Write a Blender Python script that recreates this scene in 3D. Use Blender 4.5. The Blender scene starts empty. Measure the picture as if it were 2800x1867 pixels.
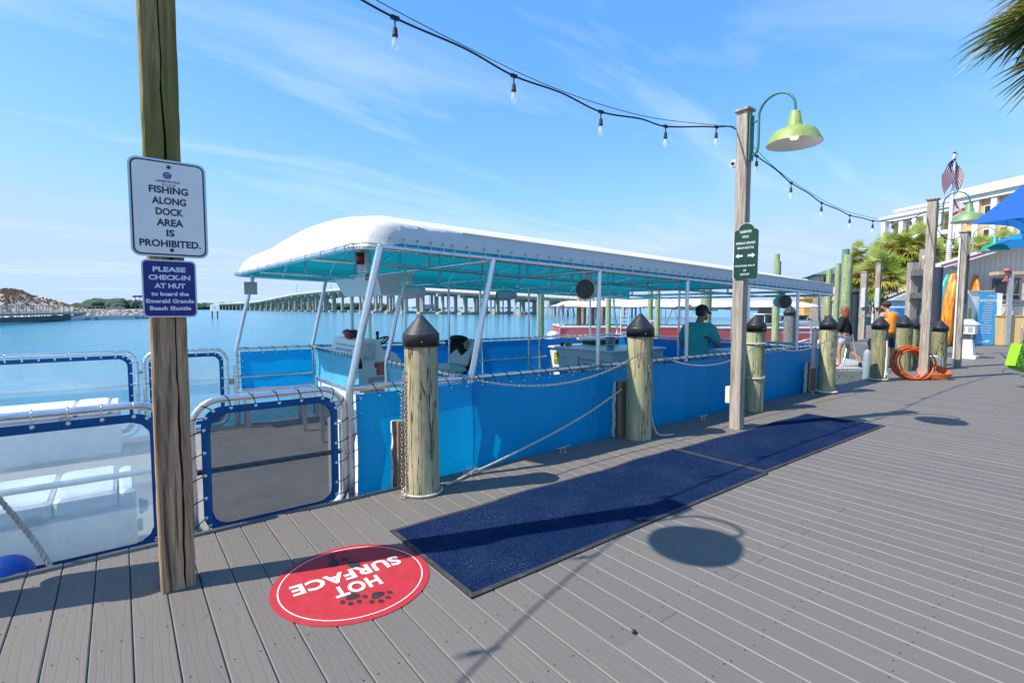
import bpy, math, random
from mathutils import Vector, Matrix, Quaternion
R = math.radians
V = Vector
rnd = random.Random(7)
S = bpy.context.scene
COL = S.collection

# ------------------------------------------------------------------ camera
EYE = V((0.0, 0.0, 1.4))
cam_data = bpy.data.cameras.new('camera')
cam = bpy.data.objects.new('camera', cam_data)
COL.objects.link(cam)
S.camera = cam
YAW, PITCH, ROLL = R(52.25), R(-3.754), R(0.08)
FWD = V((math.cos(PITCH) * math.cos(YAW), math.cos(PITCH) * math.sin(YAW), math.sin(PITCH)))
RGT = V((math.sin(YAW), -math.cos(YAW), 0.0))
UPV = RGT.cross(FWD)
RGT, UPV = RGT * math.cos(ROLL) + UPV * math.sin(ROLL), UPV * math.cos(ROLL) - RGT * math.sin(ROLL)
cam.matrix_world = Matrix((( RGT.x, UPV.x, -FWD.x, EYE.x), (RGT.y, UPV.y, -FWD.y, EYE.y), (RGT.z, UPV.z, -FWD.z, EYE.z), (0, 0, 0, 1)))
cam_data.sensor_width = 36.0
cam_data.lens = 36.0 * 1386.8 / 2800.0
cam_data.clip_start = 0.05
cam_data.clip_end = 6000.0

# ------------------------------------------------------------------ sky, sun, exposure
SUN_EL, SUN_AZ = R(50.5), R(161.5)          # sun stands over the water, towards -X +Y
world = bpy.data.worlds.new('World')
S.world = world
world.use_nodes = True
wt = world.node_tree
for n in list(wt.nodes):
    wt.nodes.remove(n)
w_out = wt.nodes.new('ShaderNodeOutputWorld')
w_bg = wt.nodes.new('ShaderNodeBackground')
w_sky = wt.nodes.new('ShaderNodeTexSky')
w_sky.sky_type = 'NISHITA'
w_sky.sun_disc = False
w_sky.sun_elevation = SUN_EL
w_sky.sun_rotation = R(90) - SUN_AZ
w_sky.altitude = 0.0
w_sky.air_density = 1.0
w_sky.dust_density = 0.25
w_sky.ozone_density = 3.5
SKY_STRENGTH = 0.15
w_bg.inputs['Strength'].default_value = SKY_STRENGTH
# thin cirrus: streaky noise on the sky direction, projected on a high flat layer
w_tc = wt.nodes.new('ShaderNodeTexCoord')
w_sep = wt.nodes.new('ShaderNodeSeparateXYZ')
wt.links.new(w_tc.outputs['Generated'], w_sep.inputs[0])
w_den = wt.nodes.new('ShaderNodeMath'); w_den.operation = 'MAXIMUM'; w_den.inputs[1].default_value = 0.0
wt.links.new(w_sep.outputs['Z'], w_den.inputs[0])
w_add = wt.nodes.new('ShaderNodeMath'); w_add.operation = 'ADD'; w_add.inputs[1].default_value = 0.12
wt.links.new(w_den.outputs[0], w_add.inputs[0])
w_dx = wt.nodes.new('ShaderNodeMath'); w_dx.operation = 'DIVIDE'
w_dy = wt.nodes.new('ShaderNodeMath'); w_dy.operation = 'DIVIDE'
wt.links.new(w_sep.outputs['X'], w_dx.inputs[0]); wt.links.new(w_add.outputs[0], w_dx.inputs[1])
wt.links.new(w_sep.outputs['Y'], w_dy.inputs[0]); wt.links.new(w_add.outputs[0], w_dy.inputs[1])
w_cmb = wt.nodes.new('ShaderNodeCombineXYZ')
wt.links.new(w_dx.outputs[0], w_cmb.inputs[0]); wt.links.new(w_dy.outputs[0], w_cmb.inputs[1])
w_map = wt.nodes.new('ShaderNodeMapping')
w_map.inputs['Rotation'].default_value = (0, 0, R(-62))
w_map.inputs['Scale'].default_value = (0.42, 1.5, 1)
w_map.inputs['Location'].default_value = (3.1, 1.7, 0)
wt.links.new(w_cmb.outputs[0], w_map.inputs[0])
w_n1 = wt.nodes.new('ShaderNodeTexNoise')
w_n1.inputs['Scale'].default_value = 0.9
w_n1.inputs['Detail'].default_value = 9
w_n1.inputs['Roughness'].default_value = 0.58
w_n1.inputs['Distortion'].default_value = 1.3
wt.links.new(w_map.outputs[0], w_n1.inputs['Vector'])
w_rmp = wt.nodes.new('ShaderNodeValToRGB')
w_rmp.color_ramp.elements[0].position = 0.49
w_rmp.color_ramp.elements[0].color = (0, 0, 0, 1)
w_rmp.color_ramp.elements[1].position = 0.85
w_rmp.color_ramp.elements[1].color = (0.7, 0.7, 0.7, 1)
wt.links.new(w_n1.outputs['Fac'], w_rmp.inputs[0])
# the photograph's saturated but evenly bright sky: one tone curve per channel over the whole dome
w_s3 = wt.nodes.new('ShaderNodeSeparateColor'); w_c3 = wt.nodes.new('ShaderNodeCombineColor')
wt.links.new(w_sky.outputs[0], w_s3.inputs[0])
for ch, (mul, gam, lim, soft) in enumerate(((.49, 1.16, 1.85, .8), (.97, .71, 2.5, .6), (2.95, .12, 9.0, .1))):
    p = wt.nodes.new('ShaderNodeMath'); p.operation = 'POWER'; p.inputs[1].default_value = gam
    q = wt.nodes.new('ShaderNodeMath'); q.operation = 'MULTIPLY'; q.inputs[1].default_value = mul
    l = wt.nodes.new('ShaderNodeMath'); l.operation = 'SMOOTH_MIN'; l.inputs[1].default_value = lim; l.inputs[2].default_value = soft
    wt.links.new(w_s3.outputs[ch], p.inputs[0]); wt.links.new(p.outputs[0], q.inputs[0]); wt.links.new(q.outputs[0], l.inputs[0])
    wt.links.new(l.outputs[0], w_c3.inputs[ch])
w_mix = wt.nodes.new('ShaderNodeMix'); w_mix.data_type = 'RGBA'
w_mix.inputs[7].default_value = (2.6, 3.1, 3.6, 1)
wt.links.new(w_rmp.outputs[0], w_mix.inputs[0])
wt.links.new(w_c3.outputs[0], w_mix.inputs[6])
wt.links.new(w_mix.outputs[2], w_bg.inputs['Color'])
wt.links.new(w_bg.outputs[0], w_out.inputs[0])

sun_data = bpy.data.lights.new('sun', 'SUN')
sun_data.energy = 3.35
sun_data.angle = R(0.5)
sun_data.color = (1.0, 0.93, 0.82)
sun = bpy.data.objects.new('sun', sun_data)
COL.objects.link(sun)
TO_SUN = V((math.cos(SUN_EL) * math.cos(SUN_AZ), math.cos(SUN_EL) * math.sin(SUN_AZ), math.sin(SUN_EL)))
sun.rotation_euler = (-TO_SUN).to_track_quat('-Z', 'Y').to_euler()
sun.location = (-20, 10, 30)

S.view_settings.view_transform = 'Standard'
S.view_settings.look = 'None'
S.view_settings.exposure = 1.05
S.view_settings.gamma = 1.0
S.view_settings.use_curve_mapping = False
S.cycles.max_bounces = 8
S.cycles.transparent_max_bounces = 16
S.cycles.use_denoising = True

# ------------------------------------------------------------------ helpers
def spot(px, py, depth):
    """world point seen at photograph pixel (2800 x 1867) at a distance along the view axis; used to survey positions"""
    d = FWD + RGT * ((px - 1400.0) / 1386.8) - UPV * ((py - 933.5) / 1386.8)
    return EYE + d * depth

def on_z(px, py, z=0.0):
    d = FWD + RGT * ((px - 1400.0) / 1386.8) - UPV * ((py - 933.5) / 1386.8)
    return EYE + d * ((z - EYE.z) / d.z)

class MB:
    """collects shapes (world coordinates) into one mesh"""
    def __init__(s):
        s.v, s.f, s.m, s.s = [], [], [], []
    def add(s, verts, faces, mi=0, smooth=False):
        o = len(s.v)
        s.v += [V(p) for p in verts]
        for f in faces:
            s.f.append([i + o for i in f]); s.m.append(mi); s.s.append(smooth)
        return s
    def box(s, c, size, rz=0.0, mi=0, top=(1, 1), rot=None):
        hx, hy, hz = size[0] / 2, size[1] / 2, size[2] / 2
        p = []
        for z in (-hz, hz):
            kx, ky = (1, 1) if z < 0 else top
            for x, y in ((-hx, -hy), (hx, -hy), (hx, hy), (-hx, hy)):
                p.append(V((x * kx, y * ky, z)))
        M3 = rot if rot is not None else Matrix.Rotation(rz, 3, 'Z')
        p = [M3 @ q + V(c) for q in p]
        return s.add(p, [(3, 2, 1, 0), (4, 5, 6, 7), (0, 1, 5, 4), (1, 2, 6, 5), (2, 3, 7, 6), (3, 0, 4, 7)], mi)
    def bbox(s, a, b, mi=0):
        return s.box([(a[i] + b[i]) / 2 for i in range(3)], [abs(b[i] - a[i]) for i in range(3)], mi=mi)
    def bevbox(s, c, size, bev=0.01, rz=0.0, mi=0, rot=None):
        hx, hy, hz = size[0] / 2, size[1] / 2, size[2] / 2
        b = min(bev, hx * .9, hy * .9, hz * .9)
        lv = [(-hz, b), (-hz + b, 0), (hz - b, 0), (hz, b)]
        p = []
        for z, k in lv:
            x, y = hx - k, hy - k
            ring = [(-x + b, -y), (x - b, -y), (x, -y + b), (x, y - b), (x - b, y), (-x + b, y), (-x, y - b), (-x, -y + b)]
            p += [V((q[0], q[1], z)) for q in ring]
        M3 = rot if rot is not None else Matrix.Rotation(rz, 3, 'Z')
        p = [M3 @ q + V(c) for q in p]
        f = [tuple(range(7, -1, -1)), tuple(range(24, 32))]
        for l in range(3):
            for i in range(8):
                j = (i + 1) % 8
                f.append((l * 8 + i, l * 8 + j, l * 8 + 8 + j, l * 8 + 8 + i))
        return s.add(p, f, mi)
    def tube(s, pts, r, seg=8, mi=0, closed=False, cap=True, smooth=True):
        pts = [V(p) for p in pts]
        n = len(pts)
        rr = r if isinstance(r, (list, tuple)) else [r] * n
        verts = []
        t0 = (pts[1] - pts[0]).normalized()
        up = V((0, 0, 1)) if abs(t0.z) < .9 else V((1, 0, 0))
        nrm = (up - t0 * up.dot(t0)).normalized()
        for i, p in enumerate(pts):
            if closed:
                t = (pts[(i + 1) % n] - pts[i - 1]).normalized()
            elif i == 0:
                t = t0
            elif i == n - 1:
                t = (pts[i] - pts[i - 1]).normalized()
            else:
                t = ((pts[i + 1] - p).normalized() + (p - pts[i - 1]).normalized()).normalized()
            nrm = (nrm - t * nrm.dot(t))
            nrm = nrm.normalized() if nrm.length > 1e-6 else t.orthogonal().normalized()
            b = t.cross(nrm)
            for k in range(seg):
                a = 2 * math.pi * k / seg
                verts.append(p + (nrm * math.cos(a) + b * math.sin(a)) * rr[i])
        f = []
        m = n if closed else n - 1
        for i in range(m):
            o, q = i * seg, ((i + 1) % n) * seg
            for k in range(seg):
                l = (k + 1) % seg
                f.append((o + k, o + l, q + l, q + k))
        s.add(verts, f, mi, smooth)
        if cap and not closed:
            s.add(verts[:seg], [tuple(range(seg - 1, -1, -1))], mi)
            s.add(verts[-seg:], [tuple(range(seg))], mi)
        return s
    def cyl(s, p0, p1, r0, r1=None, seg=12, mi=0, smooth=True):
        return s.tube([p0, p1], [r0, r0 if r1 is None else r1], seg, mi, smooth=smooth)
    def lathe(s, c, prof, seg=24, mi=0, smooth=True, axis=None):
        """prof: (radius, height) pairs about +Z (or axis) at c"""
        q = V((0, 0, 1)).rotation_difference(V(axis)) if axis is not None else Quaternion()
        verts = []
        for r, h in prof:
            for k in range(seg):
                a = 2 * math.pi * k / seg
                verts.append(q @ V((r * math.cos(a), r * math.sin(a), h)) + V(c))
        f = []
        for i in range(len(prof) - 1):
            for k in range(seg):
                l = (k + 1) % seg
                f.append((i * seg + k, i * seg + l, i * seg + seg + l, i * seg + seg + k))
        return s.add(verts, f, mi, smooth)
    def disc(s, c, r, n=(0, 0, 1), seg=16, mi=0):
        q = V((0, 0, 1)).rotation_difference(V(n))
        return s.add([q @ V((r * math.cos(2 * math.pi * k / seg), r * math.sin(2 * math.pi * k / seg), 0)) + V(c) for k in range(seg)], [tuple(range(seg))], mi)
    def ball(s, c, r, seg=12, rings=8, mi=0, scale=(1, 1, 1), rot=None):
        verts = [V((0, 0, -1))]
        for i in range(1, rings):
            a = math.pi * i / rings - math.pi / 2
            for k in range(seg):
                b = 2 * math.pi * k / seg
                verts.append(V((math.cos(a) * math.cos(b), math.cos(a) * math.sin(b), math.sin(a))))
        verts.append(V((0, 0, 1)))
        f = []
        for k in range(seg):
            l = (k + 1) % seg
            f.append((0, 1 + l, 1 + k))
            e = 1 + (rings - 2) * seg
            f.append((e + k, e + l, len(verts) - 1))
            for i in range(rings - 2):
                f.append((1 + i * seg + k, 1 + i * seg + l, 1 + i * seg + seg + l, 1 + i * seg + seg + k))
        out = []
        for p in verts:
            p = V((p.x * r * scale[0], p.y * r * scale[1], p.z * r * scale[2]))
            if rot is not None:
                p = rot @ p
            out.append(p + V(c))
        return s.add(out, f, mi, True)
    def prism(s, poly, o, ux, uy, depth, mi=0, mside=None):
        """2D polygon in the frame (o, ux, uy), pushed back by depth along -(ux x uy)"""
        ux, uy = V(ux).normalized(), V(uy).normalized()
        n = ux.cross(uy)
        a = [V(o) + ux * p[0] + uy * p[1] for p in poly]
        b = [p - n * depth for p in a]
        k = len(poly)
        s.add(a, [tuple(range(k))], mi)
        s.add(a + b, [tuple(range(2 * k - 1, k - 1, -1))] + [(i, k + i, k + (i + 1) % k, (i + 1) % k) for i in range(k)], mi if mside is None else mside)
        return s
    def sheet(s, rows, mi=0, smooth=True, flip=False):
        """grid of points: list of equally long rows"""
        w = len(rows[0])
        f = []
        for i in range(len(rows) - 1):
            for k in range(w - 1):
                q = (i * w + k, i * w + k + 1, i * w + w + k + 1, i * w + w + k)
                f.append(q[::-1] if flip else q)
        return s.add([p for r in rows for p in r], f, mi, smooth)
    def mesh(s, name, off=V((0, 0, 0))):
        me = bpy.data.meshes.new(name)
        me.from_pydata([tuple(p - off) for p in s.v], [], s.f)
        me.polygons.foreach_set('material_index', s.m)
        me.polygons.foreach_set('use_smooth', s.s)
        me.update()
        return me

def origin(o):
    p = V(o.location)
    while o.parent is not None:
        o = o.parent
        p = p + V(o.location)
    return p

def link(name, data, parent=None):
    o = bpy.data.objects.new(name, data)
    COL.objects.link(o)
    o.parent = parent
    return o

def part(name, mb, mats, parent=None, label=None, kind=None):
    """one mesh object; mb holds world coordinates, the object sits at its parent's base"""
    off = origin(parent) if parent is not None else V((0, 0, 0))
    me = mb.mesh(name, off)
    for m in (mats if isinstance(mats, (list, tuple)) else [mats]):
        me.materials.append(m)
    o = link(name, me, parent)
    if label: o['label'] = label
    if kind: o['kind'] = kind
    return o

def tag(o, label, cat, group=None, kind=None):
    if label: o['label'] = label
    if cat: o['category'] = cat
    if group: o['group'] = group
    if kind: o['kind'] = kind
    return o

def thing(name, loc, label, cat, group=None):
    o = link(name, None)
    o.location = V(loc)
    o.empty_display_size = 0.1
    return tag(o, label, cat, group)

def solid(name, mb, mats, loc, label, cat, group=None):
    """a thing that is a single mesh"""
    me = mb.mesh(name, V(loc))
    for m in (mats if isinstance(mats, (list, tuple)) else [mats]):
        me.materials.append(m)
    o = link(name, me)
    o.location = V(loc)
    return tag(o, label, cat, group)

def setting(name, mb, mats):
    o = part(name, mb, mats)
    o['kind'] = 'structure'
    return o

def copy_tree(o, parent=None, loc=None, rotz=None, label=None, group=None):
    c = o.copy()
    COL.objects.link(c)
    c.parent = parent
    if loc is not None: c.location = V(loc)
    if rotz is not None: c.rotation_euler = (0, 0, rotz)
    if label: c['label'] = label
    if group: c['group'] = group
    for ch in list(o.children):
        copy_tree(ch, c)
    return c

def bezier(pts, n=8):
    """Catmull-Rom through the points"""
    pts = [V(p) for p in pts]
    q = [pts[0] * 2 - pts[1]] + pts + [pts[-1] * 2 - pts[-2]]
    out = []
    for i in range(1, len(q) - 2):
        for k in range(n):
            t = k / n
            a, b, c, d = q[i - 1], q[i], q[i + 1], q[i + 2]
            out.append(0.5 * ((2 * b) + (c - a) * t + (2 * a - 5 * b + 4 * c - d) * t * t + (3 * b - a - 3 * c + d) * t ** 3))
    out.append(pts[-1])
    return out

def rrect(w, h, r, seg=6):
    """rounded rectangle centred on 0"""
    out = []
    for cx, cy, a0 in ((w / 2 - r, -h / 2 + r, -90), (w / 2 - r, h / 2 - r, 0), (-w / 2 + r, h / 2 - r, 90), (-w / 2 + r, -h / 2 + r, 180)):
        for k in range(seg + 1):
            a = R(a0 + 90 * k / seg)
            out.append((cx + r * math.cos(a), cy + r * math.sin(a)))
    return out

def rope(mb, pts, r, mi=0, pitch=None, seg=6):
    """three twisted strands along a path"""
    pts = [V(p) for p in pts]
    pitch = pitch or r * 7
    d = [0.0]
    for i in range(1, len(pts)):
        d.append(d[-1] + (pts[i] - pts[i - 1]).length)
    step = pitch / 6
    n = max(4, int(d[-1] / step))
    n = min(n, 260)
    fine, j = [], 0
    for k in range(n + 1):
        x = d[-1] * k / n
        while j < len(d) - 2 and d[j + 1] < x:
            j += 1
        t = (x - d[j]) / max(1e-6, d[j + 1] - d[j])
        fine.append(pts[j].lerp(pts[j + 1], t))
    for s3 in range(3):
        path = []
        for k, p in enumerate(fine):
            t = (fine[min(k + 1, n)] - fine[max(k - 1, 0)]).normalized()
            up = V((0, 0, 1)) if abs(t.z) < .95 else V((1, 0, 0))
            a1 = t.cross(up).normalized(); a2 = t.cross(a1)
            a = 2 * math.pi * (d[-1] * k / n / pitch + s3 / 3)
            path.append(p + (a1 * math.cos(a) + a2 * math.sin(a)) * r * .52)
        mb.tube(path, r * .56, 5, mi)
    return mb

_glyphs = {}
def text_shape(body, bold=0.0, spacing=1.0):
    key = (body, bold, spacing)
    if key not in _glyphs:
        cu = bpy.data.curves.new('glyphs', 'FONT')
        cu.body = body
        cu.align_x = 'LEFT'
        cu.resolution_u = 3
        cu.offset = bold
        cu.space_character = spacing
        tmp = bpy.data.objects.new('glyphs', cu)
        COL.objects.link(tmp)
        dg = bpy.context.evaluated_depsgraph_get()
        me = bpy.data.meshes.new_from_object(tmp.evaluated_get(dg))
        vs = [V((v.co.x, v.co.y)) for v in me.vertices]
        fs = [tuple(p.vertices) for p in me.polygons]
        bpy.data.objects.remove(tmp)
        bpy.data.curves.remove(cu)
        bpy.data.meshes.remove(me)
        x0, x1 = min(v.x for v in vs), max(v.x for v in vs)
        y0, y1 = min(v.y for v in vs), max(v.y for v in vs)
        _glyphs[key] = (vs, fs, x0, x1, y0, y1)
    return _glyphs[key]

def letter(mb, body, c, ux, uy, width=None, height=None, mi=0, bold=0.0, lift=0.0, spacing=1.0):
    """flat lettering centred at c in the frame ux, uy"""
    vs, fs, x0, x1, y0, y1 = text_shape(body, bold, spacing)
    ux, uy = V(ux).normalized(), V(uy).normalized()
    n = ux.cross(uy)
    kx = width / (x1 - x0) if width else None
    ky = height / (y1 - y0) if height else None
    kx = kx or ky; ky = ky or kx
    cx, cy = (x0 + x1) / 2, (y0 + y1) / 2
    mb.add([V(c) + ux * (v.x - cx) * kx + uy * (v.y - cy) * ky + n * lift for v in vs], fs, mi)
    return mb

# ------------------------------------------------------------------ materials
def _new(name):
    m = bpy.data.materials.new(name)
    m.use_nodes = True
    nt = m.node_tree
    b = nt.nodes['Principled BSDF']
    return m, nt, b

def N(nt, typ, **kw):
    n = nt.nodes.new(typ)
    for k, v in kw.items():
        if k in n.inputs.keys() if hasattr(n.inputs, 'keys') else False:
            n.inputs[k].default_value = v
        else:
            setattr(n, k, v)
    return n

def coords(nt, scale=(1, 1, 1), rnd_off=False, rot=(0, 0, 0)):
    tc = nt.nodes.new('ShaderNodeTexCoord')
    mp = nt.nodes.new('ShaderNodeMapping')
    mp.inputs['Scale'].default_value = scale
    mp.inputs['Rotation'].default_value = rot
    nt.links.new(tc.outputs['Object'], mp.inputs['Vector'])
    if rnd_off:
        oi = nt.nodes.new('ShaderNodeObjectInfo')
        ml = nt.nodes.new('ShaderNodeVectorMath'); ml.operation = 'SCALE'
        cb = nt.nodes.new('ShaderNodeCombineXYZ')
        nt.links.new(oi.outputs['Random'], cb.inputs[0]); nt.links.new(oi.outputs['Random'], cb.inputs[1]); nt.links.new(oi.outputs['Random'], cb.inputs[2])
        ml.inputs['Scale'].default_value = 37.0
        nt.links.new(cb.outputs[0], ml.inputs[0])
        nt.links.new(ml.outputs[0], mp.inputs['Location'])
    return mp.outputs[0]

def noise(nt, vec, scale, detail=4, rough=.55, dist=0.0):
    n = nt.nodes.new('ShaderNodeTexNoise')
    n.inputs['Scale'].default_value = scale
    n.inputs['Detail'].default_value = detail
    n.inputs['Roughness'].default_value = rough
    n.inputs['Distortion'].default_value = dist
    nt.links.new(vec, n.inputs['Vector'])
    return n.outputs['Fac']

def ramp(nt, fac, stops):
    r = nt.nodes.new('ShaderNodeValToRGB')
    e = r.color_ramp.elements
    while len(e) < len(stops):
        e.new(0.5)
    for i, (p, c) in enumerate(stops):
        e[i].position = p
        e[i].color = (c[0], c[1], c[2], 1) if not isinstance(c, (int, float)) else (c, c, c, 1)
    nt.links.new(fac, r.inputs[0])
    return r.outputs[0]

def mixc(nt, fac, a, b, mode='MIX'):
    m = nt.nodes.new('ShaderNodeMix'); m.data_type = 'RGBA'; m.blend_type = mode
    for k, v in (('Factor', fac), ('A', a), ('B', b)):
        sock = [i for i in m.inputs if i.name == k and (i.type == 'RGBA' or k == 'Factor' and i.type == 'VALUE')][0]
        if hasattr(v, 'is_output') or isinstance(v, bpy.types.NodeSocket):
            nt.links.new(v, sock)
        elif isinstance(v, (int, float)):
            sock.default_value = v
        else:
            sock.default_value = (v[0], v[1], v[2], 1)
    return [o for o in m.outputs if o.type == 'RGBA'][0]

def bump(nt, b, height, strength=.3, dist=.01):
    bp = nt.nodes.new('ShaderNodeBump')
    bp.inputs['Strength'].default_value = strength
    bp.inputs['Distance'].default_value = dist
    nt.links.new(height, bp.inputs['Height'])
    nt.links.new(bp.outputs[0], b.inputs['Normal'])

def plain(name, col, rough=.55, metal=0.0, var=.12, vscale=6.0, bmp=0.0, bscale=60.0, spec=.5, coat=0.0, stretch=(1, 1, 1), dirt=None, dirt_amt=.5):
    m, nt, b = _new(name)
    vec = coords(nt, stretch)
    f = noise(nt, vec, vscale, 6, .6)
    lo = [c * (1 - var) for c in col]; hi = [min(1, c * (1 + var)) for c in col]
    c = ramp(nt, f, [(.3, lo), (.7, hi)])
    if dirt is not None:
        d = noise(nt, vec, vscale * .6, 8, .7, .4)
        dm = ramp(nt, d, [(.52, 0.0), (.75, dirt_amt)])
        c = mixc(nt, dm, c, dirt)
    nt.links.new(c, b.inputs['Base Color'])
    b.inputs['Roughness'].default_value = rough
    b.inputs['Metallic'].default_value = metal
    b.inputs['Specular IOR Level'].default_value = spec
    b.inputs['Coat Weight'].default_value = coat
    rr = ramp(nt, f, [(.25, max(0, rough - .1)), (.75, min(1, rough + .1))])
    nt.links.new(rr, b.inputs['Roughness'])
    if bmp:
        bump(nt, b, noise(nt, vec, bscale, 5, .6), bmp, .01)
    return m

def wood(name, light, dark, along='Z', freq=26.0, crack=.5, bmp=.6, knots=True, green=None):
    """weathered timber, grain running along one axis"""
    m, nt, b = _new(name)
    sc = {'Z': (1, 1, .05), 'Y': (1, .05, 1), 'X': (.05, 1, 1)}[along]
    vec = coords(nt, sc, True)
    base = coords(nt, (1, 1, 1), True)
    wob = noise(nt, base, 3.0, 3, .5)
    g = noise(nt, vec, freq, 9, .68, .6)
    c = ramp(nt, g, [(.36, dark), (.47, [(a + d) / 2 for a, d in zip(light, dark)]), (.60, light)])
    fine = noise(nt, vec, freq * 4, 4, .6)
    c = mixc(nt, ramp(nt, fine, [(.35, .35), (.6, 0.0)]), c, [d * .55 for d in dark])
    if green is not None:
        gm = ramp(nt, noise(nt, coords(nt, (1, 1, .25), True), 4.0, 5, .6, .5), [(.42, 0.0), (.62, .8)])
        c = mixc(nt, gm, c, green)
    cr = noise(nt, vec, freq * .45, 3, .5, .8)
    cm = ramp(nt, cr, [(.33, crack), (.39, 0.0)])
    c = mixc(nt, cm, c, [d * .25 for d in dark])
    h = g
    if knots:
        kv = nt.nodes.new('ShaderNodeTexVoronoi'); kv.inputs['Scale'].default_value = 2.6
        ks = coords(nt, (1, 1, .8), True)
        nt.links.new(ks, kv.inputs['Vector'])
        km = ramp(nt, kv.outputs['Distance'], [(.0, .85), (.10, .45), (.16, 0.0)])
        c = mixc(nt, km, c, [d * .5 for d in dark])
    nt.links.new(c, b.inputs['Base Color'])
    b.inputs['Roughness'].default_value = .82
    b.inputs['Specular IOR Level'].default_value = .25
    hh = nt.nodes.new('ShaderNodeMath'); hh.operation = 'SUBTRACT'
    nt.links.new(g, hh.inputs[0]); nt.links.new(cm, hh.inputs[1])
    bump(nt, b, hh.outputs[0], bmp, .012)
    return m

def pile_wood(name, light, dark, green, mossy=.45, streak=1.0):
    """round treated piling: vertical streaks, ridged checks, ringed knots, green staining"""
    m, nt, b = _new(name)
    g = noise(nt, coords(nt, (1, 1, .045), True), 24, 8, .7, .5)
    blot = noise(nt, coords(nt, (1, 1, .35), True), 5.0, 7, .68, .7)
    c = ramp(nt, g, [(.30, dark), (.44, [a * .6 + d * .4 for a, d in zip(light, dark)]), (.56, light), (.72, [min(1, a * 1.12) for a in light])])
    c = mixc(nt, ramp(nt, blot, [(.5 - .1 * mossy, .85), (.56, 0.0)]), c, green)
    c = mixc(nt, ramp(nt, noise(nt, coords(nt, (1, 1, .22), True), 7.0, 8, .7, .9), [(.55, 0.0), (.68, .75)]), c, [d * 1.1 for d in dark])
    # checks: thin dark vertical lines along the zero crossing of a stretched noise
    r1 = noise(nt, coords(nt, (1, 1, .07), True), 9.0, 4, .6, .35)
    sub = nt.nodes.new('ShaderNodeMath'); sub.operation = 'SUBTRACT'; sub.inputs[1].default_value = .5
    ab = nt.nodes.new('ShaderNodeMath'); ab.operation = 'ABSOLUTE'
    nt.links.new(r1, sub.inputs[0]); nt.links.new(sub.outputs[0], ab.inputs[0])
    ck = ramp(nt, ab.outputs[0], [(.0025, .9 * streak), (.010, 0.0)])
    c = mixc(nt, ck, c, [d * .25 for d in dark])
    # knots with rings
    kv = nt.nodes.new('ShaderNodeTexVoronoi'); kv.inputs['Scale'].default_value = 4.4
    nt.links.new(coords(nt, (1, 1, .62), True), kv.inputs['Vector'])
    rg = nt.nodes.new('ShaderNodeMath'); rg.operation = 'MULTIPLY'; rg.inputs[1].default_value = 95
    sn = nt.nodes.new('ShaderNodeMath'); sn.operation = 'SINE'
    nt.links.new(kv.outputs['Distance'], rg.inputs[0]); nt.links.new(rg.outputs[0], sn.inputs[0])
    near = ramp(nt, kv.outputs['Distance'], [(.10, .75), (.30, 0.0)])
    ring = nt.nodes.new('ShaderNodeMath'); ring.operation = 'MULTIPLY'; ring.use_clamp = True
    nt.links.new(sn.outputs[0], ring.inputs[0]); nt.links.new(near, ring.inputs[1])
    c = mixc(nt, ring.outputs[0], c, [d * .7 for d in dark])
    nt.links.new(c, b.inputs['Base Color'])
    b.inputs['Roughness'].default_value = .85
    b.inputs['Specular IOR Level'].default_value = .2
    h1 = nt.nodes.new('ShaderNodeMath'); h1.operation = 'SUBTRACT'
    nt.links.new(g, h1.inputs[0]); nt.links.new(ck, h1.inputs[1])
    bump(nt, b, h1.outputs[0], .9, .014)
    return m

def glow_through(name, col, thin=.4, rough=.5, col_t=None, var=.08, vscale=3.0, wrinkle=.0, scuff=None):
    """cloth or vinyl that lets part of the light through"""
    m, nt, b = _new(name)
    vec = coords(nt)
    f = noise(nt, vec, vscale, 6, .6)
    c = ramp(nt, f, [(.3, [x * (1 - var) for x in col]), (.7, [min(1, x * (1 + var)) for x in col])])
    if scuff is not None:
        sc1 = noise(nt, coords(nt, (.7, .7, 3.0)), 3.4, 9, .74, .6)
        c = mixc(nt, ramp(nt, sc1, [(.55, 0.0), (.72, .45)]), c, scuff)
        sc2 = noise(nt, coords(nt, (6, 6, .5)), 2.2, 6, .7, .2)
        c = mixc(nt, ramp(nt, sc2, [(.56, 0.0), (.74, .3)]), c, [x * .45 for x in col])
    nt.links.new(c, b.inputs['Base Color'])
    b.inputs['Roughness'].default_value = rough
    b.inputs['Specular IOR Level'].default_value = .3
    if wrinkle:
        bump(nt, b, noise(nt, coords(nt, (1, 1, 1)), 5.0, 5, .55, .6), wrinkle, .03)
    t = nt.nodes.new('ShaderNodeBsdfTranslucent')
    if col_t is None:
        nt.links.new(c, t.inputs['Color'])
    else:
        t.inputs['Color'].default_value = (*col_t, 1)
    mx = nt.nodes.new('ShaderNodeMixShader')
    mx.inputs[0].default_value = thin
    nt.links.new(b.outputs[0], mx.inputs[1]); nt.links.new(t.outputs[0], mx.inputs[2])
    out = [n for n in nt.nodes if n.type == 'OUTPUT_MATERIAL'][0]
    nt.links.new(mx.outputs[0], out.inputs['Surface'])
    return m

def glass(name, tint=(.9, .95, 1), clear=.8, rough=.05):
    m, nt, b = _new(name)
    b.inputs['Base Color'].default_value = (*tint, 1)
    b.inputs['Roughness'].default_value = rough
    t = nt.nodes.new('ShaderNodeBsdfTransparent')
    mx = nt.nodes.new('ShaderNodeMixShader'); mx.inputs[0].default_value = clear
    out = [n for n in nt.nodes if n.type == 'OUTPUT_MATERIAL'][0]
    nt.links.new(b.outputs[0], mx.inputs[1]); nt.links.new(t.outputs[0], mx.inputs[2])
    nt.links.new(mx.outputs[0], out.inputs['Surface'])
    return m

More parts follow.
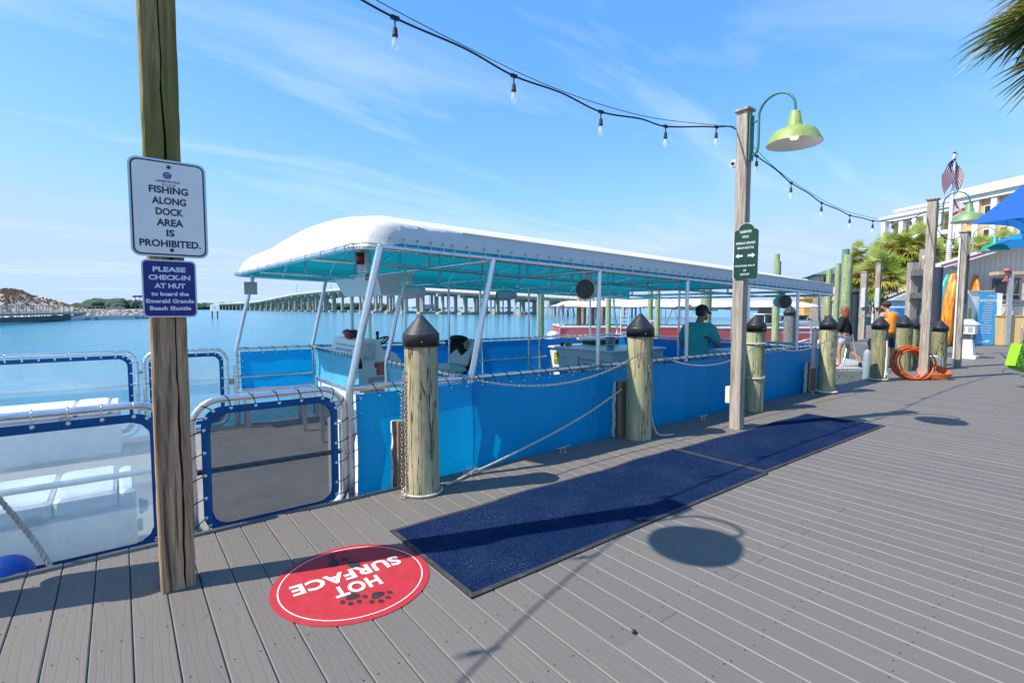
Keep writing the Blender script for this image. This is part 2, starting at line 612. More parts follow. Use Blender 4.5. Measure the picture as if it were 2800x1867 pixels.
# ------------------------------------------------------------------ material set
ALU = plain('aluminium', (.72, .73, .74), .28, .9, .06, 9, .08, 40, dirt=(.42, .40, .38), dirt_amt=.35)
STEEL = plain('galvanised_steel', (.42, .41, .39), .45, .85, .25, 30, .2, 80, dirt=(.20, .13, .08), dirt_amt=.5)
CHROME = plain('bright_steel', (.75, .76, .78), .18, 1.0, .04, 5)
WHITE = plain('white_gelcoat', (.74, .76, .76), .32, 0, .04, 4, coat=.2)
WHITE_PAINT = plain('white_paint', (.78, .78, .76), .5, 0, .05, 5, dirt=(.5, .48, .44), dirt_amt=.25)
GREY_PLASTIC = plain('grey_plastic', (.36, .37, .38), .5, 0, .08, 6)
BLACK_PLASTIC = plain('black_plastic', (.018, .018, .022), .42, 0, .3, 14, .1, 120, dirt=(.07, .07, .075), dirt_amt=.5)
CAP_GREY = plain('faded_cap_plastic', (.035, .033, .036), .45, 0, .3, 14, .12, 90, dirt=(.10, .095, .10), dirt_amt=.6)
BLACK_RUBBER = plain('black_rubber', (.03, .03, .031), .8, 0, .25, 20, .3, 150, dirt=(.16, .155, .15), dirt_amt=.5)
BLACK_CORD = plain('black_cord', (.012, .012, .014), .7, 0, .2, 20)
ROPE = plain('old_rope', (.52, .49, .43), .9, 0, .2, 30, .4, 200, dirt=(.22, .2, .17), dirt_amt=.6)
ROPE_DARK = plain('grey_rope', (.26, .25, .23), .9, 0, .25, 30, .4, 200)
ROPE_WHITE = plain('white_rope', (.72, .70, .64), .85, 0, .1, 30, .3, 200)
LAMP_GREEN = plain('lamp_green', (.25, .34, .09), .5, 0, .12, 12, dirt=(.42, .46, .25), dirt_amt=.5)
LAMP_TEAL = plain('lamp_teal', (.035, .17, .16), .45, 0, .12, 10, dirt=(.1, .22, .2), dirt_amt=.4)
LAMP_JADE = plain('lamp_jade', (.02, .27, .19), .4, 0, .1, 10)
ENAMEL = plain('lamp_enamel', (.72, .70, .68), .4, 0, .06, 14, dirt=(.5, .46, .42), dirt_amt=.4)
POST_GREY = wood('weathered_post', (.50, .435, .375), (.22, .18, .15), 'Z', 30, .75, .6)
POST_BROWN = wood('brown_post', (.56, .36, .21), (.18, .11, .06), 'Z', 26, .9, .75)
POST_MOSS = wood('mossy_post', (.40, .30, .12), (.14, .105, .04), 'Z', 26, .9, .75, green=(.16, .15, .035))
PILE_TAN = pile_wood('tan_piling', (.58, .47, .30), (.21, .15, .085), (.35, .37, .20), .6)
PILE_GREEN = pile_wood('green_piling', (.50, .46, .27), (.17, .16, .085), (.27, .36, .19), 1.0)
PILE_FAR = pile_wood('far_green_piling', (.42, .44, .23), (.20, .22, .11), (.25, .36, .19), 1.0, .6)
PILE_SHORE = pile_wood('shore_piling', (.36, .31, .18), (.085, .08, .04), (.16, .22, .12), 1.2)
TIMBER = wood('weathered_timber', (.40, .37, .33), (.20, .18, .155), 'X', 24, .6, .5, False)
TIMBER_WARM = wood('warm_timber', (.43, .31, .2), (.21, .14, .08), 'Z', 24, .5, .5, False)
PADDING = plain('white_padding', (.66, .65, .62), .8, 0, .06, 8, .3, 20, dirt=(.42, .40, .37), dirt_amt=.5)
TERMINAL = plain('screw', (.05, .045, .04), .5, .6, .3, 50)

def deck_material():
    m, nt, b = _new('composite_board')
    oi = nt.nodes.new('ShaderNodeObjectInfo')
    g1 = coords(nt, (3.2, .55, 1), True)
    w = nt.nodes.new('ShaderNodeTexWave')
    w.wave_type = 'BANDS'; w.bands_direction = 'X'
    w.inputs['Scale'].default_value = 3.0
    w.inputs['Distortion'].default_value = 13.0
    w.inputs['Detail'].default_value = 2.0
    w.inputs['Detail Scale'].default_value = .7
    w.inputs['Detail Roughness'].default_value = .45
    nt.links.new(g1, w.inputs['Vector'])
    line = ramp(nt, w.outputs['Fac'], [(.0, 1.0), (.16, 0.0)])
    big = noise(nt, coords(nt, (1, .35, 1)), 1.3, 6, .62, .3)
    speck = noise(nt, coords(nt, (1, .35, 1), True), 190, 3, .6)
    c = ramp(nt, oi.outputs['Random'], [(0, (0.152, 0.137, 0.119)), (.5, (0.162, 0.145, 0.125)), (1, (0.172, 0.153, 0.132))])
    c = mixc(nt, ramp(nt, big, [(.3, .32), (.62, 0.0)]), c, (0.121, 0.108, 0.099))
    c = mixc(nt, ramp(nt, noise(nt, coords(nt), 2.7, 9, .72, 1.0), [(.66, 0.0), (.78, .30)]), c, (0.196, 0.173, 0.153))
    c = mixc(nt, ramp(nt, noise(nt, coords(nt), 1.05, 9, .75, .6), [(.68, 0.0), (.76, .35)]), c, (.10, .08, .06))
    c = mixc(nt, ramp(nt, line, [(0, 0.0), (1, .13)]), c, (.07, .07, .07))
    c = mixc(nt, ramp(nt, speck, [(.38, .18), (.6, 0.0)]), c, (.09, .09, .09))
    nt.links.new(c, b.inputs['Base Color'])
    b.inputs['Roughness'].default_value = .62
    b.inputs['Specular IOR Level'].default_value = .35
    h = nt.nodes.new('ShaderNodeMath'); h.operation = 'MULTIPLY_ADD'; h.inputs[1].default_value = -.8
    nt.links.new(line, h.inputs[0]); nt.links.new(speck, h.inputs[2])
    bump(nt, b, h.outputs[0], .25, .003)
    return m
DECK = deck_material()
DECK_EDGE = plain('board_edge_sunlit', (.155, .15, .145), .6, 0, .12, 6, .1, 60)  # sun caught by the board chamfers, put into their edge colour
DECK_UNDER = plain('deck_underside', (.03, .03, .032), .9)
FASCIA = wood('dock_fascia', (.2, .19, .18), (.08, .075, .07), 'X', 20, .5, .5, False)

def water_material():
    m, nt, b = _new('harbour_water')
    vec = coords(nt)
    big = noise(nt, coords(nt, (1, .45, 1), rot=(0, 0, R(20))), .018, 5, .55, .4)
    c = ramp(nt, big, [(.34, (.004, .19, .30)), (.5, (.005, .225, .35)), (.68, (.010, .30, .40))])
    nt.links.new(c, b.inputs['Base Color'])
    b.inputs['Roughness'].default_value = .13
    b.inputs['IOR'].default_value = 1.33
    a1 = noise(nt, coords(nt, (1, .5, 1), rot=(0, 0, R(52))), 1.5, 6, .6, .5)
    a2 = noise(nt, coords(nt, (1, .38, 1), rot=(0, 0, R(38))), .33, 4, .55, .3)
    a3 = noise(nt, vec, 6.0, 3, .5)
    s1 = nt.nodes.new('ShaderNodeMath'); s1.operation = 'MULTIPLY_ADD'; s1.inputs[1].default_value = 2.4
    nt.links.new(a2, s1.inputs[0]); nt.links.new(a1, s1.inputs[2])
    s2 = nt.nodes.new('ShaderNodeMath'); s2.operation = 'MULTIPLY_ADD'; s2.inputs[1].default_value = .12
    nt.links.new(a3, s2.inputs[0]); nt.links.new(s1.outputs[0], s2.inputs[2])
    bump(nt, b, s2.outputs[0], .85, .20)
    return m
WATER_Z = -0.9
SEA = water_material()

def mat_material():
    m, nt, b = _new('blue_carpet')
    vec = coords(nt)
    f = noise(nt, vec, 130, 4, .75)
    sp = noise(nt, vec, 170, 2, .8)
    wear = noise(nt, coords(nt, (1, 1, 1)), 1.9, 8, .7, .5)
    c = ramp(nt, f, [(.32, (.003, .008, .030)), (.55, (.008, .024, .076)), (.74, (.024, .060, .145))])
    dust = ramp(nt, sp, [(.58, 0.0), (.70, .9)])
    dusty = ramp(nt, wear, [(.42, .18), (.64, .95)])
    c = mixc(nt, mixc(nt, 1.0, dust, dusty, 'MULTIPLY'), c, (.24, .29, .36))
    nt.links.new(c, b.inputs['Base Color'])
    b.inputs['Roughness'].default_value = .95
    b.inputs['Specular IOR Level'].default_value = .0
    bump(nt, b, f, .9, .01)
    return m
CARPET = mat_material()

# ------------------------------------------------------------------ ground, water, dock
w = MB()
w.add([(-3500, -3500, WATER_Z), (3500, -3500, WATER_Z), (3500, 3500, WATER_Z), (-3500, 3500, WATER_Z)], [(0, 1, 2, 3)])
setting('water', w, SEA)

PLAZA_MAT = plain('plaza_concrete', (.15, .145, .14), .75, 0, .08, 1.2, .15, 30, dirt=(.10, .098, .096), dirt_amt=.5)
shore = [(14.6, 3.66), (17.2, 3.75), (19.6, 4.35), (22, 6.3), (26, 9.4), (31, 12.0), (45, 18.5), (75, 29), (160, 62), (600, 200), (600, -300), (14.6, -300)]
g = MB()
g.prism(shore, (0, 0, -.025), (1, 0, 0), (0, 1, 0), 1.6)
setting('pavement', g, PLAZA_MAT)

dock = link('dock', None)
dock['kind'] = 'structure'
EDGE = 3.645
PITCH_X, BOARD_W = 0.1432, 0.1392
sub = MB()
sub.bbox((-4, -300, -.30), (14.6, EDGE - .06, -.034))
part('joist_bed', sub, DECK_UNDER, dock)
fas = MB()
fas.bbox((-4, EDGE - .055, -.33), (14.55, EDGE - .012, -.034))
part('fascia', fas, FASCIA, dock)
# bearing piles of the dock edge stand further under; boards follow
def board_mesh(y0, y1):
    b = MB()
    h, e = BOARD_W / 2, .0042
    prof = [(-h, -.03), (-h, -e), (-h + e, 0), (h - e, 0), (h, -e), (h, -.03)]
    a = [V((x, y0, z)) for x, z in prof]; c = [V((x, y1, z)) for x, z in prof]
    f = [(i, i + 1, 7 + i, 6 + i) for i in range(5)]
    f += [(0, 1, 2, 3, 4, 5)[::-1], (6, 7, 8, 9, 10, 11)]
    b.add(a + c, [q[::-1] if len(q) == 4 else q for q in f])
    b.m[1] = b.m[3] = 1
    me = b.mesh('board')
    me.materials.append(DECK); me.materials.append(DECK_EDGE)
    return me
JA, JB = 1.318, -1.12
outer = [board_mesh(JA + .0006, EDGE), board_mesh(JB + .0006, EDGE)]
inner = [board_mesh(-7.0, JA - .0006), board_mesh(-7.0, JB - .0006)]
full = board_mesh(-9.0, EDGE)
X0 = 0.0655 - PITCH_X * 13          # a board centre; the post notch falls on one joint
n_rows = 0
x = X0
while x < 26.6:
    k = n_rows % 2
    if x < 12.6:
        for me in (outer[k], inner[k]):
            o = link('board', me, dock)
            o.location = (x, 0, rnd.uniform(-.0012, .0012))
            o.rotation_euler = (0, rnd.uniform(-.003, .003), 0)
    else:
        o = link('board', full, dock)
        o.location = (x, 0, rnd.uniform(-.001, .001))
    x += PITCH_X
    n_rows += 1
# screws in pairs along the joists
sc = MB()
for i in range(-3, 100):
    bx = X0 + PITCH_X * (i + 3)
    if bx > 11: break
    for j in range(-9, 9):
        yj = 3.42 - .405 * (8 - j)
        if bx > 7 and (yj < -1.5): continue
        for s_ in (-1, 1):
            if rnd.random() < .08: continue
            sc.disc((bx + s_ * .042 + rnd.uniform(-.012, .012), yj + rnd.uniform(-.02, .02), .0026), .0034, seg=6)
part('screw', sc, TERMINAL, dock, kind='stuff')

# small dark pebble lying on the boards
p_ = on_z(1300 + 1455 / 3.357, 1400 + 1092 / 3.357, 0.008)
solid('pebble', MB().ball(p_, .011, 10, 7, scale=(1.15, .9, .75)), BLACK_PLASTIC, (p_.x, p_.y, 0), 'tiny dark round pebble lying alone on the grey dock boards', 'pebble')

# ------------------------------------------------------------------ door mats on the dock
def floor_mat(x0, x1, y0, y1, z, skew, label):
    t = thing('floor_mat', ((x0 + x1) / 2, (y0 + y1) / 2, 0), label, 'mat', 'blue mats laid end to end')
    nx, ny = 60, 12
    r2 = random.Random(int(x0 * 100))
    b = .028
    ph = [r2.uniform(0, 6.28) for _ in range(4)]
    def edge(u):
        return .012 * math.sin(u * 4.3 + ph[0]) + .006 * math.sin(u * 9.3 + ph[1])
    rows = []
    for j in range(ny + 1):
        row = []
        for i in range(nx + 1):
            u, v_ = i / nx, j / ny
            xx = x0 + b + (x1 - x0 - 2 * b) * u
            yy = y0 + b + (y1 - y0 - 2 * b) * v_ + skew * u + edge(xx) * (v_ if v_ > .5 else v_)
            zz = z + .009 + .0012 * math.sin(xx * 7 + ph[2]) * math.sin(yy * 9 + ph[3])
            row.append((xx, yy, zz))
        rows.append(row)
    mb = MB().sheet(rows, smooth=True)
    part('carpet', mb, CARPET, t)
    br = MB()
    ring_in = [rows[0][i] for i in range(nx + 1)] + [rows[j][nx] for j in range(1, ny + 1)] + [rows[ny][i] for i in range(nx - 1, -1, -1)] + [rows[j][0] for j in range(ny - 1, 0, -1)]
    cx, cy = (x0 + x1) / 2, (y0 + y1) / 2
    def out(p):
        xx, yy, zz = p
        dx = -b if abs(xx - (x0 + b)) < .003 else (b if abs(xx - (x1 - b)) < .003 else 0)
        u = (xx - x0 - b) / (x1 - x0 - 2 * b)
        ylo, yhi = y0 + b + skew * u, y1 - b + skew * u + edge(xx)
        dy = -b if abs(yy - ylo) < .004 else (b if abs(yy - yhi) < .004 else 0)
        return xx + dx, yy + dy
    n = len(ring_in)
    va = [V(p) for p in ring_in]
    vb = [V((*out(p), z + .007)) for p in ring_in]
    vc = [V((q.x, q.y, z + .0005)) for q in vb]
    br.add(va + vb + vc, [(n + i, n + (i + 1) % n, (i + 1) % n, i) for i in range(n)] + [(2 * n + i, 2 * n + (i + 1) % n, n + (i + 1) % n, n + i) for i in range(n)], 0, False)
    part('rubber_border', br, BLACK_RUBBER, t)
    return t
floor_mat(1.29, 4.31, 1.985, 2.925, .002, .02, 'dusty blue mat with black rubber edge, touching the red round sticker')
floor_mat(4.315, 7.19, 2.03, 2.915, .0025, -.03, 'blue mat whose edge meets the foot of the lamp post with the green sign')

# ------------------------------------------------------------------ red floor sticker
STICK_RED = plain('sticker_red', (.42, .020, .028), .6, 0, .06, 18, .25, 160, dirt=(.46, .06, .06), dirt_amt=.5)
STICK_WHITE = plain('sticker_white', (.74, .62, .60), .6, 0, .05, 18)
STICK_BLACK = plain('sticker_black', (.03, .02, .02), .6, 0, .2, 18)
SC = V((.903, 2.508, 0))
t = thing('floor_sticker', SC, 'round red sticker reading HOT SURFACE stuck on the dock boards', 'sticker')
def arc_ring(mb, c, r0, r1, z, mi=0, n=72):
    v_ = []
    for k in range(n):
        a = 2 * math.pi * k / n
        v_ += [V((c.x + r0 * math.cos(a), c.y + r0 * math.sin(a), z)), V((c.x + r1 * math.cos(a), c.y + r1 * math.sin(a), z))]
    mb.add(v_, [(2 * k, 2 * k + 1, (2 * k + 3) % (2 * n), (2 * k + 2) % (2 * n)) for k in range(n)], mi)
part('disc', MB().lathe(SC, [(.39, .0005), (.39, .0032), (.0005, .0034)], 72, smooth=False), STICK_RED, t)
rg = MB(); arc_ring(rg, SC, .350, .3565, .0052)
part('ring', rg, STICK_WHITE, t)
sux, suy = V((-1, .035, 0)), V((-.035, -1, 0))
tx = MB()
letter(tx, 'SURFACE', V((.900, 2.562, .0056)), sux, suy, .565, .105, bold=.035, spacing=1.06)
letter(tx, 'HOT', V((.896, 2.425, .0056)), sux, suy, .235, .105, bold=.035, spacing=1.06)
part('lettering', tx, STICK_WHITE, t)
def oval(mb, c, a, b, ang, z, n=18, egg=0.0):
    v_ = []
    for k in range(n):
        p = 2 * math.pi * k / n
        u, w_ = a * math.cos(p), b * math.sin(p) * (1 + egg * math.cos(p))
        v_.append(V((c[0] + u * math.cos(ang) - w_ * math.sin(ang), c[1] + u * math.sin(ang) + w_ * math.cos(ang), z)))
    mb.add(v_, [tuple(range(n))])
for cx_, cy_, tilt in ((.845, 2.352, -1.75), (.945, 2.292, -1.35)):
    q = MB()
    oval(q, (cx_, cy_), .028, .034, tilt, .0049, egg=.35)
    d = V((math.cos(tilt), math.sin(tilt), 0)); sd = V((-d.y, d.x, 0))
    for k, (al, sp) in enumerate(((.028, -.052), (.058, -.020), (.058, .020), (.028, .052))):
        p = V((cx_, cy_, 0)) + d * al + sd * sp
        oval(q, (p.x, p.y), .017, .0125, tilt + sp * 4, .0049)
    part('paw_print', q, STICK_BLACK, t)
for (ax, ay), (bx, by) in (((.880, 2.735), (.897, 2.812)), ((.960, 2.655), (.942, 2.735))):
    q = MB()
    an = math.atan2(ay - by, ax - bx)
    oval(q, (ax, ay), .046, .027, an, .0049, egg=.3)
    oval(q, (bx, by), .022, .020, an, .0049)
    part('shoe_print', q, STICK_BLACK, t)

# ------------------------------------------------------------------ timber posts
def post_shape(cx, cy, wx, wy, z0, z1, crack=None, seed=0, split=None, lean=(0, 0)):
    """square sawn post; crack = (offset across the -Y face, width, depth) cut as a wandering groove"""
    r_ = random.Random(seed)
    mb = MB()
    e = .007
    nz = max(6, int((z1 - z0) / .07))
    rings = []
    wob = 0.0
    for i in range(nz + 1):
        z = z0 + (z1 - z0) * i / nz
        dx, dy = lean[0] * (z - z0), lean[1] * (z - z0)
        hx, hy = wx / 2, wy / 2
        p = [(-hx, hy - e), (-hx, -hy + e), (-hx + e, -hy)]
        if crack:
            wob = wob * .85 + r_.uniform(-.0035, .0035)
            co = crack[0] + wob + .010 * math.sin(z * 1.3 + 1)
            cw = crack[1] * (0.35 + .65 * abs(math.sin(z * 2.1 + .6))) * (1 if i % 7 else .5)
            p += [(co - cw / 2, -hy), (co - cw * .1, -hy + crack[2]), (co + cw * .15, -hy + crack[2]), (co + cw / 2, -hy - .001)]
        p += [(hx - e, -hy), (hx, -hy + e), (hx, hy - e), (hx - e, hy), (-hx + e, hy)]
        j = lambda: r_.uniform(-.0012, .0012)
        rings.append([V((cx + dx + a + j(), cy + dy + b + j(), z)) for a, b in p])
    k = len(rings[0])
    for i in range(nz):
        mi = 0 if split is None or (rings[i][0].z + rings[i + 1][0].z) / 2 < split else 1
        mb.add(rings[i] + rings[i + 1], [(q, (q + 1) % k, k + (q + 1) % k, k + q) for q in range(k)], mi)
    mb.add(rings[-1], [tuple(range(k))], 0 if split is None else 1)
    return mb

P1 = V((.184, 3.012, 0))
t = thing('timber_post', P1, 'tall split brown timber post carrying the white and the blue sign', 'post', 'lamp posts along the dock')
part('shaft', post_shape(P1.x, P1.y, .146, .142, 0.0, 3.62, (.022, .013, .05), 3, 1.6, (.004, 0)), [POST_BROWN, POST_MOSS], t)
def post_cap(parent, cx, cy, z, w, mat):
    mb = MB()
    mb.box((cx, cy, z + .012), (w + .05, w + .05, .024))
    mb.add([(cx - w / 2 - .015, cy - w / 2 - .015, z + .024), (cx + w / 2 + .015, cy - w / 2 - .015, z + .024), (cx + w / 2 + .015, cy + w / 2 + .015, z + .024), (cx - w / 2 - .015, cy + w / 2 + .015, z + .024), (cx, cy, z + .06)],
           [(0, 1, 4), (1, 2, 4), (2, 3, 4), (3, 0, 4)])
    return part('post_cap', mb, mat, parent)
post_cap(t, P1.x + .014, P1.y, 3.62, .15, POST_GREY)

P2 = V((5.663, 3.022, 0))
t2 = thing('timber_post', P2, 'weathered grey timber post behind the blue mat with the green sign on it', 'post', 'lamp posts along the dock')
part('shaft', post_shape(P2.x, P2.y, .113, .128, 0.0, 3.60, None, 5, None, (-.004, .002)), POST_GREY, t2)
post_cap(t2, P2.x - .014, P2.y + .007, 3.60, .12, POST_GREY)
P3 = V((12.575, 2.905, 0))
t3 = thing('timber_post', P3, 'grey timber post standing in the coil of orange hose', 'post', 'lamp posts along the dock')
part('shaft', post_shape(P3.x, P3.y, .14, .15, 0.0, 3.50, None, 8), POST_GREY, t3)
post_cap(t3, P3.x, P3.y, 3.50, .145, POST_GREY)
P4 = V((15.9, 3.05, 0))
t4 = thing('timber_post', P4, 'grey timber post beside the white power pedestal', 'post', 'lamp posts along the dock')
part('shaft', post_shape(P4.x, P4.y, .15, .15, 0.0, 3.20, None, 9), POST_GREY, t4)
post_cap(t4, P4.x, P4.y, 3.20, .15, POST_GREY)
mb = MB().bbox((15.99, 2.99, 0), (16.03, 3.05, 1.35)).bbox((15.985, 2.95, 1.5), (16.02, 3.09, 2.75))
part('side_plank', mb, POST_GREY, t4)
part('conduit', MB().cyl((15.80, 3.10, 0), (15.80, 3.10, 3.1), .018, seg=8), WHITE_PAINT, t4)

# ------------------------------------------------------------------ gooseneck lamps
BULB_LIT = bpy.data.materials.new('lit_bulb'); BULB_LIT.use_nodes = True
_b = BULB_LIT.node_tree.nodes['Principled BSDF']
_b.inputs['Base Color'].default_value = (.9, .88, .78, 1)
_b.inputs['Emission Color'].default_value = (1.0, .93, .70, 1)
_b.inputs['Emission Strength'].default_value = 1.1
def lamp(px, py, pface, ztop, shade_mat, arm_mat, label, rz=0):
    """lamp on the -Y face of a post; pface is that face's Y"""
    root = thing('gooseneck_lamp', (px, pface, ztop - .5), label, 'lamp', 'gooseneck lamps on the dock posts')
    part('bracket', MB().bbox((px - .045, pface - .012, ztop - .55), (px + .045, pface - .001, ztop - .06)), arm_mat, root)
    y0 = pface - .085
    pts = [(px, pface - .01, ztop - .51), (px, y0 + .035, ztop - .49), (px, y0, ztop - .42), (px, y0, ztop - .10)]
    cy, cz, rr = y0 - .19, ztop - .10, .19
    for k in range(1, 11):
        a = math.pi * k / 10
        pts.append((px, cy + rr * math.cos(a), cz + rr * math.sin(a)))
    pts.append((px, cy - rr, ztop - .15))
    arm = MB().tube(bezier(pts, 4), .0135, 10)
    arm.cyl((px, pface - .01, ztop - .15), (px, y0, ztop - .13), .011, seg=8)
    part('arm', arm, arm_mat, root)
    c = (px, cy - rr, ztop - .15)
    prof = [(.016, .005), (.042, 0), (.050, -.02), (.050, -.045), (.057, -.05), (.057, -.085), (.064, -.09), (.066, -.125), (.078, -.15), (.088, -.172), (.165, -.192), (.205, -.215), (.226, -.255), (.262, -.325), (.265, -.335)]
    part('shade', MB().lathe(c, prof, 40), shade_mat, root)
    inner = [(.263, -.334), (.258, -.322), (.222, -.258), (.200, -.222), (.16, -.20), (.03, -.185)]
    part('shade_lining', MB().lathe(c, inner, 40), ENAMEL, root)
    part('bulb', MB().lathe(c, [(.028, -.19), (.042, -.20), (.042, -.265), (.034, -.285), (.001, -.292)], 20), BULB_LIT, root)
    return root
lamp(P1.x + .012, 0, P1.y - .071, 3.62, LAMP_GREEN, LAMP_TEAL, 'lamp on top of the split brown timber post with the white sign')
lamp(P2.x - .012, 0, P2.y - .070, 3.60, LAMP_GREEN, LAMP_TEAL, 'lime green lamp shade with a lit bulb on a teal gooseneck arm')
lamp(P3.x, 0, P3.y - .076, 3.50, plain('lamp_faded', (.17, .30, .15), .5, 0, .2, 9, dirt=(.36, .38, .25), dirt_amt=.7), LAMP_TEAL, 'faded green lamp shade in front of the flagpole')
lamp(P4.x, 0, P4.y - .076, 3.20, LAMP_JADE, GREY_PLASTIC, 'jade green lamp shade below the blue umbrella')

# ------------------------------------------------------------------ signs on the posts
SIGN_WHITE = plain('sign_white', (.88, .81, .75), .4, 0, .03, 7, dirt=(.7, .67, .64), dirt_amt=.25)
SIGN_RIM = plain('sign_rim', (.62, .66, .69), .35, .3, .04, 9)
SIGN_NAVY = plain('sign_navy', (.006, .012, .175), .35, 0, .12, 9, dirt=(.02, .02, .09), dirt_amt=.4)
INK = plain('sign_ink', (.018, .022, .042), .5, 0, .15, 30)
INK_BLUE = plain('emblem_blue', (.03, .05, .30), .5)
INK_RED = plain('emblem_red', (.5, .03, .04), .5)
LETTER_WHITE = plain('letter_white', (.74, .74, .77), .45, 0, .03, 20)
RUST = plain('rusty_bolt', (.14, .075, .04), .6, .5, .4, 60)
UX, UZ = V((1, 0, 0)), V((0, 0, 1))
c = V((.209, 2.922, 1.866))
t = thing('sign', c, 'white metal sign reading FISHING ALONG DOCK AREA IS PROHIBITED', 'sign')
part('plate', MB().prism(rrect(.307, .452, .036), c, UX, UZ, .003), [SIGN_RIM], t)
part('face', MB().prism(rrect(.290, .435, .030), c + V((0, -.0012, 0)), UX, UZ, .001), [INK], t)
part('panel', MB().prism(rrect(.277, .422, .026), c + V((0, -.0024, 0)), UX, UZ, .001), [SIGN_WHITE], t)
tx = MB()
def row(mb, s_, fy, w, h, cx=c, H=.452, W=.307, bold=.03, lift=.0034, dx=0):
    letter(mb, s_, cx + V((dx, 0, H / 2 - fy * H)), UX, UZ, w * W, h * H, bold=bold, lift=lift)
row(tx, 'FISHING', .31, .50, .074); row(tx, 'ALONG', .422, .44, .074); row(tx, 'DOCK', .533, .355, .074)
row(tx, 'AREA', .645, .345, .074); row(tx, 'IS', .752, .105, .072); row(tx, 'PROHIBITED.', .862, .79, .074)
part('lettering', tx, INK, t)
tx = MB()
row(tx, 'HARBORWALK', .222, .315, .024, bold=.015); row(tx, 'VILLAGE', .256, .19, .02, bold=.005)
part('small_lettering', tx, INK, t)
em = MB()
cc = c + V((-.004, -.0034, .452 / 2 - .158 * .452))
em.add([cc + V((.017 * math.cos(a), 0, .0145 * math.sin(a))) for a in [2 * math.pi * k / 20 for k in range(20)]], [tuple(range(20))], 0)
for k, dx in enumerate((-.008, -.003, .003, .008)):
    em.add([cc + V((dx - .0012, -.0006, -.010)), cc + V((dx + .0012, -.0006, -.010)), cc + V((dx + .0012, -.0006, -.003)), cc + V((dx - .0012, -.0006, -.003))], [(0, 1, 2, 3)], 1 if k % 2 else 2)
em.add([cc + V((-.013, -.0006, .003)), cc + V((.013, -.0006, .003)), cc + V((.010, -.0006, .0055)), cc + V((-.010, -.0006, .0055))], [(0, 1, 2, 3)], 2)
em.add([cc + V((-.017, 0, -.0155)), cc + V((.017, 0, -.0155)), cc + V((.014, 0, -.0135)), cc + V((-.014, 0, -.0135))], [(0, 1, 2, 3)], 0)
part('emblem', em, [INK_BLUE, INK_RED, LETTER_WHITE], t)
for fz in (.072, .928):
    part('bolt', MB().lathe(c + V((.003, -.0024, .226 - fz * .452)), [(.0085, 0), (.0085, .003), (.005, .007), (.0005, .007)], 14, axis=(0, -1, 0)), RUST, t)

c2 = V((.1985, 2.924, 1.490))
t = thing('sign', c2, 'blue metal sign reading PLEASE CHECK-IN AT HUT', 'sign')
part('plate', MB().prism(rrect(.218, .272, .022), c2, UX, UZ, .003), [SIGN_RIM], t)
part('face', MB().prism(rrect(.204, .258, .017), c2 + V((0, -.0012, 0)), UX, UZ, .001), [INK], t)
part('panel', MB().prism(rrect(.199, .253, .015), c2 + V((0, -.0022, 0)), UX, UZ, .001), [SIGN_NAVY], t)
tx = MB()
for s_, fy, w_, h_ in (('PLEASE', .165, .60, .088), ('CHECK-IN', .305, .76, .088), ('AT HUT', .450, .565, .088), ('to board the', .59, .69, .072), ('Emerald Grande', .715, .88, .072), ('Beach Shuttle', .84, .755, .072)):
    row(tx, s_, fy, w_, h_, c2, .272, .218, .04, .0032)
part('lettering', tx, LETTER_WHITE, t)
for fz in (.05, .945):
    part('bolt', MB().lathe(c2 + V((.003, -.0022, .136 - fz * .272)), [(.0055, 0), (.0055, .002), (.003, .004), (.0005, .004)], 12, axis=(0, -1, 0)), RUST, t)

SIGN_GREEN = plain('sign_green', (.006, .045, .028), .35, 0, .1, 8)
gx, gy0, gy1, gz0, gz1 = 5.583, 3.072, 2.805, 1.735, 2.35
c3 = V((gx, (gy0 + gy1) / 2, gz0))
NY = V((0, -1, 0))
t = thing('sign', c3, 'arched dark green sign reading RESERVED DOCK', 'sign')
def arch_poly(w, h, sh, inset):
    w2 = w / 2 - inset
    aw = w * .33 - inset * .5
    p = [(-w2 + .02, inset), (w2 - .02, inset), (w2, inset + .02), (w2, sh - inset - .015), (w2 - .015, sh - inset), (aw, sh - inset)]
    for k in range(9):
        a = math.pi * k / 8
        p.append((aw * math.cos(a) * .98, sh - inset + (h - sh) * math.sin(a)))
    p += [(-aw, sh - inset), (-w2 + .015, sh - inset), (-w2, sh - inset - .015), (-w2, inset + .02)]
    return p
part('board', MB().prism(arch_poly(.267, .615, .545, 0), c3, NY, UZ, .014), [SIGN_GREEN, WHITE_PAINT], t)
part('rim', MB().prism(arch_poly(.285, .625, .552, 0), c3 + V((.0145, .006, -.004)), NY, UZ, .006), [WHITE_PAINT], t)
tx = MB()
for s_, y_, w_, h_ in (('RESERVED', 1143, .50, .028), ('DOCK', 1178, .28, .028), ('EMERALD GRANDE', 1222, .82, .026), ('BEACH SHUTTLE', 1255, .70, .026), ('NO DOCKING, PICK-UP', 1381, .86, .024), ('OR', 1412, .12, .024), ('DROP OFF', 1440, .38, .024)):
    letter(tx, s_, V((gx, c3.y, gz1 - (y_ - 1085) / 385 * .615)), NY, UZ, w_ * .267, h_, bold=.012, lift=.002)
zc = gz1 - (1310 - 1085) / 385 * .615
for s_ in (-1, 1):
    ar = [(.012, -.011), (.06, -.011), (.06, -.026), (.095, 0), (.06, .026), (.06, .011), (.012, .011)]
    ar = [(a + .018, b) for a, b in ar]
    if s_ < 0: ar = [(-a, b) for a, b in ar][::-1]
    tx.add([V((gx, c3.y, zc)) + NY * a + UZ * b + V((-.002, 0, 0)) for a, b in ar], [tuple(range(7))])
part('lettering', tx, LETTER_WHITE, t)

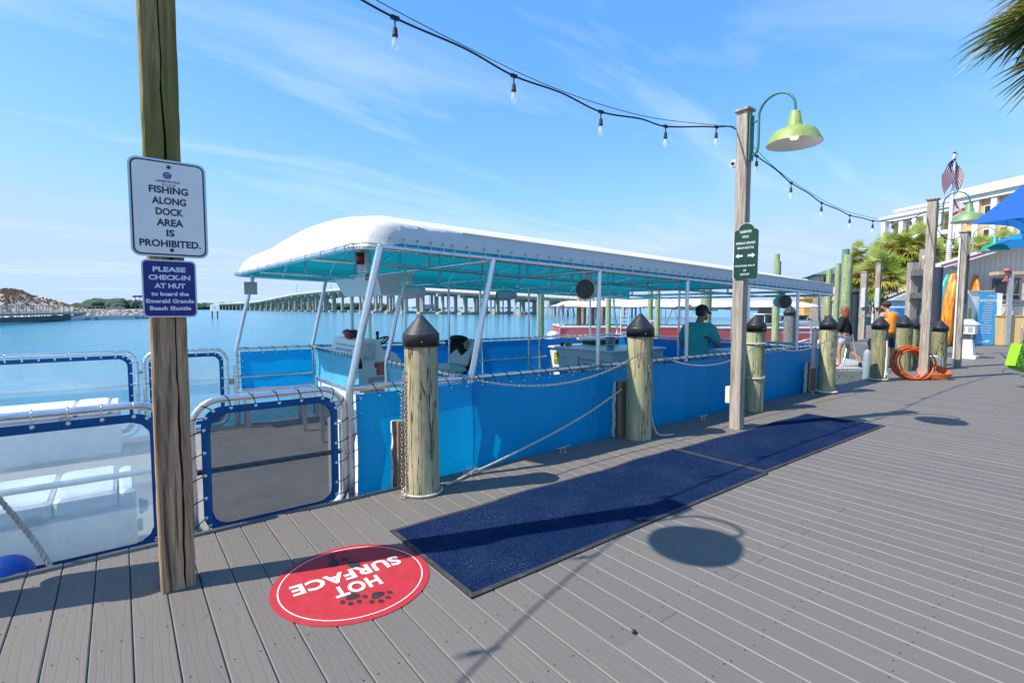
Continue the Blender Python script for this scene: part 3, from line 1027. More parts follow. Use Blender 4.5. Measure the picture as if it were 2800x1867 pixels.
# small boxes fixed to the grey post
mb = MB().bevbox((P2.x - .055, P2.y + .095, 3.04), (.05, .06, .085), .01)
mb.cyl((P2.x - .08, P2.y + .095, 3.04), (P2.x - .088, P2.y + .095, 3.04), .02, seg=14, mi=1)
solid('security_camera', mb, [WHITE_PAINT, BLACK_PLASTIC], (P2.x - .085, P2.y + .115, 2.95), 'small white camera box high on the grey lamp post', 'camera')
solid('outlet_box', MB().bevbox((P2.x + .0, P2.y + .105, .385), (.07, .06, .20), .008), WHITE_PAINT, (P2.x, P2.y + .105, .28), 'white outlet box low on the grey lamp post', 'outlet box')

# ------------------------------------------------------------------ strings of lights
CLEAR = glass('bulb_glass', (.95, .97, 1), .72, .04)
def string_lights(span, bulbs, label, wire=None, r=.0075):
    a = V(span[0])
    root = thing('string_lights', a, label, 'string lights', 'strings of bulbs between the posts')
    cab = MB().tube(bezier(span, 10), r, 6)
    part('cable', cab, BLACK_CORD, root)
    if wire:
        part('support_wire', MB().tube(bezier(wire, 6), .003, 5), BLACK_CORD, root)
    for b in bulbs:
        b = V(b)
        sk = MB()
        sk.box(b, (.055, .02, .022))
        sk.cyl(b, b + V((0, 0, -.055)), .005, seg=6)
        sk.lathe(b + V((0, 0, -.05)), [(.004, 0), (.011, -.008), (.015, -.02), (.0165, -.05), (.0185, -.052), (.0185, -.062), (.014, -.064)], 12)
        so = part('socket', sk, BLACK_CORD, root)
        bl = MB().lathe(b + V((0, 0, -.112)), [(.013, 0), (.013, -.012), (.020, -.035), (.0215, -.055), (.017, -.072), (.008, -.083), (.001, -.086)], 14)
        bl.cyl(b + V((0, 0, -.115)), b + V((0, 0, -.165)), .004, .002, 6, 1)
        part('bulb', bl, [CLEAR, ENAMEL], so)
    return root
top1 = V((.196, 3.09, 3.50)); top2a = V((5.60, 3.10, 3.42)); top2b = V((5.70, 3.10, 3.30)); top3 = V((12.52, 3.0, 3.30))
b1 = [(.62, 3.05, 3.33), (1.434, 3.05, 3.204), (2.375, 3.05, 3.11), (3.317, 3.05, 3.069), (4.225, 3.05, 3.143), (5.11, 3.05, 3.326)]
sp = [top1, b1[0], (1.0, 3.05, 3.275), b1[1], (1.95, 3.05, 3.175), b1[2], (2.85, 3.05, 3.11), b1[3], (3.85, 3.05, 3.13), b1[4], (4.85, 3.05, 3.275), b1[5], (5.4, 3.07, 3.40), top2a]
wr = [top1 + V((0, 0, .06)), (1.0, 3.05, 3.32), (2.0, 3.05, 3.185), (2.9, 3.05, 3.125), (3.9, 3.05, 3.165), (4.9, 3.05, 3.31), top2a + V((0, 0, .03))]
string_lights(sp, b1, 'string of bulbs sagging in front of open sky up to the grey lamp post', wr)
b2 = [(5.95, 3.03, 3.17), (6.823, 3.02, 2.99), (7.737, 3.01, 2.855), (8.73, 3.0, 2.795), (9.699, 3.0, 2.815), (10.65, 3.0, 2.90), (11.65, 3.0, 3.06)]
sp = [top2b] + [b2[0], (6.4, 3.02, 3.09), b2[1], (7.3, 3.01, 2.93), b2[2], (8.25, 3.0, 2.83), b2[3], (9.2, 3.0, 2.81), b2[4], (10.2, 3.0, 2.86), b2[5], b2[6], top3]
wr = [top2b + V((0, 0, .1)), (6.4, 3.02, 3.1), (7.3, 3.01, 2.95), (8.3, 3.0, 2.85), (9.3, 3.0, 2.85), (10.3, 3.0, 2.92), top3 + V((0, 0, .03))]
string_lights(sp, b2, 'string of bulbs dropping from the grey lamp post towards the hose post', wr)
b0 = [(-.35, 2.74, 3.12), (-1.10, 2.39, 2.90), (-1.95, 1.99, 2.80), (-2.8, 1.6, 2.84)]
string_lights([top1 + V((-.05, -.1, 0)), b0[0], b0[1], b0[2], b0[3], (-4.6, .75, 3.3), (-5.6, .27, 3.62)], b0, 'string of bulbs running back over the dock from the brown sign post')
b3 = [(13.3, 3.0, 3.05), (14.1, 3.02, 2.92), (14.9, 3.04, 2.95)]
string_lights([(12.64, 2.98, 3.25)] + b3 + [(15.83, 3.1, 3.12)], b3, 'short string of bulbs between the hose post and the pedestal post')

# ------------------------------------------------------------------ capped mooring pilings
def piling(x, y, r, h, mat, capmat, label, group, seed, z0=0.0, cap=True, lean=(0, 0), rough=1.0, name='piling', taper=.97):
    r_ = random.Random(seed)
    root = thing(name, (x, y, z0), label, 'piling', group)
    seg = 30
    hb = h - r * 1.15 if cap else h
    rings = []
    ph = [r_.uniform(0, 6.3) for _ in range(6)]
    nz = 22
    for i in range(nz + 1):
        u = i / nz
        z = z0 + hb * u
        row = []
        for k in range(seg):
            a = 2 * math.pi * k / seg
            q = r * (1 + (taper - 1) * u)
            q *= 1 + rough * (.012 * math.sin(2 * a + ph[0] + u * 2) + .010 * math.sin(5 * a + ph[1] - u * 3) + .007 * math.sin(11 * a + ph[2] + 4 * u) + .006 * math.sin(9 * u + ph[3]))
            q += rough * r * r_.uniform(-.010, .010)
            row.append(V((x + lean[0] * (z - z0) + q * math.cos(a), y + lean[1] * (z - z0) + q * math.sin(a), z)))
        rings.append(row)
    mb = MB()
    for i in range(nz):
        mb.add(rings[i] + rings[i + 1], [(k, (k + 1) % seg, seg + (k + 1) % seg, seg + k) for k in range(seg)], 0, True)
    mb.add(rings[-1], [tuple(range(seg))])
    part('shaft', mb, mat, root)
    if cap:
        c = (x + lean[0] * hb, y + lean[1] * hb, z0 + hb - .035)
        R_ = r * 1.06
        cp = MB().lathe(c, [(R_ * .99, -.01), (R_ * 1.02, -.012), (R_ * 1.02, .075), (R_ * 1.0, .083), (R_ * .985, .085), (R_ * .35, .085 + R_ * .72), (R_ * .10, .085 + R_ * 1.0), (.001, .085 + R_ * 1.05)], 32)
        for k in range(3):
            a = R(-115 + k * 62 + r_.uniform(-9, 9))
            cp.ball((c[0] + R_ * 1.02 * math.cos(a), c[1] + R_ * 1.02 * math.sin(a), c[2] + .025), .0055, 8, 5, 1)
        part('cap', cp, [capmat, CHROME], root)
    return root
GP = 'capped pilings along the dock edge'
piling(-.87, 3.43, .135, 1.305, PILE_TAN, CAP_GREY, 'capped piling next to the blue fender ball', GP, 11)
piling(1.785, 3.42, .127, 1.310, PILE_TAN, CAP_GREY, 'capped piling with a loose chain hanging down its side', GP, 12)
piling(4.41, 3.45, .136, 1.305, PILE_TAN, BLACK_PLASTIC, 'capped piling with a knot near its foot, beside the white padded bumper and the mats', GP, 13)
piling(6.87, 3.43, .120, 1.275, PILE_GREEN, BLACK_PLASTIC, 'capped piling with white rope tied round it behind the grey lamp post', GP, 14)
piling(9.27, 3.42, .127, 1.255, PILE_GREEN, BLACK_PLASTIC, 'mossy capped piling in front of the woman in black', GP, 15)
piling(11.73, 3.42, .137, 1.215, PILE_SHORE, BLACK_PLASTIC, 'dark capped piling with a thick white rope hanging from it', GP, 16)
piling(14.0, 3.62, .155, 1.215, PILE_SHORE, BLACK_PLASTIC, 'capped piling behind the coil of orange hose', GP, 17)
piling(15.05, 3.22, .150, 1.105, PILE_SHORE, BLACK_PLASTIC, 'stout capped piling behind the two steel hoops', GP, 18)
piling(15.75, 3.55, .145, 1.165, PILE_SHORE, CAP_GREY, 'capped piling directly behind the one at the steel hoops', GP, 19)
piling(14.7, 3.62, .12, 1.125, PILE_SHORE, BLACK_PLASTIC, 'slim capped piling half hidden by the hose post', GP, 20)

# ------------------------------------------------------------------ chains, ropes, bumpers, cleats
def link_mesh():
    b = MB()
    pts = []
    L, w_ = .0165, .0095
    for k in range(14):
        a = 2 * math.pi * k / 14
        x, y = w_ * math.cos(a), w_ * math.sin(a)
        pts.append((x + (L - w_) * (1 if x > 0 else -1) * min(1, abs(x) / w_ * 3), y, 0))
    b.tube(pts, .0030, 5, closed=True)
    me = b.mesh('link')
    me.materials.append(STEEL)
    return me
LINK = link_mesh()
def chain(pts, label, pitch=.0275):
    pts = bezier(pts, 12)
    root = thing('chain', pts[0], label, 'chain', 'chains hung on the pilings')
    d = [0]
    for i in range(1, len(pts)): d.append(d[-1] + (pts[i] - pts[i - 1]).length)
    n = int(d[-1] / pitch)
    j = 0
    for k in range(n):
        s_ = (k + .5) * pitch
        while j < len(d) - 2 and d[j + 1] < s_: j += 1
        p = pts[j].lerp(pts[j + 1], (s_ - d[j]) / max(1e-6, d[j + 1] - d[j]))
        t_ = (pts[j + 1] - pts[j]).normalized()
        o = link('link', LINK, root)
        o.location = p - root.location
        q = V((1, 0, 0)).rotation_difference(t_)
        o.rotation_mode = 'QUATERNION'
        o.rotation_quaternion = q @ Quaternion((1, 0, 0), R(45 + 90 * (k % 2)) + rnd.uniform(-.25, .25))
    return root
def sag(a, b, s_, n=7):
    a, b = V(a), V(b)
    return [a.lerp(b, k / n) - V((0, 0, 4 * s_ * (k / n) * (1 - k / n))) for k in range(n + 1)]
chain(sag((1.86, 3.30, .945), (4.33, 3.335, .955), .23), 'long chain sagging in front of the blue boat between the two tan pilings')
chain(sag((4.49, 3.335, .93), (6.79, 3.34, .93), .21), 'chain sagging from the knotted tan piling towards the roped piling')
chain(sag((6.95, 3.34, .93), (9.20, 3.315, .97), .17), 'chain sagging between the roped piling and the mossy piling')
chain([(1.665, 3.44, .95), (1.640, 3.452, .8), (1.636, 3.452, .5), (1.632, 3.45, .2), (1.62, 3.43, .03), (1.59, 3.39, .012), (1.61, 3.37, .02), (1.64, 3.40, .025)], 'loose chain hanging down beside a tan piling, end heaped on the boards')
chain([(1.668, 3.42, .94), (1.652, 3.428, .75), (1.650, 3.428, .55), (1.652, 3.426, .25), (1.642, 3.41, .05)], 'second strand of chain hanging beside the tan piling')
chain([(4.345, 3.325, .96), (4.385, 3.315, .8), (4.44, 3.312, .6), (4.47, 3.313, .42)], 'short chain end dangling on the knotted tan piling')
chain([(9.20, 3.315, .97), (9.215, 3.295, .8), (9.235, 3.292, .55)], 'short chain end dangling on the mossy piling')

def loop(cx, cy, z, r, n=26, tilt=0.0, a0=0, a1=360):
    return [(cx + r * math.cos(R(a0 + (a1 - a0) * k / n)), cy + r * math.sin(R(a0 + (a1 - a0) * k / n)), z + tilt * math.cos(R(a0 + (a1 - a0) * k / n))) for k in range(n + 1)]
# mooring line from the boat's bumper to the foot of the chain piling
line = [(4.30, 3.60, .52), (3.85, 3.62, .335), (3.35, 3.62, .19), (2.85, 3.60, .085), (2.5, 3.56, .030), (2.33, 3.53, .018), (2.15, 3.46, .015), (1.98, 3.40, .014)]
mb = rope(MB(), bezier(line, 8), .0105)
rope(mb, loop(1.785, 3.42, .014, .147, tilt=.0, a0=-10, a1=-330), .0105)
for k in range(26):
    a = rnd.uniform(0, 6.3)
    p = V((2.28, 3.51, .022))
    mb.tube([p, p + V((rnd.uniform(-.03, .03), rnd.uniform(-.03, .03), .02)), p + V((.07 * math.cos(a), .05 * math.sin(a), rnd.uniform(.0, .05)))], .0022, 4, 0)
mb.ball((2.28, 3.51, .022), .022, 10, 7, scale=(1.5, 1, .9))
solid('mooring_rope', mb, ROPE, line[0], 'frayed mooring rope rising from the dock boards to the white bumper', 'rope')
mb = rope(MB(), loop(6.87, 3.43, .93, .130, tilt=.006), .011)
rope(mb, loop(6.87, 3.43, .47, .130, tilt=.02), .010); rope(mb, loop(6.87, 3.43, .44, .131, tilt=-.02), .010)
solid('rope_binding', mb, ROPE, (6.87, 3.43, .44), 'off-white rope wound round the piling behind the grey lamp post', 'rope')
mb = rope(MB(), bezier([(4.54, 3.38, .22), (4.56, 3.36, .10), (4.60, 3.33, .03), (4.70, 3.29, .014), (4.80, 3.28, .013)], 6), .011)
solid('rope_tail', mb, ROPE, (4.60, 3.33, 0), 'short rope tail lying at the foot of the knotted piling', 'rope')
mb = rope(MB(), loop(9.27, 3.42, .03, .150), .016)
solid('rope_ring', mb, ROPE_WHITE, (9.27, 3.42, 0), 'white rope ring round the foot of the mossy piling', 'rope')
mb = MB()
for k, (dx, z0_, z1_) in enumerate(((-.02, .78, .18), (.0, .62, .22), (.025, .55, .12), (-.04, .45, .08))):
    rope(mb, bezier([(11.66 + dx, 3.275, z0_), (11.66 + dx + rnd.uniform(-.03, .03), 3.265, (z0_ + z1_) / 2), (11.64 + dx * 2, 3.262, z1_)], 5), .015)
rope(mb, loop(11.73, 3.42, .03, .158), .014)
solid('rope_bundle', mb, ROPE_WHITE, (11.66, 3.27, 0), 'bundle of thick white rope hanging on the dark piling', 'rope')

def bumper(x0, x1, zt, label):
    """upright board on the water side of a piling, wrapped with a padded cover towards the boat"""
    root = thing('dock_bumper', ((x0 + x1) / 2, 3.63, 0), label, 'bumper', 'padded bumpers behind the pilings')
    part('backing_board', MB().bevbox(((x0 + x1) / 2 + .02, 3.632, zt / 2 - .02), (x1 - x0, .03, zt + .04), .004), TIMBER_WARM, root)
    rows = []
    for i in range(15):
        z = -.12 + (zt + .12) * i / 14
        sq = 1 - .5 * max(0, i - 12) / 2
        row = []
        for k in range(15):
            a = math.pi * k / 14
            row.append((x0 - .012 + (x1 - x0 + .024) * (.5 - .5 * math.copysign(abs(math.cos(a)) ** .6, math.cos(a))) + .006 * math.sin(i * 1.3), 3.648 + .085 * sq * math.sin(a) ** .55 + .005 * math.sin(i * 2.3 + k * .4), z))
        rows.append(row)
    rows.append([(p[0], 3.650, zt + .003) for p in rows[-1]])
    part('padding', MB().sheet(rows), PADDING, root)
    for z in (zt * .3, zt * .55, zt * .8):
        part('button', MB().ball((x0 - .010, 3.668, z), .006, 8, 5), BLACK_PLASTIC, root)
    return root
bumper(1.66, 1.86, .52, 'white padded bumper behind the piling with the loose chain')
bumper(4.27, 4.50, .60, 'white padded bumper with dark buttons behind the knotted tan piling')
bumper(9.10, 9.34, .50, 'white padded bumper with a grey fence picket above it')
solid('fence_picket', MB().prism([(-.07, .4), (.07, .4), (.07, 1.0), (.03, 1.02), (.0, 1.09), (-.02, 1.02), (-.07, .98)], (9.20, 3.585, 0), UX, UZ, .03), plain('picket_paint', (.55, .56, .55), .6), (9.2, 3.59, 0), 'pale pointed picket board fixed behind the mossy piling', 'board')

def cleat(x, y, rz, label):
    M3 = Matrix.Rotation(rz, 3, 'Z')
    c = V((x, y, 0))
    mb = MB()
    mb.box(c + V((0, 0, .004)), (.10, .05, .008), rz)
    for s_ in (-1, 1):
        mb.cyl(c + M3 @ V((s_ * .028, 0, .004)), c + M3 @ V((s_ * .024, 0, .045)), .011, .009, 8)
    pts = [c + M3 @ V((u * .105, 0, .048 + .018 * abs(u) ** 2)) for u in (-1, -.6, -.2, .2, .6, 1)]
    mb.tube(pts, [.004, .009, .011, .011, .009, .004], 8)
    return solid('dock_cleat', mb, STEEL, c, label, 'cleat', 'mooring cleats on the dock edge')
cleat(3.355, 3.53, .08, 'metal cleat beneath the sloping mooring rope')
cleat(5.757, 3.51, .0, 'metal cleat beside the grey lamp post near the boat')
cleat(8.95, 3.50, .05, 'metal cleat beside the mossy piling')

# things hanging at the dock edge by the brown post
solid('boat_fender', MB().lathe((-.575, 3.52, .30), [(.001, 0), (.035, .005), (.055, .03), (.06, .07), (.06, .55), (.05, .6), (.02, .62)], 20), plain('fender_beige', (.50, .48, .42), .5, 0, .06, 6), (-.575, 3.52, .30), 'long beige boat fender hanging beside the white locker', 'fender')
mb = rope(MB(), bezier([(-.66, 3.74, .62), (-.52, 3.72, .36), (-.42, 3.70, .16), (-.355, 3.66, .01), (-.34, 3.64, -.03)], 6), .014)
solid('fender_line', mb, ROPE, (-.34, 3.64, 0), 'slanting beige rope at the blue fender ball', 'rope')
solid('fender_ball', MB().ball((-.53, 3.74, -.055), .12, 24, 16, scale=(1, 1, 1.05)), plain('fender_blue', (.006, .06, .36), .35), (-.53, 3.74, -.16), 'blue fender ball at the dock edge', 'fender')

# ------------------------------------------------------------------ the shuttle boat
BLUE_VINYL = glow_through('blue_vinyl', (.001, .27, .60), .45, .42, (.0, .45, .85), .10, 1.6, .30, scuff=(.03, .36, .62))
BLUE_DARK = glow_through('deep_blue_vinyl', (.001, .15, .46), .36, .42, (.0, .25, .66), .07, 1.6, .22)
SKY_VINYL = glow_through('pale_blue_vinyl', (.10, .47, .66), .35, .4, (.15, .6, .8), .1, 2.5, .3)
BORDER_BLUE = glow_through('border_fabric', (.002, .062, .21), .2, .6, (.01, .12, .34), .08, 5)
CANOPY_WHITE = glow_through('canopy_white', (.84, .79, .74), .26, .55, (.8, .82, .85), .03, 2.0, .25)
CANOPY_TEAL = glow_through('canopy_lining_teal', (.010, .40, .47), .55, .6, (.02, .62, .72), .06, 2.0)
BOAT_DECK = plain('boat_deck', (.24, .225, .21), .8, 0, .12, 3, .3, 120, dirt=(.14, .13, .125), dirt_amt=.6)
BOAT_WHITE = plain('boat_fibreglass', (.66, .69, .69), .35, 0, .04, 4, coat=.15)
SEAT_GREY = plain('seat_vinyl', (.52, .55, .55), .5, 0, .06, 8)
DARK = plain('dark_fittings', (.015, .016, .02), .45, 0, .2, 12)
RED_STICK = plain('red_notice', (.42, .02, .03), .5)
YELLOW = plain('yellow_notice', (.50, .42, .03), .5)
PALE_TEXT = plain('notice_blue', (.05, .10, .22), .5)

def vinyl_window(name, tint, density, patch):
    m, nt, b = _new(name)
    vec = coords(nt)
    f = noise(nt, vec, patch, 7, .65, .5)
    b.inputs['Base Color'].default_value = (*tint, 1)
    b.inputs['Roughness'].default_value = .35
    tl = nt.nodes.new('ShaderNodeBsdfTranslucent'); tl.inputs['Color'].default_value = (*tint, 1)
    m1 = nt.nodes.new('ShaderNodeMixShader'); m1.inputs[0].default_value = .45
    nt.links.new(b.outputs[0], m1.inputs[1]); nt.links.new(tl.outputs[0], m1.inputs[2])
    tr = nt.nodes.new('ShaderNodeBsdfTransparent'); tr.inputs['Color'].default_value = (.86, .95, .97, 1)
    m2 = nt.nodes.new('ShaderNodeMixShader')
    nt.links.new(ramp(nt, f, [(.3, max(0, density - .16)), (.7, density + .2)]), m2.inputs[0])
    nt.links.new(tr.outputs[0], m2.inputs[1]); nt.links.new(m1.outputs[0], m2.inputs[2])
    out = [n for n in nt.nodes if n.type == 'OUTPUT_MATERIAL'][0]
    nt.links.new(m2.outputs[0], out.inputs['Surface'])
    return m
VINYL = vinyl_window('clear_vinyl', (.72, .84, .87), .50, 2.4)

def screen_mesh():
    m, nt, b = _new('screen_mesh')
    w1 = nt.nodes.new('ShaderNodeTexWave'); w1.bands_direction = 'X'; w1.inputs['Scale'].default_value = 62
    nt.links.new(coords(nt), w1.inputs['Vector'])
    w2 = nt.nodes.new('ShaderNodeTexWave'); w2.bands_direction = 'Z'; w2.inputs['Scale'].default_value = 62
    nt.links.new(coords(nt), w2.inputs['Vector'])
    mx = nt.nodes.new('ShaderNodeMath'); mx.operation = 'MULTIPLY'
    nt.links.new(w1.outputs['Fac'], mx.inputs[0]); nt.links.new(w2.outputs['Fac'], mx.inputs[1])
    wv_ = nt.nodes.new('ShaderNodeTexWave'); wv_.bands_direction = 'DIAGONAL'; wv_.inputs['Scale'].default_value = 7.5; wv_.inputs['Distortion'].default_value = 5.5; wv_.inputs['Detail'].default_value = 1.5; wv_.inputs['Detail Scale'].default_value = .8
    nt.links.new(coords(nt), wv_.inputs['Vector']); big = wv_.outputs['Fac']
    c = ramp(nt, big, [(.20, (.012, .085, .125)), (.50, (.045, .075, .09)), (.80, (.095, .085, .08))])
    nt.links.new(c, b.inputs['Base Color']); b.inputs['Roughness'].default_value = .8
    tr = nt.nodes.new('ShaderNodeBsdfTransparent')
    m2 = nt.nodes.new('ShaderNodeMixShader')
    nt.links.new(ramp(nt, mx.outputs[0], [(.0, .85), (.55, .64)]), m2.inputs[0])
    nt.links.new(tr.outputs[0], m2.inputs[1]); nt.links.new(b.outputs[0], m2.inputs[2])
    out = [n for n in nt.nodes if n.type == 'OUTPUT_MATERIAL'][0]
    nt.links.new(m2.outputs[0], out.inputs['Surface'])
    return m
SCREEN = screen_mesh()

YN, YF = 3.80, 8.53
DECK_Z = -.36
boat = thing('shuttle_boat', (4.5, 6.2, WATER_Z), 'long blue passenger pontoon boat with a white fabric canopy', 'boat')
def rz(X): return .785 - .0045 * (X - 1.37)
def ez(X): return 1.918 - .0258 * X
def put(name, me, parent, p, rot=(0, 0, 0)):
    o = link(name, me, parent)
    o.location = V(p) - origin(parent)
    o.rotation_euler = rot
    return o

for y in (4.35, 6.17, 8.0):
    pts = [(-2.3, y, -.70), (-2.0, y, -.78), (-1.3, y, -.82), (10.2, y, -.82)]
    part('pontoon', MB().tube(pts, [.05, .2, .31, .31], 20), ALU, boat)
part('deck', MB().bbox((-2.2, YN + .02, DECK_Z - .07), (10.05, YF - .02, DECK_Z)), BOAT_DECK, boat)

# side cloths in panels, each with a soft fold and slight billow
def cloth(x0, x1, y, sgn, zb, mat, seed, fold=.27):
    r_ = random.Random(seed)
    rows = []
    a, b_, c_ = r_.uniform(0, 6), r_.uniform(0, 6), r_.uniform(.004, .009)
    nx = max(4, int((x1 - x0) / .12)); nz = 12
    for i in range(nz + 1):
        v_ = i / nz
        row = []
        for k in range(nx + 1):
            u = k / nx
            X = x0 + (x1 - x0) * u
            zt = rz(X) - .045
            z = zb + (zt - zb) * v_
            f = .028 * max(0, 1 - abs(z - (fold - .012 * u)) / .45) 
            w_ = c_ * math.sin(3.1 * math.pi * u + a + 2 * v_) * math.sin(math.pi * v_) + .004 * math.sin(9 * u + b_) * math.sin(math.pi * v_)
            row.append((X, y + sgn * (f + w_), z))
        rows.append(row)
    return part('side_panel', MB().sheet(rows, flip=sgn > 0), mat, boat)
xs = [1.405, 2.47, 4.0, 6.3, 8.25, 9.93]
for i in range(5):
    cloth(xs[i] + .002, xs[i + 1] - .002, YN - .030, -1, -.62, BLUE_VINYL, 20 + i)
xf = [1.40, 2.45]
cloth(1.42, 2.46, YF - .02, -1, .0, BLUE_VINYL, 40)
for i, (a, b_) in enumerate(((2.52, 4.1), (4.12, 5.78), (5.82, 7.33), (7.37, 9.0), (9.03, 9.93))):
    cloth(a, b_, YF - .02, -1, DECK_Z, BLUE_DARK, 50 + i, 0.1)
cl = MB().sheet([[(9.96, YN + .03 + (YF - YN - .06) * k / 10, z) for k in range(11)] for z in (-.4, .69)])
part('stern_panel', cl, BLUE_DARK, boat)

# rails and posts
rl = MB().tube([(1.38, YN, rz(1.38))] + [(x_, YN, rz(x_)) for x_ in (3, 5, 7, 9)] + [(9.95, YN, rz(9.95))], .025, 10)
part('rail', rl, ALU, boat)
part('rail', MB().tube([(1.38, YF, rz(1.38)), (9.95, YF, rz(9.95))], .025, 10), ALU, boat)
part('rail', MB().tube([(9.95, YN, rz(9.95)), (9.95, YF, rz(9.95))], .025, 10), ALU, boat)
for z in (.42, .12):
    part('far_rail_bar', MB().tube([(1.40, YF - .05, z - .06), (9.9, YF - .05, z - .10)], .02, 8), ALU, boat)
def post(y, x0, x1, r=.027):
    z0, zt = rz(x0), ez(x1)
    if abs(x1 - x0) > .1:
        pts = bezier([(x0, y, DECK_Z), (x0, y, z0 - .25), (x0, y, z0 - .02), (x0 + .035, y, z0 + .14), (x0 + (x1 - x0) * .55, y, z0 + (zt - z0) * .55), (x1, y, zt - .005)], 5)
    else:
        pts = [(x0, y, DECK_Z), (x0, y, z0), (x1, y, zt - .005)]
    return part('post', MB().tube(pts, r, 12), ALU, boat)
for y in (YN, YF):
    for x0, x1 in ((1.373, 1.632), (2.478, 2.72), (4.13, 4.14), (5.80, 5.79), (7.35, 7.35), (9.0, 8.98), (9.95, 9.82)):
        post(y, x0, x1, .029 if x0 < 3 else .024)
post(5.62, 2.478, 2.74, .026)
for x_, y in ((4.15, 7.0), (5.8, 7.0), (7.4, 5.0)):
    part('post', MB().cyl((x_, y, DECK_Z), (x_, y, ez(x_)), .018, seg=8), ALU, boat)

def bow_h(X): return .36 * math.sin(math.pi / 2 * min(1, max(0, (10.42 - X) / 2.2))) ** .7
# canopy cloth: vertical bands along the sides, arched roof, sloping front hood
def roof_rows(drop, lining=False):
    sx = [0, .015, .05, .10, .17, .26, .38, .52, .68, .9]
    X_end = 10.42
    xs_ = [0] * 0
    rows = []
    stations = [('f', s_) for s_ in sx] + [('r', X) for X in [2.85, 3.5, 4.2, 5.0, 5.8, 6.6, 7.4, 8.2, 9.0, 9.8, 10.2, X_end]]
    us = [0, 0.0001, .012, .03, .06, .1, .16, .24, .33, .42, .5, .58, .67, .76, .84, .9, .94, .97, .988, .9999, 1]
    for kind, s_ in stations:
        row = []
        for j, u in enumerate(us):
            e_ = min(u, 1 - u)
            xf_ = 1.38 + .24 * (1 - math.sqrt(max(0, 1 - (1 - min(1, e_ / .055)) ** 2))) + .10 * (1 - u)
            if kind == 'f':
                X = xf_ + s_ * (1 - .0)
                F = math.sin(math.pi / 2 * min(1, s_ / (.10 + .58 * min(1, e_ / .22)))) ** .62 if s_ > 0 else 0
            else:
                X, F = s_, 1
            y = YN + (YF - YN) * u
            base = ez(X) + .045 * F
            bulge = .36 * math.sin(math.pi * u) ** .8
            if kind == 'r': bulge *= math.sin(math.pi / 2 * min(1, max(0, (10.42 - X) / 2.2))) ** .7
            if j in (0, len(us) - 1):
                z = base if not lining else ez(X) + .03
            else:
                z = base + F * (.150 + bulge)
            if s_ == 0 and kind == 'f': z = ez(X) + .028
            sag_ = .008 * math.sin(X * 7.7) * math.sin(math.pi * u) if kind == 'r' else 0
            yy = y + (drop if u < .3 else (-drop if u > .7 else 0)) * (1 if j in (0, 1, len(us) - 1, len(us) - 2) else 0)
            row.append(V((X + (drop if s_ == 0 and kind == 'f' else 0), yy, z - drop + sag_)))
        rows.append(row)
    return rows
rr_ = random.Random(5)
top_rows = roof_rows(0)
# wrinkles where the hood meets the near corner
for i in range(2, 7):
    for j in range(1, 6):
        top_rows[i][j] += V((rr_.uniform(-.008, .008), rr_.uniform(-.004, .004), rr_.uniform(-.012, .012)))
part('canopy', MB().sheet(top_rows, flip=True), CANOPY_WHITE, boat)
part('canopy_lining', MB().sheet(roof_rows(.02, True), flip=False), CANOPY_TEAL, boat)
wl = MB()
for i in range(8, 21):
    wl.tube([top_rows[i][1] + V((0, -.004, 0)), top_rows[i + 1][1] + V((0, -.004, 0))], .007, 6)
part('canopy_edge', wl, CANOPY_WHITE, boat)
# frame under the cloth
front = [(1.66, YN, ez(1.66)), (1.56, YN + .05, ez(1.55)), (1.49, YN + .18, ez(1.5)), (1.475, YN + .4, ez(1.47)), (1.43, 6.2, ez(1.43)), (1.385, YF - .4, ez(1.38)), (1.40, YF - .15, ez(1.4)), (1.47, YF - .04, ez(1.47)), (1.6, YF, ez(1.6))]
part('canopy_rail', MB().tube(bezier(front, 5), .024, 10), ALU, boat)
for y in (YN, YF):
    part('canopy_rail', MB().tube([(1.62, y, ez(1.62)), (10.45, y, ez(10.45))], .024, 10), ALU, boat)
part('canopy_rail', MB().tube([(10.42, YN, ez(10.42)), (10.42, YF, ez(10.42))], .022, 10), ALU, boat)
for y in (5.05, 7.28):
    part('canopy_stringer', MB().tube([(1.47, y, ez(1.47) - .01), (10.4, y, ez(10.4) - .01)], .020, 8), ALU, boat)
for X in (2.05, 2.74, 3.45, 4.15, 4.95, 5.8, 6.6, 7.38, 8.2, 9.0, 9.8):
    pts = []
    for k in range(13):
        u = k / 12
        pts.append((X, YN + (YF - YN) * u, ez(X) + .045 + (.105 + bow_h(X) * math.sin(math.pi * u) ** .8 if 0 < k < 12 else -.04)))
    part('canopy_bow', MB().tube(pts, .017, 7), ALU, boat)
for X in (2.74, 4.15, 5.8, 7.38, 9.0):
    part('cross_bar', MB().tube([(X, YN, ez(X) - .005), (X, YF, ez(X) - .005)], .019, 8), ALU, boat)
for X in (2.05, 2.74, 3.45, 4.15, 4.95, 5.8, 6.6, 7.38, 8.2, 9.0):
    for y in (5.05, 7.28):
        u = (y - YN) / (YF - YN)
        part('strut', MB().box((X, y, ez(X) + (.15 + bow_h(X) * math.sin(math.pi * u) ** .8) / 2), (.03, .03, .15 + bow_h(X) * math.sin(math.pi * u) ** .8)), ALU, boat)
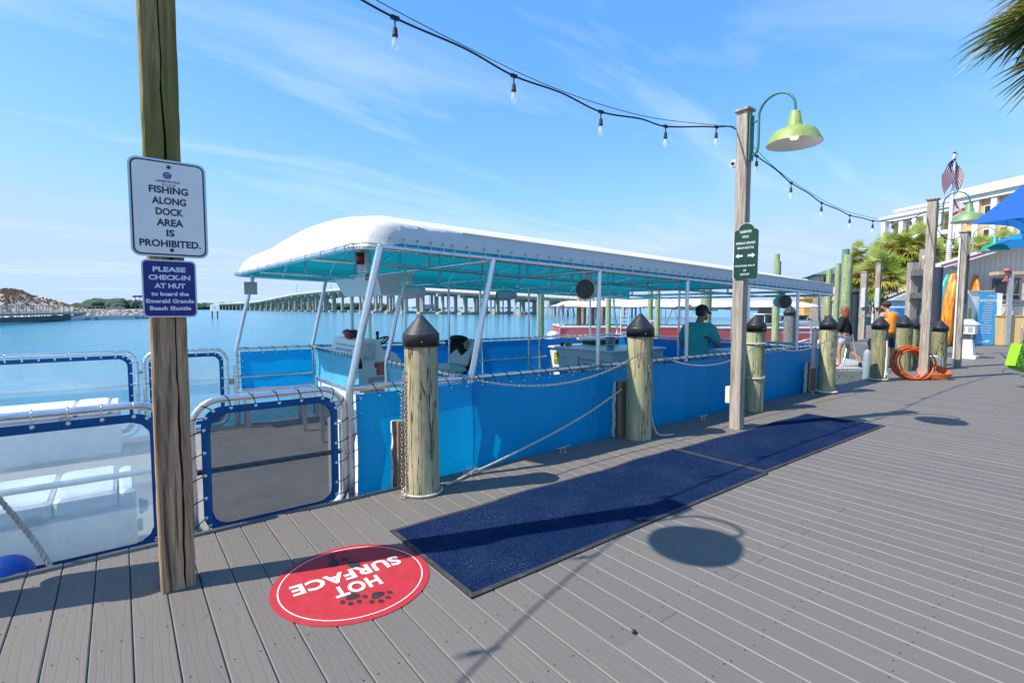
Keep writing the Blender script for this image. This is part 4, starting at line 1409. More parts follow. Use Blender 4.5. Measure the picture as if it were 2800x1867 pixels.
# clips that tie the canopy to its rail
mb = MB()
mb.tube([(0, -.004, .075), (.004, -.022, .05), (.004, -.030, .01), (.002, -.027, -.02), (0, -.004, -.03)], .0028, 5)
mb.lathe((0, -.008, .078), [(.0001, 0), (.0105, 0), (.0105, .003), (.005, .003)], 10, 1, axis=(0, -1, 0))
TIE = mb.mesh('canopy_tie'); TIE.materials.append(CHROME); TIE.materials.append(GREY_PLASTIC)
X = 1.72
i_ = 0
while X < 10.4:
    put('canopy_tie', TIE, boat, (X, YN, ez(X)), (0, rnd.uniform(-.25, .25), 0))
    X += .115 if i_ < 5 else .158
    i_ += 1
mb = MB().tube([(-.026, 0, -.01), (-.02, .006, .022), (.012, .014, .032), (.022, .018, .004), (.012, .02, -.02)], .0032, 5)
FTIE = mb.mesh('canopy_lace'); FTIE.materials.append(DARK)
fp = bezier(front, 14)
for k in range(4, len(fp) - 4, 3):
    put('canopy_lace', FTIE, boat, fp[k], (0, 0, rnd.uniform(-.2, .2)))

# lacing of the side cloths: cord over the rail to a grommet
mb = MB().tube([(-.012, .018, -.012), (-.008, .004, .027), (.004, -.02, .022), (.018, -.029, -.008), (.034, -.036, -.045), (.045, -.036, -.066)], .0034, 5)
mb.lathe((.046, -.036, -.068), [(.0001, 0), (.0095, 0), (.0095, .003), (.005, .0035)], 10, 1, axis=(0, -1, 0))
LACE = mb.mesh('lace'); LACE.materials.append(BLACK_CORD); LACE.materials.append(CHROME)
X = 1.55
while X < 9.9:
    put('lace', LACE, boat, (X, YN, rz(X)))
    X += .163
X = 1.5
while X < 9.9:
    put('lace', LACE, boat, (X, YF - .01, rz(X)))
    X += .185
for k in range(8):
    put('lace', LACE, boat, (1.378, YN, .66 - k * .125), (0, R(-90), 0))
for k in range(6):
    put('lace', LACE, boat, (1.378, YF, .66 - k * .10), (0, R(-90), 0))

# transverse screens ahead of the helm
for y0, y1, nl in ((6.55, YF - .05, 16), (YN + .05, 5.60, 14)):
    rows = [[(2.478 + .02 * math.sin(math.pi * i / 4), y0 + (y1 - y0) * k / 8, .30 + (.735 - .30) * i / 4) for k in range(9)] for i in range(5)]
    part('windscreen_panel', MB().sheet(rows), SKY_VINYL, boat)
    for z in (.775, .285):
        part('screen_bar', MB().tube([(2.478, y0 - .03, z), (2.478, y1 + .03, z)], .022, 8), ALU, boat)
    for k in range(nl):
        y = y0 + .06 + (y1 - y0 - .1) * k / (nl - 1)
        put('lace', LACE, boat, (2.478, y, .775), (0, 0, R(-90)))
part('screen_board', MB().bbox((2.50, 6.35, DECK_Z), (2.53, 8.4, .27)), BOAT_WHITE, boat)

# ------------------------------------------------------------------ gates and clear panels round the bow
def gate(name, x0, x1, y, zb, zt, fabric, cord, side, bar_z, label, laces=True, bar_mat=None):
    g_ = part(name, MB().tube([(x0 + (x1 - x0) / 2 + px_, y, zb + (zt - zb) / 2 + pz_) for px_, pz_ in rrect(x1 - x0, zt - zb, .17, 8)], .023, 10, closed=True), ALU, boat, label)
    cx, cz, w_, h_ = (x0 + x1) / 2, (zb + zt) / 2, x1 - x0, zt - zb
    o_ = rrect(w_ - .10, h_ - .10, .13, 8); i_ = rrect(w_ - .205, h_ - .205, .10, 8)
    n = len(o_)
    bd = MB()
    va = [V((cx + p[0], y - .004 + .004 * math.sin(k * .7), cz + p[1])) for k, p in enumerate(o_)]
    vb = [V((cx + p[0] + rnd.uniform(-.002, .002), y - .002, cz + p[1] + rnd.uniform(-.003, .003))) for p in i_]
    bd.add(va + vb, [(k, (k + 1) % n, n + (k + 1) % n, n + k) for k in range(n)])
    part('border', bd, BORDER_BLUE, g_)
    vc = [V((cx + p[0] * 1.03, y, cz + p[1] * 1.03)) for p in i_]
    part('window', MB().add(vc, [tuple(range(n))]), fabric, g_)
    part('gate_bar', MB().cyl((x0 + .02, y + .035, bar_z + .012), (x1 - .02, y + .035, bar_z - .004), .019, seg=10), bar_mat or ALU, g_)
    path = rrect(w_, h_, .17, 8)
    if laces:
        # walk round the frame and set a cord every ~0.11 m, closer on the bends
        P_ = path + [path[0]]
        acc, nxt = 0, .05
        for k in range(len(P_) - 1):
            a, b_ = V((*P_[k], 0)), V((*P_[k + 1], 0))
            L = (b_ - a).length
            while nxt <= acc + L:
                p = a.lerp(b_, (nxt - acc) / L)
                t_ = (b_ - a).normalized()
                if not (p.y < -h_ / 2 + .02):
                    ang = math.atan2(t_.y, t_.x)          # frame runs counter-clockwise; inwards is to its left
                    o2 = link('lace', cord, g_)
                    o2.location = V((cx + p.x, y, cz + p.y)) - origin(g_)
                    o2.rotation_euler = (0, -ang - math.pi, 0)
                nxt += .10 if L < .05 else .15
            acc += L
    return g_
mb = MB().tube([(0, .016, .0), (0, .0, .026), (0, -.024, .01), (0, -.022, -.03), (0, -.006, -.062)], .0035, 5)
mb.lathe((0, -.008, -.066), [(.0001, 0), (.012, 0), (.012, .003), (.006, .004)], 12, 1, axis=(0, -1, 0))
CLIP = mb.mesh('lace'); CLIP.materials.append(CHROME); CLIP.materials.append(CHROME)
mb = MB().tube([(-.016, .018, -.006), (-.012, .0, .026), (.006, -.024, .012), (.022, -.020, -.03), (.030, -.006, -.062)], .0036, 5)
mb.lathe((.030, -.008, -.066), [(.0001, 0), (.012, 0), (.012, .003), (.006, .004)], 12, 1, axis=(0, -1, 0))
CORD = mb.mesh('lace'); CORD.materials.append(BLACK_CORD); CORD.materials.append(CHROME)
gate('bow_panel', -2.1, .225, YN, -.14, .81, VINYL, CLIP, -1, .39, 'clear vinyl panel with a blue border')
gate('bow_gate', .34, 1.325, YN, -.14, .80, SCREEN, CORD, -1, .31, 'gate of dark screen mesh with a blue border', bar_mat=DARK)
gate('bow_panel', -2.1, .165, YF, DECK_Z + .02, .815, VINYL, CLIP, 1, .36, 'far clear vinyl panel with a blue border')
gate('bow_gate', .245, 1.245, YF, DECK_Z + .02, .795, VINYL, CLIP, 1, .35, 'far clear vinyl gate with a blue border')
hg = MB()
for z in (.52, .02):
    hg.cyl((.165, YF, z), (.245, YF, z), .012, seg=8).ball((.205, YF, z), .022, 8, 6)
for z in (.30,):
    hg.cyl((1.245, YF, z), (1.375, YF, z), .012, seg=8).bevbox((1.30, YF, z), (.06, .05, .09), .008)
hg.cyl((1.325, YN, .30), (1.375, YN, .30), .012, seg=8).ball((1.345, YN - .01, .30), .022, 10, 7)
part('hinge', hg, STEEL, boat)
part('bow_post', MB().cyl((1.345, YF, DECK_Z), (1.345, YF, .55), .025), ALU, boat)

# lockers, bench and steps on the open bow
def locker(x0, x1, y0, y1, zt, lid, name='locker'):
    lk = part(name, MB().bevbox(((x0 + x1) / 2, (y0 + y1) / 2, (DECK_Z + zt - lid) / 2), (x1 - x0, y1 - y0, zt - lid - DECK_Z), .02), BOAT_WHITE, boat)
    cut = x1 - .42
    part('lid', MB().bevbox(((x0 - .02 + cut) / 2, (y0 + y1) / 2, zt - lid / 2), (cut - x0 + .02, y1 - y0 + .04, lid), .02), WHITE, lk)
    part('lid', MB().bevbox(((cut + .008 + x1 - .10) / 2, (y0 + y1) / 2, zt - lid / 2 + .003), (x1 - .10 - cut - .008, y1 - y0 + .04, lid), .02), WHITE, lk)
    part('end_cap', MB().bevbox((x1 - .045, (y0 + y1) / 2, zt - lid / 2 - .012), (.09, y1 - y0, lid), .02), WHITE, lk)
    la = MB().bevbox((x0 + (x1 - x0) * .72, y0 - .018, zt - lid), (.075, .02, .08), .008)
    part('latch', la, GREY_PLASTIC, lk)
    return lk
locker(-1.75, .045, 4.14, 4.80, .215, .115)
locker(-1.85, -.03, 7.65, 8.30, .245, .105)
kb = MB().lathe((.06, 4.32, .02), [(.001, .055), (.03, .05), (.05, .02), (.055, 0)], 16, axis=(1, 0, 0))
kb.bevbox((.062, 4.32, -.11), (.03, .05, .08), .008)
part('locker_fitting', kb, GREY_PLASTIC, boat)
bn = MB()
for z in (.20,):
    for k in range(3):
        bn.bbox((1.34, 8.08 + k * .13, z - .03), (2.36, 8.195 + k * .13, z))
    for k in range(3):
        bn.bbox((1.98 + k * .13, 6.55, z - .032), (2.095 + k * .13, 8.06, z - .002))
bench = part('bench', bn, ALU, boat)
lg = MB()
for x_, y_ in ((1.45, 8.2), (2.2, 8.3), (2.05, 6.7), (2.3, 6.7), (2.05, 7.5), (1.45, 8.4)):
    lg.bbox((x_ - .025, y_ - .025, DECK_Z), (x_ + .025, y_ + .025, .168))
part('bench_legs', lg, ALU, bench)
part('step_box', MB().box((2.03, 4.62, -.10), (.62, .56, .50), top=(.72, .8)), BOAT_WHITE, boat)
part('kick_board', MB().bbox((1.36, 4.02, DECK_Z), (1.40, 4.30, .48)), BOAT_WHITE, boat)

# helm console
cs = [(2.60, DECK_Z), (2.60, .70), (2.68, .93), (2.74, .955), (2.98, .945), (3.03, .80), (3.22, .74), (3.32, .62), (3.32, DECK_Z)]
def side_prof(y0, y1, prof, mb):
    a = [V((p[0], y0, p[1])) for p in prof]; b_ = [V((p[0], y1, p[1])) for p in prof]
    n = len(prof)
    mb.add(a + b_, [tuple(range(n))[::1], tuple(range(2 * n - 1, n - 1, -1))] + [(k, n + k, n + (k + 1) % n, (k + 1) % n) for k in range(n)])
    return mb
con = part('helm_console', side_prof(7.0, 8.05, cs, MB()), BOAT_WHITE, boat)
tx = MB()
nrm = V((-.23, 0, .08)).normalized()
ux_ = V((0, -1, 0)); uy_ = V((.08, 0, .23)).normalized()
mid = V((2.64, 7.5, .815))
letter(tx, 'The Crew Works Hard for Your Enjoyment', mid + uy_ * .035, ux_, uy_, .82, .040, bold=.01, lift=.004)
part('lettering', tx, PALE_TEXT, con)
tx = MB()
letter(tx, 'Tipping is Greatly Appreciated', mid - uy_ * .03, ux_, uy_, .66, .040, bold=.01, lift=.004)
part('lettering', tx, PALE_TEXT, con)
NYv = V((1, 0, 0))
def plate(parent, name, x0, x1, z0, z1, y, mat, lift=.003):
    return part(name, MB().bbox((x0, y - lift, z0), (x1, y, z1)), mat, parent)
plate(con, 'notice', 2.72, 2.93, .645, .905, 6.9995, plain('grey_notice', (.50, .54, .55), .5))
tx = MB()
for k in range(3):
    tx.box((2.825, 6.995, .885 - k * .012), (.15 - .03 * k, .001, .004))
for dx, z_, s_ in ((0, .82, .05), (-.06, .735, .035), (0, .735, .035), (.06, .735, .035)):
    tx.ball((2.825 + dx, 6.996, z_ + s_ * .5), s_ * .22, 8, 6, scale=(1, .1, 1))
    tx.box((2.825 + dx, 6.996, z_), (s_ * .5, .001, s_ * .6))
for k in range(3):
    tx.box((2.825, 6.995, .700 - k * .012), (.17, .001, .004))
part('notice_print', tx, GREY_PLASTIC, con)
plate(con, 'warning_notice', 2.90, 3.10, .535, .615, 6.9995, RED_STICK)
plate(con, 'warning_notice', 2.93, 3.10, .425, .528, 6.9995, RED_STICK)
tx = MB()
letter(tx, 'MAXIMUM LOAD', V((3.0, 6.995, .593)), NYv, UZ, .17, .022, bold=.02)
for z_, w_ in ((.558, .13), (.505, .12), (.478, .09), (.450, .13)):
    tx.box((3.01, 6.9952, z_), (w_, .0005, .010))
part('lettering', tx, plain('pink_letter', (.75, .35, .33), .5), con)
bt = MB().lathe((2.665, 6.95, .545), [(.001, 0), (.032, 0), (.032, .075), (.026, .10), (.022, .13), (.012, .155), (.001, .16)], 14)
part('bottle_holder', bt, [DARK], con)
hd = MB().prism(rrect(.44, .20, .05), (3.02, 6.998, .30), UX, UZ, .002)
part('hatch', hd, GREY_PLASTIC, con)
part('hatch_door', MB().prism(rrect(.36, .12, .035), (3.04, 6.988, .28), UX, UZ, .012), BOAT_WHITE, con)
wl = MB().tube([V((3.16, 7.5, .86)) + Matrix.Rotation(R(-28), 3, 'Y') @ V((.19 * math.cos(a), .19 * math.sin(a), 0)) for a in [2 * math.pi * k / 24 for k in range(24)]], .015, 8, closed=True)
for k in range(3):
    a = 2 * math.pi * k / 3
    wl.cyl(V((3.16, 7.5, .83)), V((3.16, 7.5, .86)) + Matrix.Rotation(R(-28), 3, 'Y') @ V((.19 * math.cos(a), .19 * math.sin(a), 0)), .012, seg=6)
wl.ball((3.10, 7.35, 1.02), .03, 8, 6).cyl((3.1, 7.35, .93), (3.1, 7.35, 1.0), .02)
part('steering_wheel', wl, DARK, con)
# overhead box on two poles
ob = MB()
a = [V((x_, y_, 1.875)) for x_, y_ in ((2.72, 6.45), (3.28, 6.45), (3.28, 8.15), (2.72, 8.15))]
b_ = [V((x_, y_, 1.58)) for x_, y_ in ((2.84, 6.58), (3.16, 6.58), (3.16, 8.02), (2.84, 8.02))]
ob.add(b_ + a, [(3, 2, 1, 0), (4, 5, 6, 7), (0, 1, 5, 4), (1, 2, 6, 5), (2, 3, 7, 6), (3, 0, 4, 7)])
ovb = part('overhead_box', ob, BOAT_WHITE, boat)
part('notice', MB().bbox((2.705, 6.62, 1.78), (2.752, 6.80, 1.86)), RED_STICK, ovb)
part('notice_print', MB().bbox((2.699, 6.66, 1.80), (2.706, 6.76, 1.835)), YELLOW, ovb)
for y_ in (7.05, 7.75):
    part('pole', MB().cyl((2.86, y_, .94), (2.86, y_, 1.60), .022, seg=10), WHITE_PAINT, boat)
# clothes dropped on the console
hp = MB()
for k in range(7):
    hp.ball((2.74 + rnd.uniform(-.05, .12), 7.35 + rnd.uniform(-.08, .35), .985 + rnd.uniform(-.01, .05)), rnd.uniform(.04, .07), 10, 7, k % 3 // 2, scale=(1.2, 1.4, .8))
solid('gear_heap', hp, [DARK, RED_STICK], (2.75, 7.5, .95), 'small heap of dark and red gear on top of the helm console', 'gear')

# helm seat and the jacket on it
st = part('helm_seat', MB().bevbox((4.22, 7.25, .40), (.52, .56, .12), .04), SEAT_GREY, boat)
M3 = Matrix.Rotation(R(24), 3, 'Y')
part('backrest', MB().bevbox((4.55, 7.25, .66), (.085, .56, .48), .03, rot=M3), SEAT_GREY, st)
part('frame', MB().bevbox((4.60, 7.25, .63), (.03, .60, .52), .01, rot=M3), DARK, st)
part('pedestal', MB().cyl((4.22, 7.25, DECK_Z), (4.22, 7.25, .36), .06), ALU, st)
jk = []
for i in range(12):
    v_ = i / 11
    row_ = []
    for k in range(10):
        u = k / 9
        row_.append((4.36 + .16 * math.sin(v_ * 2.2) + .03 * math.sin(u * 9 + v_ * 3), 7.02 + .52 * u + .03 * math.sin(v_ * 8), .90 - .62 * v_ ** 1.3 + .02 * math.sin(u * 12) - .03 * math.cos(v_ * 5)))
    jk.append(row_)
j_ = MB().sheet(jk)
j_.ball((4.50, 7.28, .89), .11, 12, 8, scale=(.9, 2.4, .55))
lt = MB()
arc_pts = [(4.40 + .0, 7.03, 0)]
jr = thing('jacket', (4.45, 7.25, .46), 'black jacket with white print draped over the helm seat', 'jacket')
part('cloth', j_, plain('black_cloth', (.008, .008, .010), .85, 0, .3, 10, .4, 40), jr)
pr = MB()
pc = V((4.50, 7.005, .80))
for k in range(14):
    a0, a1 = R(60 + k * 19), R(60 + k * 19 + 12)
    q = [pc + V((.075 * math.cos(a) * r_, -.02, .075 * math.sin(a) * r_)) for a, r_ in ((a0, 1), (a1, 1), (a1, .78), (a0, .78))]
    pr.add(q, [(0, 1, 2, 3)])
part('print', pr, LETTER_WHITE, jr)

# bar counter amidships
cn = MB().bbox((7.60, 6.62, DECK_Z), (9.25, 8.42, .52))
bar = part('bar_counter', cn, BOAT_WHITE, boat)
part('counter_top', MB().bevbox((8.42, 7.5, .545), (1.74, 1.90, .05), .015), BOAT_WHITE, bar)
part('raised_shelf', MB().bevbox((8.9, 8.1, .70), (1.1, .5, .05), .012), BOAT_WHITE, bar)
part('shelf_front', MB().bbox((8.5, 7.9, .57), (9.3, 8.3, .675)), DARK, bar)
part('notice', MB().bbox((7.594, 8.14, .20), (7.60, 8.29, .44)), YELLOW, bar)
q = MB().lathe((7.592, 8.21, .37), [(.03, 0), (.045, 0), (.045, .002), (.03, .002)], 18, axis=(-1, 0, 0))
for z_ in (.27, .23, .19):
    q.box((7.592, 8.21, z_), (.002, .12, .018))
part('notice_print', q, DARK, bar)
part('menu_board', MB().bbox((7.594, 6.95, -.10), (7.60, 7.45, .12)), plain('menu_teal', (.03, .20, .28), .4), bar)
part('menu_board', MB().bbox((7.594, 7.85, -.10), (7.60, 8.1, .12)), plain('menu_blue', (.06, .30, .42), .4), bar)
part('slot_panel', MB().bbox((7.594, 7.50, -.1), (7.60, 7.56, .40)), GREY_PLASTIC, bar)
part('slot', MB().bbox((7.592, 7.88, .33), (7.60, 8.02, .345)), GREY_PLASTIC, bar)
tx = MB()
NX = V((0, -1, 0))
letter(tx, 'The Crew Works Hard for Your Enjoyment', V((7.5955, 7.08, .335)), NX, UZ, .80, .055, bold=.012, lift=.003)
part('lettering', tx, PALE_TEXT, bar)
tx = MB()
letter(tx, 'Tipping is Greatly Appreciated', V((7.5955, 7.08, .25)), NX, UZ, .64, .055, bold=.012, lift=.003)
part('lettering', tx, PALE_TEXT, bar)
bk = thing('tip_bucket', (7.78, 6.82, .57), 'pale tip bucket with hand-written TIPS on the bar counter', 'bucket')
part('tub', MB().lathe((7.78, 6.82, .57), [(.001, 0), (.075, 0), (.098, .23)], 20), plain('bucket_pale', (.35, .52, .58), .5), bk)
part('rim', MB().lathe((7.78, 6.82, .57), [(.098, .23), (.103, .23), (.103, .245), (.09, .25), (.07, .235)], 20), RED_STICK, bk)
tx = MB()
vd = V((-.78, -.62, 0)).normalized(); vx = V((-vd.y, vd.x, 0)) * 1
vx = V((.62, -.78, 0)).normalized()
for s_, z_, w_ in (('YOU', .755, .10), ('WORK', .705, .11), ('TIPS', .64, .12)):
    letter(tx, s_, V((7.78, 6.82, z_)) + vd * .094, vx, UZ, w_, .045, bold=.02, lift=.004)
part('lettering', tx, PALE_TEXT, bk)
fl = MB().ball((7.80, 8.05, .615), .05, 12, 8, scale=(2.1, 1, .85)).ball((7.68, 8.12, .61), .045, 10, 7, 1)
solid('throw_bag', fl, [plain('orange_bag', (.55, .22, .02), .6), BORDER_BLUE], (7.8, 8.05, .57), 'orange throw bag lying on the bar counter', 'bag')
part('stern_box', MB().bevbox((9.2, 4.75, .14), (1.15, .95, 1.0), .02), plain('pale_box', (.42, .48, .52), .45), boat)
part('stool', MB().tube(bezier([(8.05, 5.3, DECK_Z), (8.05, 5.3, .52), (8.1, 5.22, .6), (8.2, 5.05, .58), (8.22, 5.0, DECK_Z)], 4), .03, 8), DARK, boat)

# lights and loudspeakers hung from the frame
nl = part('light_plate', MB().bbox((1.595, 3.98, 1.69), (1.605, 4.17, 1.90)), GREY_PLASTIC, boat)
part('red_light', MB().lathe((1.575, 4.06, 1.765), [(.001, 0), (.036, 0), (.036, .07), (.001, .072)], 16), plain('red_lens', (.22, .008, .015), .2), nl)
part('light_base', MB().lathe((1.575, 4.06, 1.755), [(.04, 0), (.04, .012), (.001, .012)], 16), DARK, nl)
part('light_cap', MB().lathe((1.575, 4.06, 1.833), [(.001, 0), (.04, 0), (.04, .015), (.001, .015)], 16), DARK, nl)
part('light_plate', MB().bbox((1.50, YF - .03, 1.60), (1.68, YF - .02, 1.79)), GREY_PLASTIC, boat)
def speaker(c, d, r, L, bracket, face='black'):
    c, d = V(c), V(d).normalized()
    sp_ = part('loudspeaker', MB().lathe(c, [(r * .6, L), (r * .78, L * .8), (r * .95, L * .45), (r, L * .1), (r, 0), (r * .93, -.006)], 28, axis=-d), plain('speaker_shell', (.56, .58, .62), .4), boat)
    gr = MB().lathe(c, [(r * .93, -.004), (r * .9, .0), (.001, .0)], 28, axis=-d)
    part('speaker_cone', gr, DARK, sp_)
    mesh_ = MB().lathe(c + d * .006, [(r * .12, 0), (r * .10, -.012), (.001, -.014)], 14, axis=-d)
    mesh_.lathe(c + d * .003, [(r * .86, 0), (r * .93, -.004), (r * .95, .002)], 28, axis=-d)
    s1 = d.orthogonal().normalized(); s2 = d.cross(s1)
    hx = r * .16
    for i in range(-6, 7):
        for j in range(-6, 7):
            p2 = (hx * (i + .5 * (j % 2)), hx * .87 * j)
            if math.hypot(*p2) < r * .84 and math.hypot(*p2) > r * .14:
                q_ = c + d * .004 + s1 * p2[0] + s2 * p2[1]
                vs_ = []
                for k in range(6):
                    a = R(60 * k + 30)
                    for rr2 in (hx * .56, hx * .43):
                        vs_.append(q_ + (s1 * math.cos(a) + s2 * math.sin(a)) * rr2)
                mesh_.add(vs_, [(2 * k, 2 * k + 1, (2 * k + 3) % 12, (2 * k + 2) % 12) for k in range(6)])
    part('grille', mesh_, plain('grille_metal', (.20, .19, .17), .5, .4), sp_)
    part('speaker_bracket', MB().bevbox(c - d * L * .4 + V((0, 0, r + .03)), (.10, .07, .07), .01), BOAT_WHITE, sp_)
    return sp_
speaker((4.18, 4.05, 1.615), (-.86, -.50, 0), .118, .30, 0)
speaker((9.02, 4.02, 1.515), (-.62, -.75, 0), .118, .28, 0)
speaker((2.92, 6.15, 1.60), (-.93, .35, -.04), .088, .32, 0)
speaker((4.92, 6.75, 1.60), (-.9, .4, -.04), .085, .32, 0)

# ------------------------------------------------------------------ across the water: bridge
CONCRETE = plain('bridge_concrete', (.40, .36, .30), .8, 0, .08, .3, dirt=(.24, .215, .18), dirt_amt=.5)
PARAPET = plain('bridge_parapet', (.58, .55, .49), .8, 0, .06, .4)
prof = [(60, 3.0), (75, 3.8), (98, 5.2), (112, 5.95), (133, 6.95), (149, 7.9), (176, 9.4), (215, 11.2), (260, 12.0), (299, 12.0), (363, 11.4), (431, 9.2), (475, 7.7), (520, 6.9), (600, 6.8), (820, 6.8), (1300, 6.8)]
def bz(y):
    for (a, za), (b, zb) in zip(prof, prof[1:]):
        if a <= y <= b:
            return za + (zb - za) * (y - a) / (b - a)
    return prof[-1][1]
def pier_mesh(zc, kind):
    """cap and columns together, local coordinates, cap top at zc above the water"""
    mb = MB()
    z0 = WATER_Z - 1
    mb.box((4.5, 0, zc - .55), (11.6, 1.3, 1.1), top=(1, 1))
    return mb
def bridge(x0, label, shift, near):
    root = thing('road_bridge', (x0, 200, WATER_Z), label, 'bridge', 'road bridges over the channel')
    ys = [60 + 8 * i for i in range(70)] + [620 + 40 * i for i in range(17)]
    gd, pp, pt = MB(), MB(), MB()
    for a, b in zip(ys, ys[1:]):
        za, zb = bz(a), bz(b)
        def seg(mb, xa, xb, t0, t1):
            mb.add([V((xa, a, za + t0)), V((xb, a, za + t0)), V((xb, b, zb + t0)), V((xa, b, zb + t0)), V((xa, a, za + t1)), V((xb, a, za + t1)), V((xb, b, zb + t1)), V((xa, b, zb + t1))],
                   [(3, 2, 1, 0), (4, 5, 6, 7), (0, 1, 5, 4), (2, 3, 7, 6), (3, 0, 4, 7), (1, 2, 6, 5)])
        seg(gd, x0 - .2, x0 + 9.2, -1.30, -1.0)
        seg(gd, x0 + .8, x0 + 8.2, -2.15, -1.3)
        seg(pp, x0 - .25, x0 + .05, -1.0, 0)
        seg(pp, x0 + 9.0, x0 + 9.3, -1.0, 0)
        if near and a < 420:
            for k in range(4):
                yy = a + 2 * k
                zz = bz(yy)
                pt.box((x0 - .27, yy, zz - .45), (.10, .35, .95))
    part('girder', gd, CONCRETE, root)
    part('parapet', pp, PARAPET, root)
    if near:
        part('parapet_post', pt, PARAPET, root, kind='stuff')
    y = 90 + shift
    while y < 1000:
        zc = bz(y) - 2.15
        tall = 140 < y < 430
        pr = MB().box((x0 + 4.5, y, zc - .5), (10.6, 1.25, 1.0))
        pier = part('pier', pr, CONCRETE, root)
        zb_ = WATER_Z - .8
        if tall:
            for cx_ in (1.6, 7.4):
                part('column', MB().box((x0 + cx_, y, (zc - 1 + zb_) / 2), (.95, .95, zc - 1 - zb_)), CONCRETE, pier)
            part('footing', MB().box((x0 + 4.5, y, WATER_Z + .35), (10.4, 2.6, .9)).box((x0 + 1.6, y, WATER_Z + .9), (2.0, 2.0, .4)).box((x0 + 7.4, y, WATER_Z + .9), (2.0, 2.0, .4)), CONCRETE, pier)
        elif y < 240:
            for k, (cx_, bt_) in enumerate(((.2, -.9), (1.9, 0), (3.5, 0), (5.2, 0), (6.9, 0), (8.8, .9))):
                part('column', MB().tube([(x0 + cx_ + bt_, y, zb_), (x0 + cx_, y, zc - 1)], .30, 4, smooth=False), CONCRETE, pier)
        else:
            cb = MB()
            for k, (cx_, bt_) in enumerate(((.2, -1.2), (3.2, 0), (5.9, 0), (8.8, 1.2))):
                cb.tube([(x0 + cx_ + bt_, y, zb_), (x0 + cx_, y, zc - 1)], .38, 4, smooth=False)
            part('columns', cb, CONCRETE, pier)
        y += 15.5 if y < 440 else 22
    return root
bridge(95, 'long humped concrete road bridge nearest across the blue channel', 0, True)
bridge(113.5, 'second concrete road bridge seen behind the first one', 6, False)
# lamp masts and traffic on the bridge
for y, lb in ((395, 'slim lamp mast low on the bridge slope'), (318, 'slim lamp mast near the crest of the bridge')):
    mb = MB().cyl((104.5, y, bz(y) - 1), (104.5, y, bz(y) + 7.5), .16, .1, 6).box((104.5, y, bz(y) + 7.5), (.4, 3.0, .35)).box((104.5, y, bz(y) + 5.5), (.35, 1.8, .3))
    solid('bridge_lamp', mb, plain('mast_grey', (.25, .26, .27), .5), (104.5, y, bz(y) - 1), lb, 'street lamp', 'lamp masts on the bridge')
CARS = [plain('car_grey', (.10, .11, .12), .3), plain('car_white', (.6, .6, .6), .3), plain('car_dark', (.03, .03, .04), .3)]
for i, (y, lb) in enumerate(((163, 'dark car driving on the bridge above the white loudspeaker'), (176, 'pale car on the bridge above the tall piers'), (198, 'grey car on the bridge beside the overhead box'), (141, 'dark pickup on the bridge seen past the boat canopy'))):
    z = bz(y) - 1.0
    mb = MB().bevbox((97.5, y, z + .75), (1.8, 4.5, .75), .15).box((97.5, y - .2, z + 1.35), (1.6, 2.5, .6), top=(.85, .7))
    for sx in (-.8, .8):
        for sy in (-1.4, 1.4):
            mb.cyl((97.5 + sx - .1, y + sy, z + .34), (97.5 + sx + .1, y + sy, z + .34), .34, seg=10, mi=1)
    solid('car', mb, [CARS[(2, 1, 0, 2)[i]], BLACK_RUBBER], (97.5, y, z), lb, 'car', 'cars crossing the bridge')

# work boat and crane barge beyond the bridge
p = spot(1178, 855, 262)
mb = MB().prism([(-6, 0), (5, 0), (8, 2.2), (-6, 1.5)], (p.x, p.y, WATER_Z), RGT, UZ, 4)
mb.prism([(-4, 1.4), (1.5, 1.4), (1.2, 4.2), (-3.8, 4.2)], V((p.x, p.y, WATER_Z)) + FWD * 1, RGT, UZ, 2.4, 1)
for k in (-.6, .6):
    q = V((p.x, p.y, WATER_Z)) + RGT * k
    mb.cyl(q + UZ * 4, q + UZ * 9.5, .14, seg=6, mi=2)
q = V((p.x, p.y, WATER_Z + 7))
mb.cyl(q - RGT * .6, q + RGT * .6, .12, seg=6, mi=2)
mb.cyl(q + RGT * 7 - UZ * 5, q + RGT * 10.5 - UZ * 1.5, .08, seg=5, mi=2)
solid('work_boat', mb, [plain('hull_blue', (.03, .08, .2), .4), WHITE_PAINT, CARS[0]], (p.x, p.y, WATER_Z), 'small blue-hulled work boat with white cabin seen between the bridge piers', 'boat')
p = spot(1075, 856, 255)
mb = MB().box((p.x, p.y, WATER_Z + .7), (9, 9, 1.4))
mb.box((p.x - 2, p.y + 2, WATER_Z + 2.4), (2.4, 2.4, 2.6), mi=1)
A_, B_ = V((p.x, p.y, WATER_Z + 1.4)), V((p.x, p.y, WATER_Z + 1.4)) + RGT * 6 + UZ * 13
for k in range(12):
    a, b = A_.lerp(B_, k / 12), A_.lerp(B_, (k + 1) / 12)
    mb.cyl(a, b, .1, seg=4, mi=2); mb.cyl(a + RGT * .9, b + RGT * .9, .1, seg=4, mi=2); mb.cyl(a, b + RGT * .9, .07, seg=4, mi=2)
solid('crane_barge', mb, [CARS[0], RED_STICK, plain('crane_rust', (.22, .13, .1), .7)], (p.x, p.y, WATER_Z), 'dark barge with red deckhouse and lattice crane beyond the bridge', 'barge')

